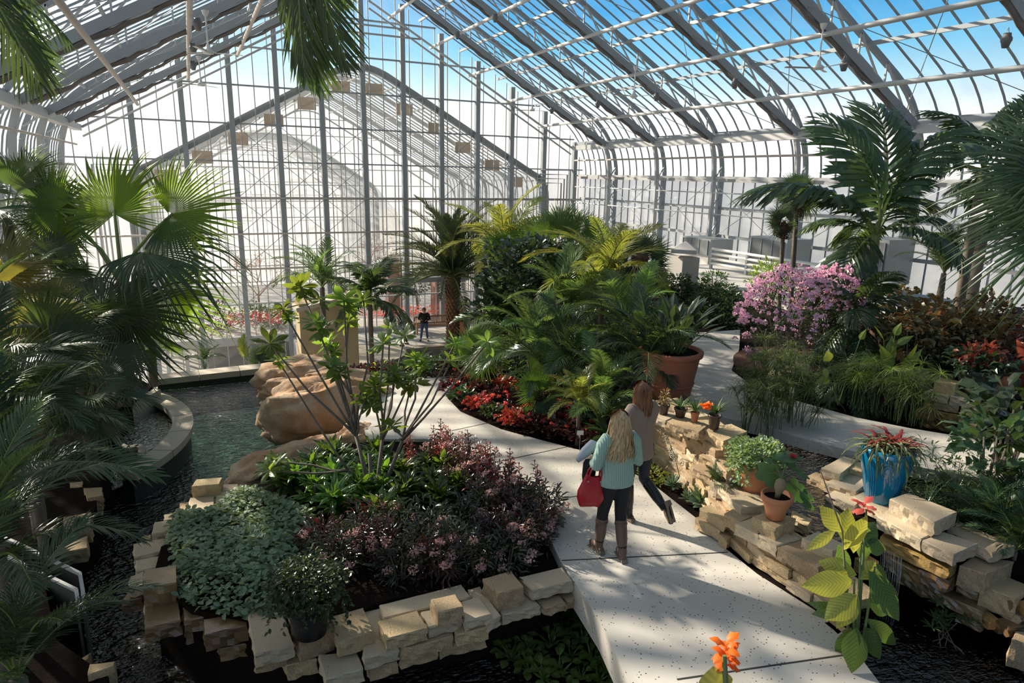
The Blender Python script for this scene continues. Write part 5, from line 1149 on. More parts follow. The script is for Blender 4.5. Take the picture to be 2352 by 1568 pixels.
# --- plumeria: branching bare stems with leaf rosettes
base = Pz(860, 1160, ZB); dP = float((base-O3) @ _w)
r_ = plant('plumeria', 'open plumeria with long bare grey stems and leaf rosettes at their tips', 'small tree', base)
tips = [(650, 712, .0), (735, 690, .3), (835, 690, .1), (690, 660, .6), (620, 790, -.2), (640, 830, -.1), (755, 790, .2), (800, 740, .5), (895, 755, .3), (955, 825, .0), (1045, 790, .1), (1120, 785, .4), (905, 860, .2), (860, 890, -.1), (945, 880, .3), (840, 915, -.2), (900, 980, -.2), (960, 830, .6), (765, 840, -.3), (1035, 830, -.2), (880, 790, -.3), (725, 740, -.2), (620, 1080, -.5), (640, 1000+60, -.3), (790, 690, -.3), (930, 770, .7)]
nodes = [base+[-.05, 0, .0]]; m = MB(); g = np.random.default_rng(3)
hubs = [Dp(818, 1000, dP-.05), Dp(878, 1010, dP+.1), Dp(848, 1040, dP-.15), Dp(800, 1080, dP), Dp(925, 1010, dP)]
for hb in hubs: m.tube([base+[g.normal(0, .05), g.normal(0, .05), 0], (base+hb)/2+[0, 0, -.03], hb], [.032, .027, .022], 8)
ros = [rosette(MB(), (0, 0, 0), 15, .23, .043, (1.0, -.35), s, 5, .2, .05, .6, .62).mesh('leaf_rosette', [L_plum]) for s in range(3)]
for i, (x, y, dd) in enumerate(tips):
    T = Dp(x, y, dP+dd); hb = min(hubs, key=lambda h: np.linalg.norm((h-T)*[1, 1, .4])); mid = hb*.45+T*.55+np.array([g.normal(0, .05), g.normal(0, .05), -.05]); m.tube([hb, hb*.75+T*.25+[0, 0, -.03], mid, T], [.019, .015, .013, .011], 6)
    for jj in range(2 if i % 3 == 0 else 1):
        o = ob('leaf_rosette', ros[(i+jj) % 3]); s = g.uniform(.85, 1.25)*(1 if jj == 0 else .8); o.location = V(T+([.06, -.04, -.10] if jj else [0, 0, 0])); o.scale = (s, s, s); o.rotation_euler = (g.normal(0, .35), g.normal(0, .35), g.uniform(0, 6)); keep(o, r_)
part(r_, m, 'stems', bark, True)
# --- red begonias edging the bed on the far side of the path
bp = [Pf(x, y, zpath) for x, y in [(1030, 912), (1040, 885), (1090, 862), (1160, 880), (1260, 930), (1340, 985), (1390, 1040), (1340, 1036), (1250, 1008), (1150, 980), (1060, 940)]]
cen = [(1040, 905), (1062, 925), (1075, 885), (1100, 945), (1108, 905), (1140, 965), (1150, 925), (1180, 980), (1190, 945), (1215, 975), (1225, 992), (1240, 955), (1260, 1000), (1275, 975), (1300, 1010), (1310, 990), (1335, 1020), (1350, 1000), (1365, 1028), (1100, 870), (1130, 890), (1200, 920), (1068, 868), (1160, 900), (1232, 935), (1290, 955), (1320, 965)]
for i, (x, y) in enumerate(cen):
    b = Pf(x, y, zpath)+[0, 0, -.02]; nr = x > 1190
    r_ = plant('begonia', 'bronze-leaved begonia with coral red flowers edging the path, '+('half nearer the women' if nr else 'half nearer the pool'), 'flowering plant', b, 'coral begonias nearer the women' if nr else 'coral begonias nearer the pool')
    g = np.random.default_rng(i+200); part(r_, bush(150, b+[0, 0, .13], (.24, .24, .17), simple_leaf(1, .65, .15, .2), .10, 300+i, .35, top=-.1), 'foliage', [L_bronze, L_dark, L_bronze, L_red][i % 4])
    for j in range(6): part(r_, flower_cluster(MB(), b+[g.normal(0, .13), g.normal(0, .13), .26+g.normal(0, .04)], .036, 14, i*5+j, pet=.04, down=False), 'flower_cluster', F_coral)
# --- centre mass of palms and shrubs
def zg(x, y): return zpath(x, y)-.03
def apalm(label, top_px, depth, n, L, me, h=None, stems_=1, seed=0, el=(.85, -.35), group=None, name='areca_palm', r=(.035, .03), zb=None, spread=.2):
    c = Dp(*top_px, depth); z0 = zg(c[0], c[1]) if zb is None else zb
    return feather_palm(name, label, (c[0], c[1], z0), max(.05, c[2]-z0), L, n, me, group=group, el=el, r=r, seed=seed, stems=stems_, spread=spread)
apalm('tall yellow-green feather palm behind the bushes, right of the date palm', (1160, 600), 19, 17, 2.3, ARE_Y, seed=1, r=(.1, .08))
apalm('feather palm with arching yellow-lit fronds left of the dead-skirted fan palm', (1385, 660), 14.0, 15, 1.9, ARE_Y, seed=2, r=(.07, .06))
apalm('bright feather palm at the middle of the centre bed', (1300, 720), 13.5, 14, 1.7, ARE, seed=3)
apalm('clump of fine feather palms behind the women, left part', (1240, 800), 12.5, 30, 1.35, ARE, stems_=3, seed=4, spread=.3)
apalm('clump of fine feather palms behind the women, right part', (1370, 800), 11.5, 34, 1.35, ARE_D, stems_=3, seed=5, spread=.35)
apalm('dark arching feather palm left of the big terracotta planter', (1440, 760), 12.2, 16, 1.5, ARE, seed=6)
apalm('low silvery feather palm above the coral begonias', (1250, 880), 11.6, 16, .95, ARE_D, seed=7)
apalm('low feather palm just behind the brown-haired woman', (1400, 900), 10.6, 22, 1.0, ARE, stems_=2, seed=8)
apalm('feather palm reaching over the path bend towards the patio', (1160, 770), 15.5, 14, 1.5, ARE, seed=9)
apalm('pale new-leaved feather palm low in the centre bed', (1330, 930), 10.2, 13, .7, ARE_Y, seed=10)
fan_palm('bright-topped fan palm behind the centre bushes', (1290, 570), 16.5, [(1290, 540, 1300, 470, .6, 'g'), (1250, 545, 1190, 500, .6, 'g'), (1330, 540, 1395, 500, .7, 'g'), (1340, 570, 1420, 590, .6, 'd'), (1240, 570, 1170, 600, .6, 'g'), (1270, 600, 1230, 660, .7, 'd'), (1320, 600, 1350, 660, .7, 'd'), (1290, 520, 1245, 470, .7, 'g', .5), (1310, 525, 1350, 475, .7, 'g', .5), (1290, 580, 1290, 660, .8, 'g', -.5)], base=(Dp(1290, 570, 16.5)[0], Dp(1290, 570, 16.5)[1], -.5), tr=(.1, .1), seed=14)
fan_palm('yellow-lit fan palm left behind the centre bushes', (1180, 600), 18.0, [(1180, 575, 1170, 500, .7, 'g'), (1150, 580, 1090, 550, .7, 'g'), (1210, 580, 1260, 540, .7, 'g'), (1150, 610, 1095, 640, .7, 'g'), (1200, 620, 1240, 670, .7, 'd'), (1170, 630, 1140, 690, .8, 'g')], base=(Dp(1180, 600, 18)[0], Dp(1180, 600, 18)[1], -1.5), tr=(.1, .1), seed=15)
r_ = fan_palm('fan palm with a brown skirt of dead leaves, right of the centre', (1470, 590), 17.0, [(1470, 575, 1475, 515, .8, 'd'), (1445, 580, 1410, 530, .8, 'd'), (1495, 580, 1535, 540, .8, 'd'), (1440, 600, 1395, 590, .7, 'd'), (1500, 600, 1545, 590, .7, 'd'), (1450, 615, 1420, 665, .8, 'd'), (1490, 615, 1530, 660, .8, 'd'), (1470, 620, 1470, 670, .9, 'd')], base=(Dp(1470, 590, 17)[0], Dp(1470, 590, 17)[1], .0), tr=(.12, .12), seed=16)
c = Dp(1470, 610, 17); g = np.random.default_rng(1); m = MB()
for i in range(420):
    a = g.uniform(0, 6.28); z = g.uniform(-1.0, .1); p = c+[.18*math.cos(a), .18*math.sin(a), z]; q = p+np.array([math.cos(a)*g.uniform(.1, .4), math.sin(a)*g.uniform(.1, .4), -g.uniform(.3, .8)]); strip(m, [p, (p+q)/2+[.05*math.cos(a), .05*math.sin(a), 0], q], [.012, .03, .003], np.array([math.cos(a), math.sin(a), .2]), .2)
keep(m.build('dead_leaf_skirt', mat('dead_leaf', (.20, .145, .085), .9, var=.4, transl=.2, tcol=(1.5, 1.3, 1))), r_)
# lit fan leaves low in the bed
fan_palm('low yellow-green fan palm beside the path bend, lit from behind', (1120, 850), 13.0, [(1095, 795, 1180, 780, .6, 'g', -.3), (1110, 810, 1140, 870, .7, 'g', -.4), (1080, 800, 1020, 790, .6, 'g', -.2), (1100, 830, 1060, 870, .6, 'g', .2)], base=(Dp(1130, 870, 13)[0], Dp(1130, 870, 13)[1], -.2), tr=(.04, .04), fib=.08, seed=17)
fan_palm('low pleated fan palm above the middle of the begonias', (1240, 900), 11.3, [(1220, 850, 1290, 870, .6, 'g'), (1235, 895, 1190, 850, .8, 'g', -.2), (1250, 900, 1300, 905, .7, 'o'), (1230, 910, 1210, 860, .8, 'd', .2), (1250, 920, 1280, 965, .7, 'd', -.3)], base=(Dp(1250, 930, 11.3)[0], Dp(1250, 930, 11.3)[1], -.1), tr=(.035, .035), fib=.08, seed=18)
# glossy round-leaved tree
def leafy(label, px_, depth, r, n, leaf, size, mt, zb=None, seed=0, name='shrub', cat='shrub', shell=.5, st=True, el=(-.3, .9), group=None, extra=None):
    c = Dp(*px_, depth); z0 = (zg(c[0], c[1]) if zb is None else zb); r_ = plant(name, label, cat, (c[0], c[1], z0), group)
    mb = bush(n, c, r, leaf, size, seed, shell, el)
    if extra: bush(extra[0], c, r, leaf, size, seed+1, .8, el, mb=mb, mi=1)
    part(r_, mb, 'foliage', [mt]+([extra[1]] if extra else []))
    if st: stems(r_, (c[0], c[1], z0), 9, c[2]-z0+r[2]*.5, max(r[0], r[1])*.6, .018, bark, seed)
    return r_
leafy('tall glossy round-leaved tree at the heart of the centre bed', (1190, 660), 15.5, (.9, .9, 1.15), 1500, simple_leaf(1, .62, .1, .1), .17, L_gloss, seed=20, name='glossy_tree', cat='small tree')
leafy('upper crown of dark glossy leaves right of the round-leaved tree', (1250, 620), 16.0, (.8, .8, .8), 1100, simple_leaf(1, .5, .1, .1), .17, L_gloss, seed=21, name='glossy_tree', cat='small tree')
leafy('small paddle-leaved shrub left of the glossy tree', (1115, 720), 15.0, (.35, .35, .45), 150, simple_leaf(1, .75, .1, .05), .15, L_gloss, seed=22)
leafy('round-leaved shrub whose top leaf catches the sun by the patio', (1130, 745), 14.5, (.3, .3, .35), 110, simple_leaf(1, .75, .1, .05), .14, L_mid, seed=23)
r_ = plant('banana_plant', 'single broad sunlit banana leaf among the centre palms', 'banana plant', Dp(1420, 850, 13.6)*[1, 1, 0]+[0, 0, -.2])
c = Dp(1418, 720, 13.6)
for i, (az, e, s) in enumerate([(0, 1.5, 1), (2.4, 1.1, .8), (4.4, .9, .8)]): part(r_, blade(.95*s, .14, e, e-.5, 9, .5, .2, .05, i).xf(Matrix.Translation(V(c)) @ Matrix.Rotation(az, 4, 'Z')), 'leaf', L_bright)
part(r_, MB().tube([c*[1, 1, 0]+[0, 0, -.2], c], [.05, .03], 8), 'stem', stem_g)
# dense low filler in the bed: dark undergrowth
poly = [Pz(x, y, -.1) for x, y in [(1090, 860), (1200, 900), (1300, 960), (1390, 1020), (1480, 1040), (1480, 900), (1500, 800), (1400, 720), (1200, 740), (1090, 800)]]
o = mound(5200, poly, -.1, .62, simple_leaf(1, .3, .2, .3), .17, 30, (-.4, 1.0)).build('undergrowth', [L_dark]); tag(o, 'dark undergrowth filling the centre bed under the palms', 'undergrowth', kind='stuff')
poly = [Pz(x, y, .2) for x, y in [(1500, 760), (1590, 770), (1700, 745), (1690, 690), (1560, 670), (1480, 700)]]
for i, (x, y, R_) in enumerate([(1575, 695, .75), (1625, 690, .8), (1670, 700, .7), (1600, 735, .7), (1655, 735, .7), (1550, 660, .5)]):
    leafy('dark dense shrub behind the upper path, '+['at the left end', 'second from the left, tallest', 'right of the tallest', 'low in front, left', 'low in front, right', 'by the stone pillar'][i], (x, y), 19.0-.8*(i in (3, 4)), (R_, R_, R_*.75), 900, lf, .13, L_dark, zb=.2, seed=40+i)
leafy('light green climbing shrub in front of the middle vent box', (1770, 640), 20.0, (.75, .6, .6), 800, lf, .12, L_bright, zb=.3, seed=47)
leafy('small light shrub at the end of the pipe rail', (1640, 640), 21.0, (.4, .4, .3), 300, lf, .11, L_mid, zb=.3, seed=48)
# shrubs by the glossy bed end and beyond the path
for i, (x, y, d, R_, mt) in enumerate([(960, 845, 15.2, .45, L_dark), (1030, 838, 15.0, .45, L_dark), (880, 850, 15.5, .35, L_bronze), (1090, 830, 14.8, .5, L_dark), (820, 858, 15.5, .3, L_bronze), (1060, 845, 14.6, .4, L_bronze)]):
    leafy('dark low shrub on the far path verge, '+['behind the plumeria middle', 'second from the patio pond', 'left of the plumeria middle, bronze', 'nearest the date palm trunk', 'beside the boulders, bronze', 'at the path bend, bronze and yellow'][i], (x, y), d, (R_*1.5, R_, R_*.5), 420, lf, .12, mt, zb=-.6, seed=60+i, st=False, extra=(40, L_bright) if i in (2, 5) else None)
stf(poly_slab(MB(), PX([(700, 880), (870, 886), (985, 868), (1078, 856), (1140, 840), (1100, 820), (960, 826), (860, 838), (700, 850)], zpath), -.42, 4.3).build('ground_verge', soil))
g = np.random.default_rng(3); poly = [Pz(x, y, -.4) for x, y in [(770, 890), (870, 884), (900, 876), (880, 862), (780, 868)]]
o = mound(2600, poly, -.42, .10, simple_leaf(1, .08, .1, .3), .14, 9, (.4, 1.4)).build('grass', L_bright); tag(o, 'strip of short bright grass beside the boulders and the path', 'grass', kind='stuff')
# two palms at the left of the patio
apalm('feather palm left of the date palm, standing by the patio stair pier', (740, 660), 22.0, 16, 1.9, ARE, seed=80, zb=-3, r=(.08, .08))
apalm('dark feather palm between the left patio palm and the standing man', (850, 690), 24.0, 15, 2.0, JAG, seed=81, zb=-4.6, r=(.09, .08))
apalm('small palm at the pool coping with one bright upright leaf', (568, 830), 17.6, 6, .75, ARE_Y, seed=82, zb=-.9, r=(.03, .03), el=(1.3, .3))
apalm('small silvery palm on the pool coping left of the bright upright leaf', (470, 850), 17.4, 12, .65, ARE_D, seed=83, zb=-.9, r=(.03, .03))
fan_palm('little blue-grey fan palm behind the coping, beside the bright upright leaf', (600, 838), 17.8, [(600, 830, 635, 800, .8, 'd'), (595, 830, 590, 790, .8, 'd'), (605, 835, 650, 830, .8, 'd')], base=(Dp(600, 850, 17.8)[0], Dp(600, 850, 17.8)[1], -1.2), tr=(.03, .03), fib=.05)
# stair pier / patio wall pieces
ys = mat('yellow_stone_wall', (.56, .43, .24), .85, var=.4, vscale=3, bump=.5, bscale=8)
c = Py(755, 830, 24); p = plant('stone_pier', 'yellow stone stair pier with a sloping grey cap behind the boulders', 'pier', (c[0], c[1], -4.7))
m = MB().box((c[0], c[1], -2.5), (2.0, 1.0, 4.2)); part(p, m, 'pier_body', ys); part(p, MB().bar((c[0]-1.1, c[1], -.6), (c[0]+1.2, c[1], -.2), 1.2, .14, mi=0), 'cap', cop)
# patio pond rim, bench, pots, people done elsewhere
b = Py(915, 835, 32.0)
tag(poly_slab(MB(), [tuple(Py(x, y, yy)[:2]) for x, y, yy in ((850, 850, 27), (1060, 850, 27), (1040, 812, 31.5), (905, 812, 31.5))], -4.66, .03).build('patio_pond_water', water_d), 'still dark pond on the lower patio reflecting the glass', 'water', kind='stuff')
r_ = plant('curved_stone_seat', 'low curved stone seat at the left of the patio pond', 'stone seat', (8.0, 29.5, -4.7)); q = Py(845, 835, 30)
m = MB().lathe([(0, 0), (1.6, 0), (1.6, .45), (0, .45)], 32, (q[0], q[1], -4.7)); part(r_, m, 'seat_base', concrete); part(r_, MB().lathe([(0, .45), (1.75, .45), (1.75, .58), (0, .58)], 32, (q[0], q[1], -4.7)), 'seat_slab', cop)
stf(MB().bar((9.2, 31.9, -4.62), (15, 31.9, -4.62), .5, .16).build('trim_kerb', cop))
teak = mat('teak', (.46, .25, .13), .6, var=.3, vscale=8)
def bench(label, c, w):
    r_ = plant('garden_bench', label, 'bench', c); c = np.array(c)
    for sx in (-w/2, w/2):
        for sy in (-.25, .25): part(r_, MB().box(c+[sx, sy, .32 if sy < 0 else .45], (.07, .07, .64 if sy < 0 else .9)), 'leg', teak)
        part(r_, MB().box(c+[sx, 0, .65], (.08, .6, .05)), 'armrest', teak)
    m = MB()
    for k in range(6): m.box(c+[0, -.22+.09*k, .43], (w, .07, .03))
    part(r_, m, 'seat', teak); m = MB()
    m.box(c+[0, .27, .9], (w, .05, .08)); m.box(c+[0, .27, .52], (w, .04, .06))
    for k in range(int(w/.09)): m.box(c+[-w/2+.09*(k+.5), .27, .7], (.045, .03, .34))
    part(r_, m, 'backrest', teak)
q = Py(1002, 745, 35.3); bench('long slatted wooden bench behind the standing man', (q[0], 35.3, -4.7), 2.4); q = Py(1085, 745, 35.3); bench('slatted wooden bench right of the date palm trunk', (q[0]+.2, 35.3, -4.7), 1.8)
q = Py(1063, 745, 34.3); r_ = plant('potted_shrub', 'terracotta pot with a dark shrub behind the date palm trunk', 'potted plant', (q[0], 34.3, -4.7)); pot(r_, (q[0], 34.3, -4.7), .42, .8); part(r_, bush(260, (q[0], 34.3, -3.3), (.45, .45, .7), lf, .2, 3, .4), 'foliage', L_mid)
# beyond the end wall: red flower trough, brick piers, bare trees
fl = MB(); g = np.random.default_rng(8); n = 500; scatter(fl, simple_leaf(1, .8), np.c_[g.uniform(8.5, 15, n), g.uniform(38.0, 38.8, n), g.uniform(-4.3, -3.75, n)], rotmats(g.uniform(0, 6, n), g.uniform(-.5, 1, n), g.normal(0, .5, n)), .14*np.ones(n), 0)
o = fl.build('flower_bed', [F_coral]); tag(o, 'band of red flowers behind the glass and the bench', 'flowers', kind='stuff')
fl = MB(); scatter(fl, simple_leaf(1, .8), np.c_[g.uniform(1.2, 4.5, n), g.uniform(38.2, 39.4, n), g.uniform(-4.3, -3.6, n)], rotmats(g.uniform(0, 6, n), g.uniform(-.5, 1, n), g.normal(0, .5, n)), .12*np.ones(n), 0)
o = fl.build('flower_bed', [F_coral]); tag(o, 'small patch of red flowers behind the glass at the left', 'flowers', kind='stuff')
brick = mat('brick', (.42, .22, .16), .9, var=.5, vscale=9, bump=.3)
for x, yy, lab in ((1010, 40, 'brick pier behind the glass right of the standing man'), (905, 42, 'brick pier behind the glass left of the standing man')):
    q = Py(x, 700, yy); r_ = plant('brick_pier', lab, 'pier', (q[0], yy, -4.7)); part(r_, MB().box((q[0], yy, -3.0), (.9, .9, 3.4)), 'shaft', brick); part(r_, MB().box((q[0], yy, -1.22), (1.05, 1.05, .16)), 'capstone', concrete)
twig = mat('pinkish_twigs', (.42, .27, .22), .9)
def bare_tree(label, base, h, w, seed):
    g = np.random.default_rng(seed); m = MB(); r_ = plant('bare_tree', label, 'tree', base)
    def grow(p, d, L, r, lv):
        q = p+d*L; m.tube([p, (p+q)/2+g.normal(0, .04*L, 3), q], [r, r*.8, r*.6], 4, cap=False)
        if lv < 5:
            for _ in range(3): grow(q, nrm(d+g.normal(0, .45, 3)*[w, w, .8]+[0, 0, .12]), L*g.uniform(.6, .85), r*.55, lv+1)
    grow(np.array(base, float), np.array([0, 0, 1.]), h*.24, .09, 0); part(r_, m, 'branches', twig); g2 = np.random.default_rng(seed)
    tp = np.concatenate(m.v)[-9000:][::9]; tp = tp+g2.normal(0, .12, tp.shape); n = len(tp); lm = MB(); scatter(lm, simple_leaf(1, .5), tp, rotmats(g2.uniform(0, 6, n), g2.uniform(-1, 1, n), g2.normal(0, 1, n)), .10*np.ones(n)); part(r_, lm, 'dry_leaves', mat('dry_leaf', (.50, .30, .24), .9, transl=.3, tcol=(1.3, 1.1, 1)))
q = Py(598, 740, 42); bare_tree('bare pinkish tree beyond the end glass, left of the middle', (q[0], 42, -4.7), 6.0, 1, 2)
q = Py(850, 700, 44); bare_tree('bare pinkish tree beyond the end glass, near the date palm', (q[0], 44, -4.7), 6.5, 1.4, 5)
for i, (x, y, yy, R_, mt) in enumerate([(500, 735, 40, 1.1, L_bronze), (590, 730, 41, 1.0, L_mid), (640, 735, 40, .9, L_mid), (960, 650, 42, 1.0, L_mid), (400, 770, 40, .9, L_dark)]):
    q = Py(x, y, yy); r_ = plant('shrub', 'shrub seen through the end glass, '+['bronze, by the small red patch', 'green, under the left bare tree', 'green, right of the left bare tree', 'tall and green, behind the standing man', 'dark, behind the big fan palm'][i], 'shrub', (q[0], yy, -4.7)); part(r_, bush(420, q+[0, 0, 0], (R_, R_, R_*1.0), lf, .22, 90+i, .3), 'foliage', mt); stems(r_, (q[0], yy, -4.7), 5, q[2]+4.7, .3, .03, bark, i)
# ======================= people
skin = mat('skin', (.62, .38, .27), .55); 
def rib(name, col, sc=75, st=.8):
    m = mat(name, col, .9, var=.12, vscale=6); t = m.node_tree; bs = [n for n in t.nodes if n.type == 'BSDF_PRINCIPLED'][0]; tc_ = [n for n in t.nodes if n.type == 'TEX_COORD'][0]
    w = N(t, 'ShaderNodeTexWave', i_Scale=sc/6.28, i_Distortion=.6); w.bands_direction = 'X'; t.links.new(tc_.outputs['Object'], w.inputs['Vector'])
    b = N(t, 'ShaderNodeBump', i_Strength=st, i_Distance=.01); t.links.new(w.outputs[0], b.inputs['Height']); t.links.new(b.outputs[0], bs.inputs['Normal']); return m
mint = rib('mint_knit', (.38, .56, .47), 90); taupe = rib('taupe_knit', (.30, .225, .18), 30, .25)
black_d = mat('black_denim', (.012, .012, .014), .8, bump=.2); navy_d = mat('dark_denim', (.02, .025, .04), .75, bump=.2); jean = mat('blue_denim', (.06, .11, .2), .8)
boot_b = mat('brown_boot', (.15, .095, .07), .5, var=.3, bump=.3); boot_k = mat('black_boot', (.012, .012, .013), .25); sole = mat('boot_sole', (.20, .16, .12), .8)
redbag = mat('red_leather', (.50, .015, .025), .35, var=.2, bump=.15); greycoat = mat('grey_blue_cloth', (.42, .47, .54), .9)
blonde = mat('blonde_hair', (.70, .50, .27), .45, var=.85, vscale=1, col2=(.26, .14, .06), stretch=(70, 70, 7)); brown_h = mat('brown_hair', (.30, .125, .05), .4, var=.85, vscale=1, col2=(.07, .03, .015), stretch=(60, 60, 4)); dark_h = mat('dark_hair', (.03, .02, .015), .5)
def remesh(o, vs, sm=4):
    r = o.modifiers.new('remesh', 'REMESH'); r.mode = 'VOXEL'; r.voxel_size = vs; r.use_smooth_shade = True
    s = o.modifiers.new('smooth', 'SMOOTH'); s.iterations = sm; s.factor = .5; return o
def T(m, pts, rad, n=14): return m.tube([np.array(p, float) for p in pts], rad, n)
def ell(m, c, r, n=14, k=8):
    V_ = []; 
    for i in range(k+1):
        ph = math.pi*(i+.02*(i == 0)-.02*(i == k))/k
        for j in range(n): th = 2*math.pi*j/n; V_.append((c[0]+r[0]*math.sin(ph)*math.cos(th), c[1]+r[1]*math.sin(ph)*math.sin(th), c[2]+r[2]*math.cos(ph)))
    F = [(i*n+j, (i+1)*n+j, (i+1)*n+(j+1) % n, i*n+(j+1) % n) for i in range(k) for j in range(n)]+[tuple(range(n)), tuple(reversed(range(k*n, k*n+n)))]
    m.add(V_, F); return m
def hand(m, wrist, fwd, palm_n, side):
    """palm and five bent fingers; side=+1 thumb towards local side"""
    f = nrm(fwd); n_ = nrm(palm_n); s = np.cross(f, n_)*side; w = np.array(wrist, float)
    T(m, [w, w+f*.03, w+f*.075], [(.018, .024), (.016, .036), (.014, .038)], 10)
    for i, (o_, L) in enumerate(((-.028, .066), (-.010, .076), (.009, .070), (.027, .056))):
        b = w+f*.075+s*-o_; c1 = b+f*L*.42+n_*.006; c2 = c1+f*L*.25+n_*L*.28; c3 = c2+n_*L*.28+f*L*.05; T(m, [b-f*.015, b, c1, c2, c3], [.0085, .0085, .008, .0075, .006], 8)
    b = w+f*.02+s*.028; T(m, [b-s*.01, b+s*.022+f*.02, b+s*.032+f*.048+n_*.01], [.011, .0095, .0075], 8)
def face(m, c, f=1):
    c = np.array(c); ell(m, c+[0, .095, -.012], (.011, .018, .016)); T(m, [c+[0, .085, .02], c+[0, .098, -.008]], [.007, .011], 8)
    for s in (-1, 1): ell(m, c+[s*.082, -.005, -.01], (.010, .018, .028), 8, 6)
    T(m, [c+[-.022, .083, -.052], c+[0, .090, -.053], c+[.022, .083, -.052]], [.004, .006, .004], 8)
def hair_mesh(c, length, spread, wave, seed, n=230, w=.016, back=(0, -1, 0)):
    """strands laid over the skull and down the back"""
    g = np.random.default_rng(seed); m = MB(); c = np.array(c, float); hd = np.array([.093, .108, .120])
    ell(m, c+[0, -.012, .012], hd*[1.0, 1.0, .98], 20, 12)
    T(m, [c+[0, -.05, .02], c+[0, -.085, -.10], c+[0, -.10, -.20], c+[0, -.095, -length*.75]], [(.055, .075), (.035, .08), (.025, spread*.7), (.01, spread*.45)], 14)
    for i in range(n):
        a = g.uniform(-2.5, 2.5)  # angle round the head, 0 = back
        top = np.array([g.normal(0, .012), .03+g.normal(0, .02), .125]); pts = []; ph = g.uniform(0, 6.28); L = length*g.uniform(.72, 1.05)*(1 if abs(a) < 1.7 else .8)
        x, y = math.sin(a), -math.cos(a)
        for k in range(12):
            t = k/11
            if t < .35:
                q = t/.35*math.pi*.48; p = c+np.array([0, -.008, .01])+np.array([x*math.sin(q)*hd[0]*1.08, y*math.sin(q)*hd[1]*1.05+.03*(1-math.sin(q)), math.cos(q)*hd[2]*1.04])
            else:
                u = (t-.35)/.65; p = c+np.array([x*(hd[0]*1.08+(spread-.09)*u), min(y*hd[1]*1.05, .02)-.03*u-(.02 if y > 0 else 0)*u, .01-L*u]); p = p+np.array([math.sin(u*9+ph), math.cos(u*8+ph)*.6, 0])*wave*u
            pts.append(p)
        nn = nrm(np.array([x, y, .1])); strip(m, pts, [w*.5]*4+[w]*5+[w*.7, w*.35, w*.08], nn, .3)
    return m
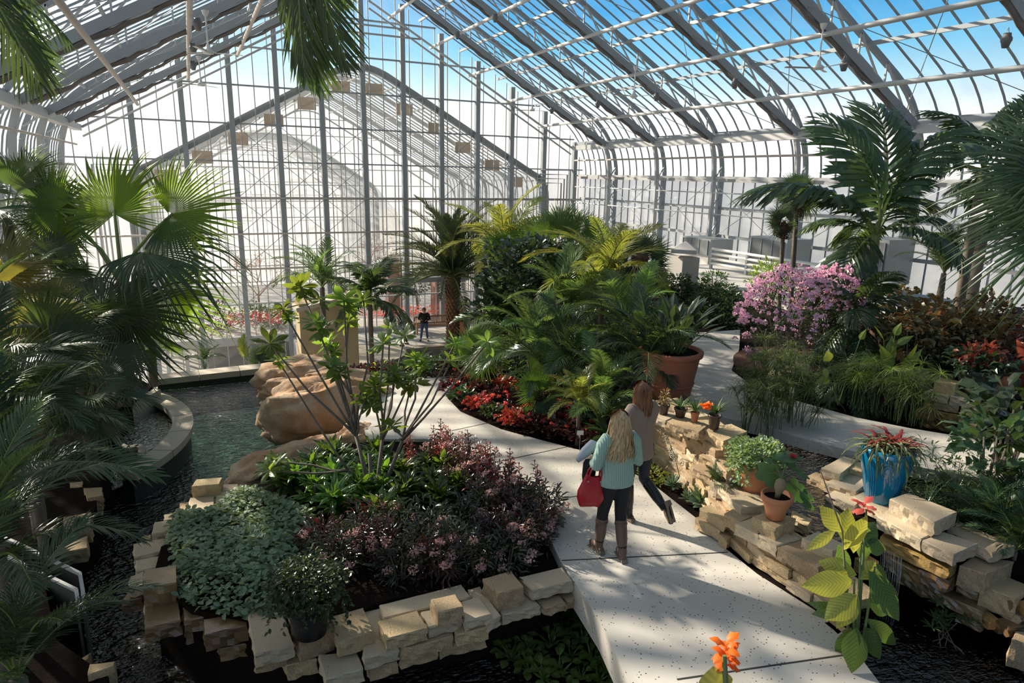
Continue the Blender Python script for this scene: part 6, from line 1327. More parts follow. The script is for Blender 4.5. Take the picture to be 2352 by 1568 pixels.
def person(label, base, rz, P, scale=1.):
    """P: joints and dress; local +Y is the way the person faces"""
    r_ = plant('person', label, 'person', base); r_.rotation_euler = (0, 0, rz)
    def put(m, name, mt, vs=None, smooth=True, par=None):
        m.xf(Matrix.Scale(scale, 4)); o = m.build(name, mt, None, smooth)
        if vs: remesh(o, vs*scale)
        o.parent = par or r_; return o
    A = lambda *p: np.array(p, float); J = P['J']; hc = A(*J['head'])
    b = MB(); T(b, [A(0, 0, .86), A(0, 0, .95), A(0, -.005, 1.08), A(0, .0, 1.25), A(0, -.01, 1.37), A(0, -.005, 1.42)], [(.09, .15), (.105, .165), (.085, .125), (.10, .15), (.085, .165), (.05, .09)])
    T(b, [A(0, -.01, 1.38), A(0, 0, 1.45), hc-[0, .01, .06]], [.06, .05, .052]); ell(b, hc, (.078, .096, .115)); ell(b, hc+[0, .03, -.055], (.055, .058, .055)); face(b, hc)
    for s, k in ((-1, 'l'), (1, 'r')):
        sh, el, wr = [A(*J[k+q]) for q in ('sh', 'el', 'wr')]; hp, kn, an = [A(*J[k+q]) for q in ('hip', 'knee', 'ank')]; toe = A(*J[k+'toe'])
        T(b, [sh+[-s*.05, 0, 0], sh, (sh+el)/2, el, (el+wr)/2, wr], [.055, .052, .043, .036, .034, .024])
        hand(b, wr, wr-el, J.get(k+'palm', (0, 0, -1)), s)
        T(b, [hp+[0, 0, .04], hp-[0, 0, .06], (hp+kn)/2, kn, kn*.6+an*.4, an], [.085, .088, .070, .052, .052, .036]); T(b, [an-[0, .03, .02]*1, an*.5+toe*.5-[0, 0, .0], toe], [(.035, .032), (.03, .036), (.018, .03)])
    body = put(b, 'body', skin, P.get('vox', .0075))
    # top
    t = MB(); hem = P['hem']; wd = P.get('w', 1.)
    T(t, [A(0, 0, hem), A(0, 0, hem+.05), A(0, -.005, (hem+1.15)/2), A(0, -.005, 1.14), A(0, 0, 1.27), A(0, -.01, 1.37), A(0, -.005, 1.425)], [(.142*wd, .192*wd), (.145*wd, .196*wd), (.132*wd, .182*wd), (.122, .165*wd), (.13, .178*wd), (.10, .185), (.06, .10)], 20)
    for s, k in ((-1, 'l'), (1, 'r')):
        sh, el, wr = [A(*J[k+q]) for q in ('sh', 'el', 'wr')]; cf = P.get('cuff', .55); e = el+(wr-el)*cf
        T(t, [sh+[-s*.09, 0, -.01], sh+[-s*.02, 0, 0], sh+[s*.015, 0, -.05], (sh+el)/2, el, e], [.075, .078, .074, .064*wd, .062, .05])
    put(t, P.get('top_name', 'sweater'), P['top'], .011)
    # trousers
    t = MB(); T(t, [A(0, 0, max(hem+.05, .965)), A(0, -.005, .92), A(0, -.01, .84)], [(.085, .145), (.105, .165), (.10, .155)], 18)
    for s, k in ((-1, 'l'), (1, 'r')):
        hp, kn, an = [A(*J[k+q]) for q in ('hip', 'knee', 'ank')]
        T(t, [hp+[0, 0, .05], hp-[0, 0, .05], (hp+kn)/2, kn, kn*.55+an*.45, kn*.1+an*.9], [.10, .102, .084, .064, .062, .050])
    put(t, 'trousers', P['legs'], .011)
    for s, k in ((-1, 'l'), (1, 'r')):
        kn, an = [A(*J[k+q]) for q in ('knee', 'ank')]; toe = A(*J[k+'toe']); bt = MB(); f = nrm((toe-an)*[1, 1, 1]); top = P['boot_top']; q = an+(kn-an)*top
        dn = nrm(np.cross(np.cross(f, kn-an), f))*-1; heel = an-f*.045+dn*.05
        ax = nrm(kn-an)
        if top > .3: T(bt, [q, q-ax*.03, an*.6+q*.4, an+ax*.06, an-ax*.02], [.066, .067, .062, .050, .046])
        T(bt, [heel-f*.01, an+dn*.045, (an+toe)/2+dn*.03, toe+dn*.005, toe+f*.03], [(.03, .034), (.04, .040), (.036, .045), (.028, .042), (.014, .025)], 12); o = put(bt, 'boot', P['boots'], .009)
        sl_ = MB(); up = -dn; c1 = an-f*.06+dn*.082; c2 = toe+f*.02+dn*.036
        sl_.bar(c1-dn*.0, (c1*.55+c2*.45), .068, .022, up=up); sl_.bar(c1*.55+c2*.45, c2, .078, .018, up=up); sl_.bar(c1+f*.0, c1+f*.06, .062, .045, up=up); put(sl_, 'sole', sole, None, False, o)
        if top > .3 and P.get('strap'):
            sp = MB(); T(sp, [q-ax*.035, q-ax*.055], [.0705, .0705], 16); put(sp, 'strap', P['boots'], None, True, o)
    h = P['hair']; put(hair_mesh(hc, h[0], h[1], h[2], h[3], h[4]), 'hair', h[5], None, True)
    return r_, put
A_ = lambda **k: k
wb = (Pz(1390, 1262, 0)+Pz(1420, 1292, 0))/2
J1 = dict(head=(0, .0, 1.555), lsh=(-.165, -.01, 1.375), lel=(-.255, -.02, 1.10), lwr=(-.20, .20, 1.06), rsh=(.165, -.01, 1.375), rel=(.25, .0, 1.09), rwr=(.15, .20, 1.12),
          lhip=(-.085, 0, .90), lknee=(-.095, .08, .50), lank=(-.10, .12, .09), ltoe=(-.12, .27, .045), rhip=(.085, 0, .90), rknee=(.085, .02, .49), rank=(.075, -.10, .09), rtoe=(.10, .05, .045))
w1, put1 = person('woman with long wavy blonde hair in a mint knit sweater, seen from behind', wb, -.12, dict(J=J1, hem=.86, w=1.02, cuff=.75, top=mint, legs=black_d, boots=boot_b, boot_top=.85, strap=True, hair=(.41, .155, .024, 3, 420, blonde)), 1.0)
def rotp(p, rz, b): c, s = math.cos(rz), math.sin(rz); return np.array(b)+[p[0]*c-p[1]*s, p[0]*s+p[1]*c, p[2]]
# red handbag on her left forearm
bg_ = plant('handbag', 'red leather handbag hanging from the blonde woman\'s left forearm', 'bag', rotp((-.29, .02, .66), -.12, wb)); bg_.rotation_euler = (0, .12, -.12-.1)
m = MB(); prof = [(-.02, .09, .015), (.0, .115, .05), (.06, .15, .065), (.14, .155, .06), (.24, .125, .035), (.31, .09, .015)]
V_ = []; n = 28
for z, a, b_ in prof:
    for j in range(n):
        th = 6.283*j/n; V_.append((a*math.copysign(abs(math.cos(th))**.7, math.cos(th)), b_*math.sin(th)*(1+.12*math.sin(th*9)), z-(.02*math.cos(th)**2 if z < .05 else -.0)+(.035*math.cos(th)**2 if z > .3 else 0)))
m.add(V_, [(i*n+j, i*n+(j+1) % n, (i+1)*n+(j+1) % n, (i+1)*n+j) for i in range(len(prof)-1) for j in range(n)]+[tuple(reversed(range(n)))])
o = m.build('bag_body', redbag, bg_, True)
for sy in (-.028, .028):
    MB().tube([(-.07, sy, .27), (-.065, sy*1.2, .36), (-.03, sy*.7, .43), (.03, sy*.7, .43), (.065, sy*1.2, .36), (.07, sy, .27)], .009, 8).build('handle', redbag, bg_, True)
    for x in (-.07, .07): ell(MB(), (x, sy*1.25, .265), (.012, .006, .012), 8, 6).build('ring', steel, bg_, True)
# folded coats over her arm
ct = plant('folded_coat', 'black coat folded over the blonde woman\'s left arm', 'coat', rotp((-.24, .16, .80), -.12, wb))
m = MB(); T(m, [(0, .0, .30), (-.01, -.02, .26), (-.03, -.03, .12), (-.02, -.01, -.04)], [(.05, .04), (.075, .06), (.07, .055), (.045, .035)], 12); part(ct, m.xf(Matrix.Translation(ct.location)), 'coat_body', mat('black_wool', (.014, .014, .016), .95, bump=.4), True)
ct = plant('folded_coat', 'grey-blue coat draped over the blonde woman\'s forearm beside the black one', 'coat', rotp((-.22, .20, 1.06), -.12, wb))
m = MB(); T(m, [(-.16, .0, .03), (-.06, .02, .10), (.04, .03, .16), (.12, .02, .14)], [(.02, .03), (.05, .06), (.055, .07), (.03, .04)], 12); part(ct, m.xf(Matrix.Translation(ct.location)), 'coat_body', greycoat, True)
wb2 = Pz(1447, 1192, 0)+[.06, .0, 0]
J2 = dict(head=(0, .02, 1.555), lsh=(-.165, -.0, 1.375), lel=(-.24, .06, 1.12), lwr=(-.12, .22, 1.16), rsh=(.165, .0, 1.375), rel=(.235, .06, 1.12), rwr=(.10, .23, 1.18),
          lhip=(-.085, 0, .90), lknee=(-.09, .05, .49), lank=(-.09, .0, .09), ltoe=(-.10, .15, .045), rhip=(.085, -.01, .90), rknee=(.09, -.02, .50), rank=(.13, -.34, .26), rtoe=(.14, -.44, .13))
w2, put2 = person('woman with straight brown hair in a long taupe sweater and black boots, mid-stride', wb2, .10, dict(J=J2, hem=.78, w=.98, cuff=.9, top=taupe, legs=navy_d, boots=boot_k, boot_top=.85, hair=(.40, .12, .008, 5, 340, brown_h)), 1.03)
# the two far visitors on the patio
b3 = Py(975, 787, 33.6); J3 = dict(head=(0, .02, 1.60), lsh=(-.19, 0, 1.40), lel=(-.27, -.04, 1.13), lwr=(-.14, .14, 1.10), rsh=(.19, 0, 1.40), rel=(.27, -.02, 1.13), rwr=(.16, .12, 1.12),
          lhip=(-.09, 0, .92), lknee=(-.12, .02, .50), lank=(-.16, .0, .09), ltoe=(-.20, .16, .045), rhip=(.09, 0, .92), rknee=(.13, .04, .50), rank=(.18, .02, .09), rtoe=(.22, .18, .045))
person('person in a black jacket and blue jeans standing by the patio pond', (b3[0], b3[1], -4.685), math.pi-.35, dict(J=J3, vox=.014, hem=.92, w=1.05, cuff=1, top_name='jacket', top=mat('black_jacket', (.012, .012, .014), .8), legs=jean, boots=boot_k, boot_top=.12, hair=(.05, .09, 0, 5, 60, mat('grey_brown_hair', (.25, .17, .12), .6))), 1.05)
b4 = Py(930, 775, 33.0); J4 = dict(head=(0, .10, 1.52), lsh=(-.18, .03, 1.38), lel=(-.24, .16, 1.15), lwr=(-.10, .32, 1.25), rsh=(.18, .03, 1.38), rel=(.24, .16, 1.15), rwr=(.08, .32, 1.22),
          lhip=(-.09, 0, .92), lknee=(-.14, .12, .52), lank=(-.26, .0, .09), ltoe=(-.3, .16, .045), rhip=(.09, 0, .92), rknee=(.12, .1, .50), rank=(.2, -.05, .09), rtoe=(.22, .1, .045))
person('dark-haired person in a grey top and dark shorts, turned sideways beside the one in black', (b4[0], b4[1], -4.685), .9, dict(J=J4, vox=.014, hem=.92, w=1.0, cuff=.5, top_name='shirt', top=mat('grey_shirt', (.28, .30, .30), .9), legs=mat('dark_trousers', (.03, .03, .035), .9), boots=boot_k, boot_top=.1, hair=(.06, .09, 0, 6, 60, dark_h)), 1.0)
q = Py(888, 790, 32.6); bgq = plant('shoulder_bag', 'black bag set down on the patio left of the two visitors', 'bag', (q[0], q[1], -4.7)); part(bgq, MB().lathe([(0, 0), (.22, .0), (.25, .2), (.2, .42), (.05, .48)], 14, (q[0], q[1], -4.7)), 'bag_body', dpot, True); part(bgq, MB().tube([(q[0]-.15, q[1], -4.3), (q[0], q[1], -4.0), (q[0]+.15, q[1], -4.3)], .02, 6), 'strap', dpot)
# ======================= pots and plants on and beyond the low wall
def grass_tuft(mb, c, n, L, w, seed, e=(.7, 1.45), droop=.9, mi=0):
    g = np.random.default_rng(seed)
    for i in range(n):
        az = g.uniform(0, 6.28); ee = g.uniform(*e); l = L*g.uniform(.6, 1.1); P = rachis(l, ee, ee-droop*g.uniform(.5, 1.3), 5); ca, sa = math.cos(az), math.sin(az)
        Q = [np.array(c)+[p[0]*ca, p[0]*sa, p[2]] for p in P]; strip(mb, Q, [w*.8, w, w, w*.8, w*.5, w*.05], np.array([-ca*.5, -sa*.5, 1.]), .3, mi)
    return mb
# big planter with bird-of-paradise
b = Pz(1532, 922, .5); r_ = plant('bird_of_paradise', 'very large terracotta planter of bird-of-paradise with two orange blooms, at the wall end', 'potted plant', b); pot(r_, b, .48, .88, taper=.70)
part(r_, MB().lathe([(.395, .32), (.405, .34), (.40, .36)], 32, tuple(b)), 'pot_band', terracotta, True); m = MB(); g = np.random.default_rng(5); st_ = MB()
for i in range(46):
    az = GA*i; e = g.uniform(.75, 1.45); L = g.uniform(.45, .85); q = b+[.22*math.cos(az)*g.random(), .22*math.sin(az)*g.random(), .82]; d = np.array([math.cos(az)*math.cos(e), math.sin(az)*math.cos(e), math.sin(e)]); tip = q+d*L*.75
    st_.tube([q, (q+tip)/2+[0, 0, .02], tip], [.011, .009, .007], 5); bl = blade(L*.55, .075, e, e-.7, 6, .45, .45, .05, i); m.merge(bl, Matrix.Translation(V(tip)) @ Matrix.Rotation(az, 4, 'Z'))
part(r_, m, 'leaves', leafmat('strelitzia_leaf', (.05, .10, .055), .22, .35, rnd=.1)); part(r_, st_, 'leaf_stalks', stem_g)
for (x, y) in ((1497, 745), (1472, 765)):
    dpp = float((b-O3) @ _w); tp = Dp(x, y, dpp); f = MB()
    for k in range(5): f.merge(blade(.16, .018, .5+.25*k, .3+.25*k, 4, .4), Matrix.Translation(V(tp)) @ Matrix.Rotation(2.6+.1*k, 4, 'Z'))
    o = part(r_, f, 'flower', F_orange); part(r_, MB().tube([b+[0, 0, .85], (b+tp)/2+[0, 0, .5], tp], [.009, .008, .007], 5), 'flower_stalk', stem_g)
# row of small pots on the wall
brown_p = mat('brown_glazed_pot', (.075, .05, .04), .3)
def small(label, p, r, h, mt, kind, seed):
    b = Pz(*p, .93); r_ = plant('small_potted_plant', label, 'potted plant', b, None); pot(r_, b, r, h, mt, rim=.02); c = b+[0, 0, h]; m = MB()
    if kind == 'succ': part(r_, bush(130, c+[0, 0, .10], (.06, .06, .13), simple_leaf(1, .5), .04, seed, .3), 'foliage', L_copper)
    if kind == 'orchid':
        for i in range(12): m.merge(blade(.22, .025, 1.1-.05*i, .4-.05*i, 6, .5, .3), Matrix.Translation(V(c)) @ Matrix.Rotation(GA*i, 4, 'Z'))
        part(r_, m, 'leaves', L_mid)
    if kind in ('grass', 'orange'):
        part(r_, grass_tuft(m, c, 60, .30, .006, seed, (.5, 1.5), 1.0), 'leaves', L_mid)
    if kind == 'orange': f = flower_cluster(MB(), c+[-.13, .02, .14], .05, 34, 4, pet=.05, down=False); part(r_, f, 'flowers', F_orange)
    return r_
small('small brown pot with a scrubby reddish plant, leftmost of the row on the low wall', px('D', 1268, 395), .078, .14, brown_p, 'succ', 1)
small('small brown pot with strappy leaves, second of the row on the low wall', px('D', 1420, 415), .085, .12, brown_p, 'orchid', 2)
small('smallest orange terracotta pot with spiky grass leaves on the low wall', px('D', 1548, 460), .055, .13, terracotta, 'grass', 3)
small('dark ribbed pot with orange blossoms, last of the row on the low wall', px('D', 1722, 525), .085, .19, brown_p, 'orange', 4)
# ground ivy pot
b = Pz(*px('D', 2080, 1065), .46); r_ = plant('potted_ground_ivy', 'terracotta pot brimming with small variegated round leaves on the low wall', 'potted plant', b); pot(r_, b, .235, .36, taper=.74)
m = bush(1900, b+[0, 0, .44], (.36, .34, .17), simple_leaf(1, .75, .15, .1), .048, 7, .4, (-.5, .9)); part(r_, m, 'foliage', leafmat('variegated_leaf', (.22, .36, .20), .35, .45, rnd=.25)); 
m = MB(); g = np.random.default_rng(3)
for i in range(14):
    a = g.uniform(1.8, 3.9); p = b+np.array([.24*math.cos(a), .24*math.sin(a), .36]); n = 7; scatter(m, simple_leaf(1, .75), p+np.outer(np.arange(n), [.014*math.cos(a), .014*math.sin(a), -.03]), rotmats(g.uniform(0, 6, n), g.uniform(-1, 0, n), g.normal(0, .5, n)), .045*np.ones(n))
part(r_, m, 'trailing_shoots', MAT['variegated_leaf'])['kind'] = 'stuff'
# caudex plant
b = Pz(*px('E', 668, 445), .57); r_ = plant('potted_caudex_plant', 'small terracotta pot with a swollen-stemmed plant, lobed leaves and coral flowers', 'potted plant', b); pot(r_, b, .155, .26, rim=.045, taper=.60)
part(r_, MB().tube([b+[0, 0, .22], b+[.01, 0, .27], b+[.02, 0, .34], b+[.03, 0, .40], b+[.035, 0, .43]], [.026, .03, .058, .052, .02], 12), 'swollen_stem', mat('caudex', (.30, .24, .14), .8, bump=.6, bscale=50), True)
def lobed(mb, c, R, nrmv, seed, lobes=5):
    M = frame(np.cross(nrmv, (.3, .9, .1)), nrmv); V_ = [c]; k = 40
    for i in range(k): a = 6.283*i/k; rr = R*(.72+.30*abs(math.cos(lobes*a/2)))*(1 if abs(a-3.14) > .25 else .35); V_.append(c+M[:3, 0]*rr*math.cos(a)+M[:3, 1]*rr*math.sin(a)-M[:3, 2]*.18*R*(rr/R)**2+M[:3, 2]*.04*R*math.cos(a*lobes))
    mb.add(V_, [(0, 1+i, 1+(i+1) % k) for i in range(k)]); return mb
dpt = float((b-O3) @ _w); lvs = MB(); stl = MB(); top = b+[.035, 0, .43]
for (x, y, R_, nn) in ((640, 150, .16, (-.3, -.5, .8)), (760, 30, .15, (-.1, .1, 1)), (840, 130, .13, (.3, -.3, .8)), (820, 270, .14, (.0, -.9, .5)), (900, 330, .12, (.2, -.8, .6)), (640, 60, .07, (0, 0, 1)), (770, 60, .09, (.1, -.6, .8))):
    c = Dp(*px('E', x, y), dpt+.05); lobed(lvs, c, R_, nrm(nn), 1); stl.tube([top, (top+c)/2+[0, 0, .03], c], .005, 5)
part(r_, lvs, 'leaves', leafmat('lobed_leaf', (.06, .17, .06), .45, .4, rnd=.05)); part(r_, stl, 'leaf_stalks', stem_g); part(r_, flower_cluster(MB(), Dp(*px('E', 792, 30), dpt), .02, 26, 4, pet=.03, down=False), 'flowers', F_coral)
# blue urn with striped bromeliads
blue = mat('blue_glaze', (.01, .29, .55), .12, spec=.9, var=.65, vscale=5, col2=(.0, .09, .20), coat=.6)
b = Pz(2022, 1146, .38); r_ = plant('blue_urn', 'tall glazed blue urn with swirls in relief, planted with striped red-hearted bromeliads', 'potted plant', b); m = MB()
prof = [(0, 0), (.165, 0), (.18, .03), (.215, .2), (.26, .42), (.285, .58), (.29, .64), (.275, .67), (.25, .66), (.24, .60), (0, .60)]
m.lathe([(r, z) for r, z in prof], 48, tuple(b)); part(r_, m, 'urn_body', blue, True)
m = MB(); camaz = math.atan2(-b[1], -b[0])
def onurn(a, z): r = float(np.interp(z, [0, .03, .2, .42, .58], [.165, .18, .215, .26, .285])); return b+[r*math.cos(a), r*math.sin(a), z]
for q in range(6):
    P_ = [onurn(camaz+.2+.55*math.sin(t*2.2+.3)*(1-.12*q)-.05*q, .02+.44*t-.02*q) for t in np.linspace(0, 1, 12)]
    m.tube(P_, .007, 6)
for q in range(3): m.tube([onurn(camaz+.12+(.26-.075*q)*math.cos(t), .45+(.10-.03*q)*math.sin(t)) for t in np.linspace(-.6, 4.2, 22)], .007, 6)
for q in range(4): m.tube([onurn(camaz-.35-.11*q+.05*math.sin(t*4), .05+.5*t) for t in np.linspace(0, 1, 8)], .005, 5)
part(r_, m, 'relief_swirls', blue, True)
lst = leafmat('striped_bromeliad_leaf', (.10, .14, .045), .2, .3, rnd=.05)
t = lst.node_tree
m = MB(); g = np.random.default_rng(8)
strp = leafmat('cream_stripe', (.55, .55, .30), .3, .35, rnd=.05)
for ci_, (ox, oy, dn_) in enumerate(((0, 0, 60), (-.14, .05, 34), (.13, -.02, 30), (.02, -.14, 26))):
    cc = b+[ox, oy, .66]
    for i in range(dn_):
        az = GA*i+ci_; tt = i/dn_; e = 1.25-1.25*tt; L = .47*g.uniform(.75, 1.1); bl = blade(L, .021, e, e-1.9, 8, .35, .35, 0, i); Mx = Matrix.Translation(V(cc)) @ Matrix.Rotation(az, 4, 'Z')
        red = tt < .09; m.merge(bl, Mx, mi=2 if red else 0)
        if not red: s2 = blade(L*.97, .0075, e, e-1.9, 8, .35, .2, 0, i); s2.xf(Matrix.Translation((0, 0, .004))); m.merge(s2, Mx, mi=1)
part(r_, m, 'bromeliads', [lst, strp, leafmat('red_heart_leaf', (.35, .02, .04), .3, .3, tcol=(1.5, 1, 1))])
# canna in front, sunlit leaves coloured lime, shaded ones darker green
def canna(label, base, leaves, dd, fl=(), stem_top=(), name='canna_lily'):
    r_ = plant(name, label, 'flowering plant', base); g = np.random.default_rng(12); dpt = float((np.array(base)+[0, 0, .5 if len(leaves) > 3 else 0]-O3) @ _w); st_ = MB()
    for (sx, sy) in stem_top: tp = Dp(sx, sy, dpt); st_.tube([base, (base+tp)/2+[.01, 0, .0], tp], [.016, .013, .008], 7)
    if stem_top: part(r_, st_, 'stems', stem_g)
    for i, (bx, by, tx, ty, W_, dz, lit) in enumerate(leaves):
        B_ = Dp(bx, by, dpt+dz*.3); T_ = Dp(tx, ty, dpt+dz); L = np.linalg.norm(T_-B_); d = (T_-B_)/L; M = at(frame(d, nrm(TOCAM*1.0+np.array([0, 0, .35])+np.array([g.normal(0, .25), g.normal(0, .25), 0]))), B_)
        bl = blade(L*1.08, W_*1.3, .25, -.35, 10, .48, .22, .03, i); keep(setm(bl.build('leaf', MAT['canna_lit'] if lit else MAT['canna_shaded'], None, True), M), r_)
    for (x, y, s) in fl:
        c = Dp(x, y, dpt+.02); f = MB(); 
        for j in range(7): f.merge(blade(.085*s, .026*s, 1.2-.18*j, -.2-.18*j, 6, .55, .4, .25, j), Matrix.Translation(V(c+[0, 0, -.01*j])) @ Matrix.Rotation(GA*j, 4, 'Z'))
        part(r_, f, 'flower', F_orange if s < .9 else F_coral, True)
    return r_
def veined(m_, k=170):
    t = m_.node_tree; tc_ = [n for n in t.nodes if n.type == 'TEX_COORD'][0]; s_ = N(t, 'ShaderNodeSeparateXYZ'); t.links.new(tc_.outputs['Object'], s_.inputs[0])
    a = N(t, 'ShaderNodeMath', operation='ABSOLUTE'); t.links.new(s_.outputs[1], a.inputs[0]); b = N(t, 'ShaderNodeMath', operation='MULTIPLY_ADD'); t.links.new(a.outputs[0], b.inputs[0]); b.inputs[1].default_value = -1.1; t.links.new(s_.outputs[0], b.inputs[2])
    c = N(t, 'ShaderNodeMath', operation='MULTIPLY'); t.links.new(b.outputs[0], c.inputs[0]); c.inputs[1].default_value = k; d = N(t, 'ShaderNodeMath', operation='SINE'); t.links.new(c.outputs[0], d.inputs[0])
    mr = N(t, 'ShaderNodeMapRange'); mr.inputs[1].default_value = -1; mr.inputs[3].default_value = .80; mr.inputs[4].default_value = 1.08; t.links.new(d.outputs[0], mr.inputs[0])
    for hs in [n for n in t.nodes if n.type == 'HUE_SAT']:
        mu = N(t, 'ShaderNodeMath', operation='MULTIPLY'); src = hs.inputs['Value'].links[0].from_socket; t.links.new(src, mu.inputs[0]); t.links.new(mr.outputs[0], mu.inputs[1]); t.links.new(mu.outputs[0], hs.inputs['Value'])
for nm, cc in (('canna_lit', (.44, .52, .06)), ('canna_shaded', (.10, .22, .05))):  # one leaf in two colours: sunlight and shade painted into the material
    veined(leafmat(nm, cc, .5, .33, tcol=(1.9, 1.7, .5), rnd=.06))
base = Pz(1975, 1500, .05)+[0, 0, -.5]
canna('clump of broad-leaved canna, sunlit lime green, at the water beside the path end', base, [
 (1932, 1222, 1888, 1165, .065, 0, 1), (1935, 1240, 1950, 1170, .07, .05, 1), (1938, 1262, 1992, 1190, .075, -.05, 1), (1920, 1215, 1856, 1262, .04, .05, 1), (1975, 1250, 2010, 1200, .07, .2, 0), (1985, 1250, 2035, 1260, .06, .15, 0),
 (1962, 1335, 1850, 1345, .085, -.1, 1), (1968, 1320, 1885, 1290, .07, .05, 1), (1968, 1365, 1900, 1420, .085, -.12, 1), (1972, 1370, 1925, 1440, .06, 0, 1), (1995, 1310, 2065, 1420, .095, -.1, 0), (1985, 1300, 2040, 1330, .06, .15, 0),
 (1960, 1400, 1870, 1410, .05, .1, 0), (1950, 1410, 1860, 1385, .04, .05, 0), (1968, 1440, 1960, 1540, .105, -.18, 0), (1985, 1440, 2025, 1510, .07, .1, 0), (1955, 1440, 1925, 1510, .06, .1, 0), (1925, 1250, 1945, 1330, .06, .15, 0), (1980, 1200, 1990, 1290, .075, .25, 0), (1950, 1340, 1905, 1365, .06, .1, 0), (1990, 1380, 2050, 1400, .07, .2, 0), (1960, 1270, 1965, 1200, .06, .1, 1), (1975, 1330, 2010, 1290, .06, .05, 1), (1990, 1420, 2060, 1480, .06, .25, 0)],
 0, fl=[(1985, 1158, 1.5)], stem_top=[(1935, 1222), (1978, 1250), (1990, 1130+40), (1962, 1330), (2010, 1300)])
part(bpy.data.objects['canna_lily'], MB().tube([base, Dp(1935, 1220, float((base+[0, 0, .5]-O3) @ _w)), Dp(1884, 1080, float((base+[0, 0, .5]-O3) @ _w))], [.012, .008, .005], 6), 'seed_stalk', stem_b)
nb = Dp(1660, 1700, 2.3); nr_ = canna('orange canna bloom rising at the bottom edge of the view, near the camera', nb, [(1650, 1600, 1640, 1535, .045, 0, 1)], 0, fl=[(1668, 1478, .78), (1670, 1498, .72)], stem_top=[(1664, 1505)], name='canna_lily'); nr_['label'] = 'orange canna bloom rising alone at the bottom edge over the pale path'
# floating plants
g = np.random.default_rng(6); hy = [(1190, 1470), (1215, 1500), (1175, 1515), (1240, 1440), (1265, 1480), (1240, 1530), (1290, 1420), (1300, 1460), (1310, 1510), (1285, 1550), (1340, 1470), (1350, 1430), (1360, 1520), (1335, 1560), (1385, 1490), (1395, 1550), (1370, 1440), (1215, 1540), (1320, 1400), (1250, 1560), (1345, 1400), (1150, 1490), (1400, 1520), (1375, 1565)]
HY = []
for s in range(3):
    m = MB(); gg = np.random.default_rng(s)
    for i in range(11):
        az = GA*i; e = gg.uniform(.4, 1.3); L = gg.uniform(.06, .13); c = np.array([math.cos(az)*math.cos(e), math.sin(az)*math.cos(e), math.sin(e)])*L; m.tube([(0, 0, 0), c*.6, c], [.005, .009, .003], 5); m.merge(blade(.075, .032, e-.5, e-1.2, 5, .55, -.25), Matrix.Translation(V(c)) @ Matrix.Rotation(az, 4, 'Z'))
    HY.append(m.mesh('rosette', leafmat('floating_leaf', (.16, .26, .03), .35, .3, rnd=.25)))
for i, (x, y) in enumerate(hy):
    b = Pz(x, y, ZW+.02); o = ob('floating_plant', HY[i % 3], None, V(b)); s = g.uniform(1.1, 1.6); o.scale = (s, s, s); o.rotation_euler = (0, 0, g.uniform(0, 6)); tag(o, 'floating rosette of rounded yellow-green leaves on the dark water beside the path slab', 'water plant', 'floating rosettes on the dark water beside the path')
# papyrus
def papyrus(label, pts, z, h, seed, n=14, mt=None):
    g = np.random.default_rng(seed); c0 = Pz(*pts, z); r_ = plant('papyrus', label, 'papyrus', c0); st_ = MB(); um = MB()
    for i in range(n):
        a = g.uniform(0, 6.28); q = g.uniform(.02, .16); b = c0+[q*math.cos(a), q*math.sin(a), 0]; hh = h*g.uniform(.55, 1.05); ln = .45*g.random()*hh; T_ = b+[ln*math.cos(a), ln*math.sin(a), hh]; st_.tube([b, (b+T_)/2+[-.04*math.cos(a), -.04*math.sin(a), .03], T_], [.006, .005, .004], 5)
        grass_tuft(um, T_, 34, .33, .0042, seed*31+i, (-.1, .9), 1.3)
    part(r_, st_, 'stems', stem_g); part(r_, um, 'umbels', mt or L_pap); return r_
for i, (x, y, z, h, lab) in enumerate([(1770, 1020, .25, 1.0, 'nearest the ground ivy pot'), (1800, 1000, .25, 1.1, 'leaning over the upper stream, left'), (1740, 985, .25, 1.0, 'directly behind the last small pot'), (1830, 1010, .25, .95, 'leaning over the upper stream, right'), (1760, 960, .45, 1.15, 'at the edge of the upper path, left'), (1810, 955, .45, 1.05, 'at the edge of the upper path, right'), (1710, 990, .4, .7, 'low, between the small pots and the stream')]):
    papyrus('fine-leaved papyrus clump behind the low wall, '+lab, (x, y), z, h, 10+i, 13)
for i, (x, y, z, h, lab) in enumerate([(2010, 950, .45, .8, 'left clump'), (2050, 965, .45, .7, 'middle clump'), (1960, 935, .45, .85, 'leftmost, lit clump'), (2100, 975, .45, .6, 'low clump by the ochre stones'), (2080, 955, .5, .8, 'clump with a tall bright umbel'), (1925, 925, .45, .7, 'dense low clump near the upper path')]):
    papyrus('papyrus in the pool before the terrace, '+lab, (x, y), z, h, 30+i, 12, L_bright if i in (2, 4) else L_pap)
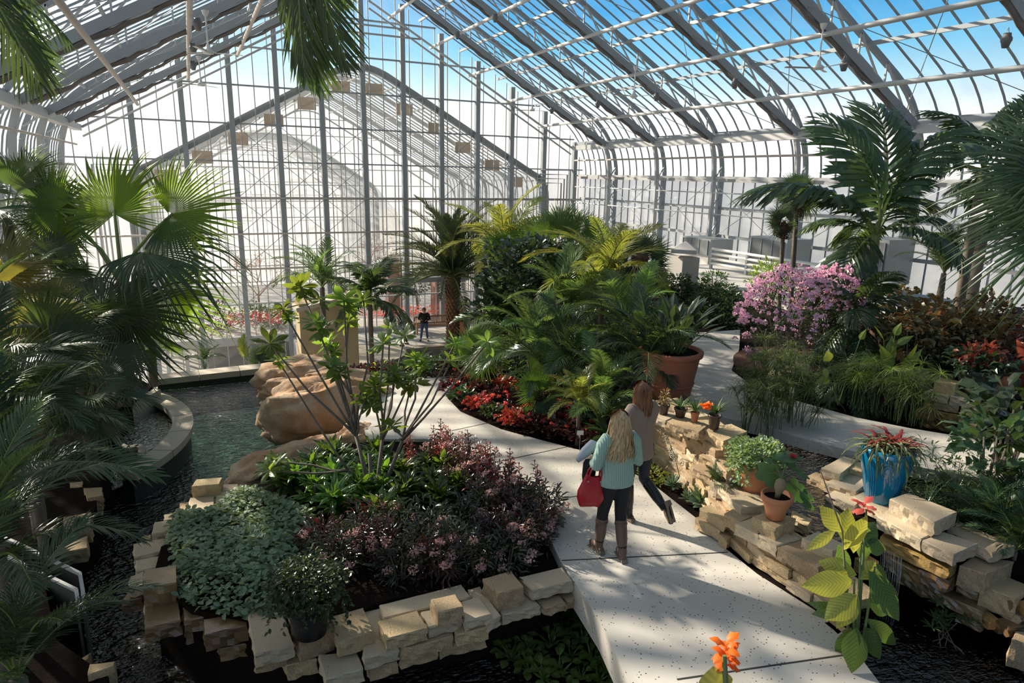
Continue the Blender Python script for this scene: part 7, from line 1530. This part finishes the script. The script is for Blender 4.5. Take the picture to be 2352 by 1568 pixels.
# pink shrub in its round bed
stf(poly_slab(MB(), [(Pz(1852, 836, .5)[0]+1.5*math.cos(a), Pz(1852, 836, .5)[1]+1.25*math.sin(a)) for a in np.linspace(0, 6.28, 41)[:-1]], .56, .2).build('ground_round_bed', mat('red_mulch', (.12, .05, .03), .95, var=.6, vscale=30, bump=1, bscale=60)))
def pinkshrub(label, c, r, seed, n=3000):
    r_ = plant('pink_shrub', label, 'flowering shrub', (c[0], c[1], .56)); part(r_, bush(n, c, r, lf, .065, seed, .35), 'foliage', leafmat('small_grey_leaf', (.07, .11, .05), .25, .3, rnd=.2)); stems(r_, (c[0], c[1], .56), 14, c[2]-.4, .5, .012, bark, seed)
    g = np.random.default_rng(seed); m = MB(); k = 900; d = g.normal(size=(k, 3)); d /= np.linalg.norm(d, axis=1)[:, None]; d[:, 2] = np.where(g.random(k) < .75, np.abs(d[:, 2]), d[:, 2]); keep_ = d @ nrm([-1, .1, .6]) > -.15; d = d[keep_]
    for p in d[:300]: flower_cluster(m, np.array(c)+p*np.array(r)*g.uniform(.85, 1.08), .045, 9, int(g.integers(1e6)), pet=.048, down=False)
    part(r_, m, 'blossom', F_pink)
q = Pz(1800, 850, .56); pinkshrub('wide shrub covered in pink blossom in the round mulched bed', (q[0], q[1], 1.55), (1.0, .9, .95), 3)
q = Pz(1880, 830, .56); pinkshrub('smaller pink-flecked shrub leaning right of the wide pink one', (q[0]+.2, q[1], 1.6), (.7, .7, .85), 4, 1600)
# dark fishtail palm and colocasias
c = Dp(1965, 740, 12.5); feather_palm('fishtail_palm', 'dark drooping palm in front of the big ragged palm, right of the pink shrub', (c[0], c[1], .5), c[2]-.5, 1.35, 15, JAG, el=(.7, -.9), r=(.06, .05), seed=91)
c = Dp(1950, 850, 11.6); feather_palm('fishtail_palm', 'lower dark drooping fronds over the papyrus, right of the pink shrub', (c[0], c[1], .45), c[2]-.45, 1.1, 11, JAG, el=(.2, -1.1), r=(.05, .04), seed=92)
def taro(label, leaves, base_px, z, dd=0, mt=None):
    base = Pz(*base_px, z); r_ = plant('taro', label, 'taro', base); dpt = float((base-O3) @ _w)+dd; g = np.random.default_rng(len(leaves))
    for i, (bx, by, tx, ty, W_) in enumerate(leaves):
        B_ = Dp(bx, by, dpt); T_ = Dp(tx, ty, dpt-.1); L = np.linalg.norm(T_-B_); M = at(frame((T_-B_)/L, nrm(TOCAM*.8+np.array([g.normal(0, .4), g.normal(0, .3), .4]))), B_); part(r_, blade(L, W_, .2, -.3, 8, .32, .3, .05, i).xf(Matrix([[float(q) for q in rr] for rr in M])), 'leaf', mt or L_bright)
        part(r_, MB().tube([base, (base+B_)/2+[0, 0, .05], B_], [.012, .009, .006], 5), 'leaf_stalk', stem_g)
taro('upright arrow-leaved taro with broad green leaves between terrace and papyrus', [(2040, 835, 2050, 770, .10), (2050, 845, 2020, 790, .09), (2070, 850, 2110, 790, .08), (2040, 850, 2060, 870, .1), (2080, 845, 2120, 800, .07), (2055, 770, 2070, 740, .07), (2030, 780, 2008, 745, .09), (2060, 790, 2100, 770, .06), (2095, 848, 2140, 852, .07)], (2035, 930), .5)
taro('single round yellow-green taro leaves standing over the papyrus', [(1905, 830, 1900, 805, .09), (1905, 870, 1870, 880, .07), (1975, 780, 1990, 755, .05), (1895, 845, 1900, 870, .05)], (1925, 930), .5, 0, L_lime)
# copper-leaved shrubs along the terrace
for i, (x, y, R_, mt) in enumerate([(2050, 715, .7, L_copper), (2110, 760, .65, L_copper), (2160, 800, .6, L_dark), (2210, 780, .6, L_copper), (2250, 760, .6, L_copper), (2300, 790, .6, L_copper), (2340, 780, .6, L_bronze), (2150, 740, .6, L_copper), (2330, 830, .45, L_copper), (2190, 840, .45, L_dark), (2270, 720, .5, L_copper)]):
    leafy('copper and olive shrub behind the terrace, '+['nearest the ragged palm trunk', 'second from the ragged palm trunk', 'dark one above the upper row of white blocks', 'left of the tall dark trunk', 'against the tall dark trunk', 'behind the small pot', 'bronze one at the right edge', 'higher one in front of the potted slender palm', 'low one at the right edge', 'low dark one behind the dark green pot', 'top one by the tall dark trunk'][i], (x, y), 11.5 if y > 735 else 12.8, (R_, R_, R_*.7), 260, simple_leaf(1, .55, .15, .3), .17, mt, zb=.6, seed=120+i, group=None)
stf(poly_slab(MB(), PX([(2010, 880), (2130, 860), (2300, 850), (2500, 870), (2500, 730), (2000, 720)], .75), .75, .5).build('ground_terrace', MAT['red_mulch']))
# dark green pot of red-leaved plant, small pot, tall red pot
b = Pz(*px('F', 1910, 410), .80); r_ = plant('potted_begonia', 'dark green pot of red and green large-leaved plants on the terrace blocks', 'potted plant', b); pot(r_, b, .30, .42, mat('dark_green_pot', (.03, .05, .035), .6), taper=.7); part(r_, bush(240, b+[0, 0, .5], (.38, .38, .2), simple_leaf(1, .5, .15, .35), .17, 5, .3), 'foliage', L_dark); part(r_, bush(110, b+[0, 0, .62], (.3, .3, .16), simple_leaf(1, .5, .15, .35), .15, 6, .3), 'red_leaves', L_red)
b = Pz(*px('F', 2160, 325), .98); r_ = plant('small_potted_plant', 'small terracotta pot with a dark leafy sprig beside the dark green pot', 'potted plant', b); pot(r_, b, .13, .17, rim=.03); part(r_, bush(50, b+[0, 0, .32], (.2, .16, .14), simple_leaf(1, .5), .12, 8, .2), 'foliage', L_bronze)
b = Pz(*px('F', 2360, 350), .9); r_ = plant('tall_red_pot', 'tall reddish-brown glazed pot cut by the right edge', 'pot', b); pot(r_, b, .22, .75, mat('red_glaze', (.22, .05, .03), .25), taper=.85); part(r_, bush(90, b+[0, 0, .9], (.3, .3, .22), simple_leaf(1, .5), .15, 9, .3), 'foliage', L_bronze)
# dark foliage along the right edge
leafy('dark broad-leaved shrub at the right edge beside the ochre blocks', (2330, 950), 8.3, (.55, .5, .45), 150, simple_leaf(1, .6, .1, .3), .24, L_dark, zb=.3, seed=140)
leafy('dark broad-leaved shrub lower at the right edge', (2290, 1020), 7.8, (.5, .4, .3), 110, simple_leaf(1, .6, .1, .3), .22, L_dark, zb=.3, seed=141)
for i, (x, y, R_) in enumerate([(2130, 1060, .45), (2190, 1100, .5), (2250, 1060, .45), (2120, 1130, .4), (2220, 1170, .45), (2310, 1130, .45)]):
    b = Pz(x, y+50, .25); r_ = plant('sedge_clump', 'dark narrow-leaved clump right of the blue urn, '+['upper left', 'middle', 'upper right by the path edge', 'touching the urn side', 'lower middle above the wedge-shaped block', 'far right'][i], 'sedge', b)
    part(r_, grass_tuft(MB(), b, 190, .55, .007, 150+i, (.2, 1.4), 1.3), 'leaves', L_dark); part(r_, bush(130, b+[0, 0, .3], (R_, R_*.8, .22), lf_n, .09, 160+i, .3), 'foliage', L_dark)
for i, (x, y, dd) in enumerate([(2310, 1150, 6.6), (2290, 1230, 6.2), (2352, 1290, 5.8)]):
    c = Pz(x-20, y+(40 if i < 1 else 0 if i < 2 else -20), .3); feather_palm('low_palm', 'low feather palm in the lower right, '+['highest, fronds crossing the path edge', 'middle one, over the rough-pointed slab', 'lowest one at the edge'][i], (c[0], c[1], .22), .1, .7, 15, ARE_D, el=(1.1, -.1), r=(.02, .02), seed=170+i)
# green sprig in the dark pool, rock plants by the path
b = Pz(2170, 1480, -.55); r_ = plant('marginal_plant', 'slender plant with fresh green finger-like leaves standing in the dark lower pool', 'water plant', b); c = Dp(2160, 1420, float((b-O3) @ _w)); m = MB(); g = np.random.default_rng(3)
for i in range(9):
    cc = c+g.normal(0, .07, 3); 
    for j in range(7): m.merge(blade(.13, .014, .6, -.3, 4, .5, .2), Matrix.Translation(V(cc)) @ Matrix.Rotation(GA*j+i, 4, 'Z') @ Matrix.Rotation(-.2, 4, 'Y'))
part(r_, m, 'leaves', L_mid); st_ = MB()
for i in range(7): st_.tube([b+[g.normal(0, .06), g.normal(0, .06), 0], (b+c)/2+g.normal(0, .04, 3), c+g.normal(0, .06, 3)], .005, 5)
part(r_, st_, 'stems', stem_b)
for i, (x, y, s, lab) in enumerate([(1612, 1160, .26, 'large blue-green succulent rosette at the foot of the low wall'), (1590, 1105, .20, 'spiky grey-green succulent above the large rosette'), (1545, 1120, .16, 'small dark agave-like rosette between path and low wall'), (1580, 1150, .13, 'small succulent touching the path edge')]):
    b = Pz(x, y, .02); r_ = plant('succulent', lab, 'succulent', b); part(r_, rosette(MB(), b+[0, 0, .03], 36, s, s*.17, (1.35, .15), i, 5, .4, 0, .4), 'leaves', leafmat('succulent_leaf', (.14, .25, .15), .15, .45, rnd=.1))
r_ = plant('groundcover_tuft', 'yellow-green low tuft at the foot of the low wall behind the brown-haired woman', 'ground cover', Pz(1498, 1090, 0)); part(r_, bush(420, Pz(1498, 1090, .05), (.18, .28, .13), simple_leaf(1, .35), .055, 4, .3), 'foliage', L_lime)
b = Pz(1565, 1110, .0); r_ = plant('flower_spike', 'tall thin stalk of tiny grey-white flowers leaning before the low wall', 'flowering plant', b); T_ = Dp(1520, 975, float((b-O3) @ _w)-.15); part(r_, MB().tube([b, (b+T_)/2+[.04, 0, 0], T_], [.006, .005, .003], 5), 'stalk', stem_g); n = 150; tq = np.random.default_rng(3).uniform(.25, 1, n); part(r_, scatter(MB(), simple_leaf(1, .7), b+(T_-b)*tq[:, None]+np.random.default_rng(4).normal(0, .022, (n, 3)), rotmats(np.random.default_rng(5).uniform(0, 6, n), np.zeros(n), np.zeros(n)), .022*np.ones(n)), 'florets', mat('grey_white_floret', (.50, .52, .44), .8))
b = Pz(*px('D', 1760, 1100), .35); r_ = plant('small_palm', 'small palm-like tuft growing out of the low wall', 'small palm', b); crown(r_, ARE_D, b, 12, .42, (.9, .2), seed=180)
b = Pf(1400, 1040, zpath); r_ = plant('leafy_plant', 'broad-leaved plant left of the women at the end of the bed', 'foliage plant', b)
part(r_, rosette(MB(), b+[0, 0, .25], 26, .55, .06, (1.3, -.1), 4, 6, .3, .05), 'leaves', L_mid); stems(r_, b, 6, .5, .1, .01, stem_g, 3)
r_ = plant('leafy_plant', 'variegated pale-leaved plant above the last begonias', 'foliage plant', Pf(1340, 985, zpath)); b = Pf(1340, 985, zpath); part(r_, rosette(MB(), b+[0, 0, .3], 24, .4, .06, (1.3, -.1), 5, 6, .3, .05), 'leaves', MAT['variegated_leaf']); stems(r_, b, 6, .4, .1, .01, stem_g, 4)
b = Pf(1352, 1060, zpath)
q = Pf(1385, 1050, zpath); r_ = plant('spiky_plant', 'tuft of narrow arching leaves at the path edge just left of the women', 'grass clump', q); part(r_, grass_tuft(MB(), q, 90, .36, .009, 7, (.5, 1.4), 1.1), 'leaves', L_mid)
c = Pf(1331, 1035, zpath); r_ = plant('plant_label', 'small white plant label on a stake among the begonias', 'sign', c); part(r_, MB().tube([c, c+[0, 0, .26]], .004, 5), 'stake', steel); part(r_, MB().box(c+[0, 0, .29], (.10, .008, .07), -.3), 'plate', mat('white_label', (.85, .85, .82), .5))
for i, (x, y, n_) in enumerate([(2120, 1290, 7), (2230, 1335, 7), (2340, 1385, 6), (2180, 1345, 6), (2290, 1400, 5)]):
    for j in range(n_):
        a = Pz(x-60+j*22, y-22+j*9+(i > 2)*26, (.06 if i < 3 else -.16)-.13*(j % 2)); q_ = [a+np.array(v) for v in ((0, 0, 0), (.34, -.10, 0), (.42, .16, 0), (.08, .26, 0))]
        SEED[0] += 1; c = sum(q_)/4; o = rough_block([p-c for p in q_], .12, SEED[0], .008).build('bank_block', sand_w if (i+j) % 3 else sand_o, None, False, V(c)); tag(o, 'dark wet block in the stepped right bank of the lower pool', 'stone block', 'wet blocks stepping down to the lower pool')
# waterfall
wf = bpy.data.materials.new('falling_water'); wf.use_nodes = True; t = wf.node_tree; t.nodes.clear(); out = N(t, 'ShaderNodeOutputMaterial'); a_ = N(t, 'ShaderNodeBsdfTransparent'); b_ = N(t, 'ShaderNodeBsdfGlossy', i_Roughness=.2); mx_ = N(t, 'ShaderNodeMixShader'); mx_.inputs[0].default_value = .18; t.links.new(a_.outputs[0], mx_.inputs[1]); t.links.new(b_.outputs[0], mx_.inputs[2]); t.links.new(mx_.outputs[0], out.inputs[0])
p0, p1 = Pz(*px('E', 1390, 650), .2), Pz(*px('E', 1530, 720), .2); m = MB(); g = np.random.default_rng(2)
for i in range(15):
    a = p0+(p1-p0)*(i+g.uniform(-.3, .3))/14; f_ = np.array([-.10, -.10, 0])*g.uniform(.8, 1.3); m.tube([a, a+f_*.5+[0, 0, -.12], a+f_*.9+[0, 0, -.38], a+f_+[0, 0, -.72]], [.006, .005, .004, .003], 5)
tag(m.build('falling_water', wf, None, True), 'thin curtain of water falling from the ochre ledge into the dark pool', 'water', kind='stuff')
# ======================= fittings: fans, sensors, vent boxes, rails
white = mat('white_enamel', (.78, .77, .74), .4)
def roofpt(x, y):
    d = ray(x, y); best = None
    for sg in (1, -1):
        # plane z = 12.85-.5543*sg*(X-XC)
        den = d[2]+.5543*sg*d[0]; t = (12.85+.5543*sg*XC-.30-CAMZ)/den if abs(den) > 1e-6 else -1
        if t > 0:
            p = O3+d*t
            if sg*(p[0]-XC) >= -.3 and (best is None or t < best[0]): best = (t, p)
    return best[1] if best else None
def fan(label, mount, hub, rot):
    p = roofpt(*mount); dpt = float((p-O3) @ _w); h = Dp(*hub, dpt); h = np.array([p[0], p[1], h[2]]); r_ = plant('ceiling_fan', label, 'ceiling fan', p)
    part(r_, MB().lathe([(.03, -.16), (.07, -.10), (.10, 0)], 16, tuple(p)), 'mount', white, True); part(r_, MB().tube([p, h], .022, 8), 'rod', white); part(r_, MB().lathe([(.0, -.10), (.14, -.09), (.15, -.02), (.06, .05), (.045, .16)], 18, tuple(h)), 'motor', white, True)
    for k in range(3):
        a = rot+2.094*k; d = np.array([math.cos(a), math.sin(a), 0]); m = MB(); strip(m, [h+d*.13-[0, 0, .05], h+d*.3-[0, 0, .05], h+d*.8-[0, 0, .04], h+d*.92-[0, 0, .04]], [.03, .06, .07, .05], np.array([.25*d[1], -.25*d[0], 1.]), .1); strip(m, [h+d*.13-[0, 0, .06], h+d*.92-[0, 0, .05]], [.03, .05], np.array([0, 0, 1.])); part(r_, m, 'blade', white)
fan('largest white ceiling fan, three blades, under the right roof near the blue sky', (1892, 54), (1885, 148), .5)
fan('white ceiling fan high on the right slope, small and distant', (1460, 153), (1456, 216), 1.0)
fan('white ceiling fan near the end wall under the right slope', (1223, 218), (1222, 250), .2)
fan('white ceiling fan low on the right slope close to the eave', (1361, 268), (1360, 292), 1.4)
fan('white ceiling fan under the left slope, nearer one', (471, 24), (473, 112), .1)
fan('white ceiling fan under the left slope, farther one before the end wall', (456, 129), (459, 190), .8)
dg = mat('dark_grey_housing', (.16, .16, .16), .5)
labs = ['near the ridge, left end of the right slope row', 'second below the ridge on the right slope', 'by the distant fan near the end wall', 'right slope, above the low fan', 'right slope, above the middle frame foot', 'right slope, left of the largest fan', 'right slope, just right of the largest fan', 'right slope, at the right edge', 'left slope, highest', 'left slope, below the nearer fan', 'left slope, lowest by the farther fan']
for (x, y), lb_ in zip([(1051, 66), (1138, 24), (1268, 240), (1374, 224), (1509, 205), (1690, 172), (1942, 125), (2317, 62), (452, 30), (442, 90), (442, 132)], labs):
    p = roofpt(x, y); 
    if p is None: continue
    r_ = plant('hanging_sensor', 'grey canister hanging under the roof, '+lb_, 'hanging sensor', p); s = 1.
    part(r_, MB().tube([p, p-[.07, 0, .15]], .008, 5).tube([p, p-[-.07, 0, .15]], .008, 5), 'bracket', steel); part(r_, MB().lathe([(0, -.46), (.07, -.45), (.10, -.34), (.12, -.30), (.12, -.24), (.09, -.2), (.08, -.13), (0, -.12)], 16, tuple(p)), 'housing', dg, True)
# cooling boxes along the right wall
gal = mat('grey_sheet_metal', (.46, .47, .46), .5, .2, var=.2)
for i, (x0, y0, x1, y1, lab) in enumerate([(1555, 545, 1636, 628, 'grey metal vent box standing by the stone pillar before the right wall'), (1706, 545, 1812, 640, 'grey metal vent box in the middle of the right wall'), (1918, 545, 2045, 650, 'grey metal vent box half hidden behind the big ragged palm')]):
    a = Px(x0, y1, 20.4); b = Px(x1, y1, 20.4); tpz = Px((x0+x1)/2, y0, 20.4)[2]; ym = (a[1]+b[1])/2; wy = abs(a[1]-b[1]); zb = .40; r_ = plant('vent_box', lab, 'vent box', (20.9, ym, zb)); h = tpz-zb
    part(r_, MB().box((21.0, ym, zb+.35+(h-.35)/2), (1.3, wy*.8, h-.35)), 'casing', gal); part(r_, MB().box((20.33, ym, zb+.35+(h-.35)*.5), (.04, wy*.7, (h-.35)*.86)), 'louvre_panel', mat('dark_louvre', (.22, .23, .23), .5, .3)); part(r_, MB().box((21.0, ym, zb+.175), (1.2, wy*.7, .35)), 'plinth', concrete)
    m = MB(); [m.box((20.30, ym+wy*.7*(k/3-.5), zb+.35+(h-.35)*.5), (.03, .03, (h-.35)*.88)) for k in range(4)]; part(r_, m, 'trim_strips', steel)
# stone pillar and ledge, pipe rail
c = Dp(1568, 640, 24); r_ = plant('stone_pillar', 'pale stone pillar with a cap at the left of the vent boxes', 'pillar', (c[0], c[1], -.5)); tz = Dp(1568, 575, 24)[2]; part(r_, MB().box((c[0], c[1], (tz-.5)/2-.1), (.75, .75, tz+.3)), 'shaft', mat('pale_stone_wall', (.60, .56, .50), .85, var=.3, vscale=2)); m = MB(); m.lathe([(.62, 0), (.62, .14), (.02, .40)], 4, (c[0], c[1], tz-.05)); part(r_, m, 'cap', concrete)
c2 = Dp(1400, 600, 26); r_ = plant('low_brick_wall', 'tan wall with an orange-brown band behind the palms, left of the stone pillar', 'low wall', (c2[0], c2[1], -.5)); a = Dp(1340, 640, 27); b = Dp(1550, 625, 24.6)
part(r_, MB().bar(a*[1, 1, 0]+[0, 0, -1.0], b*[1, 1, 0]+[0, 0, -1.0], .5, 3.4), 'wall_body', brick); part(r_, MB().bar(a*[1, 1, 0]+[0, 0, .76], b*[1, 1, 0]+[0, 0, .76], .6, .16), 'cap', concrete)
r_ = plant('pipe_rail', 'grey horizontal heating pipes on short posts before the vent boxes', 'pipe rail', Px(1700, 650, 19.6)*[1, 1, 0]+[0, 0, .4]); y0, y1 = Px(1630, 640, 19.6)[1], Px(1915, 640, 19.6)[1]
for k in range(4): part(r_, MB().tube([(19.6, y0, .62+.2*k), (19.6, y1, .62+.2*k)], .055, 8), 'pipe', white, True)
for yy in np.linspace(y0, y1, 4): part(r_, MB().box((19.6, yy, .8), (.1, .1, .8)), 'post', steel)
a, b = Px(1920, 668, 19.2), Px(2050, 668, 19.2); r_ = plant('metal_trough', 'long grey sheet-metal trough at the foot of the big ragged palm', 'trough', (19.2, a[1], .4)); part(r_, MB().box((19.3, (a[1]+b[1])/2, .72), (.5, abs(a[1]-b[1]), .64)), 'trough_body', gal); part(r_, MB().box((19.3, (a[1]+b[1])/2, 1.06), (.58, abs(a[1]-b[1])+.06, .05)), 'rim', steel)
# door in the lower end wall
for i, x in enumerate((408, 452)):
    p = Py(x, 830, 36.6); o = empty(f'door_{i+1}', (p[0], 36.7, -7.4), kind='structure'); m = MB()
    for sx in (-.48, .48): m.box((p[0]+sx, 36.72, -6.3), (.09, .08, 2.2))
    for z in (-7.35, -6.4, -5.25): m.box((p[0], 36.72, z), (1.0, .08, .10))
    part(o, m, 'door_frame', steel_w); part(o, MB().tube([(p[0]+.38, 36.62, -6.5), (p[0]+.38, 36.62, -6.2)], .015, 6), 'door_handle', steel)
stf(MB().box((11.5, 36.8, -1.9), (6.2, .3, .28)).build('trim_2', steel))
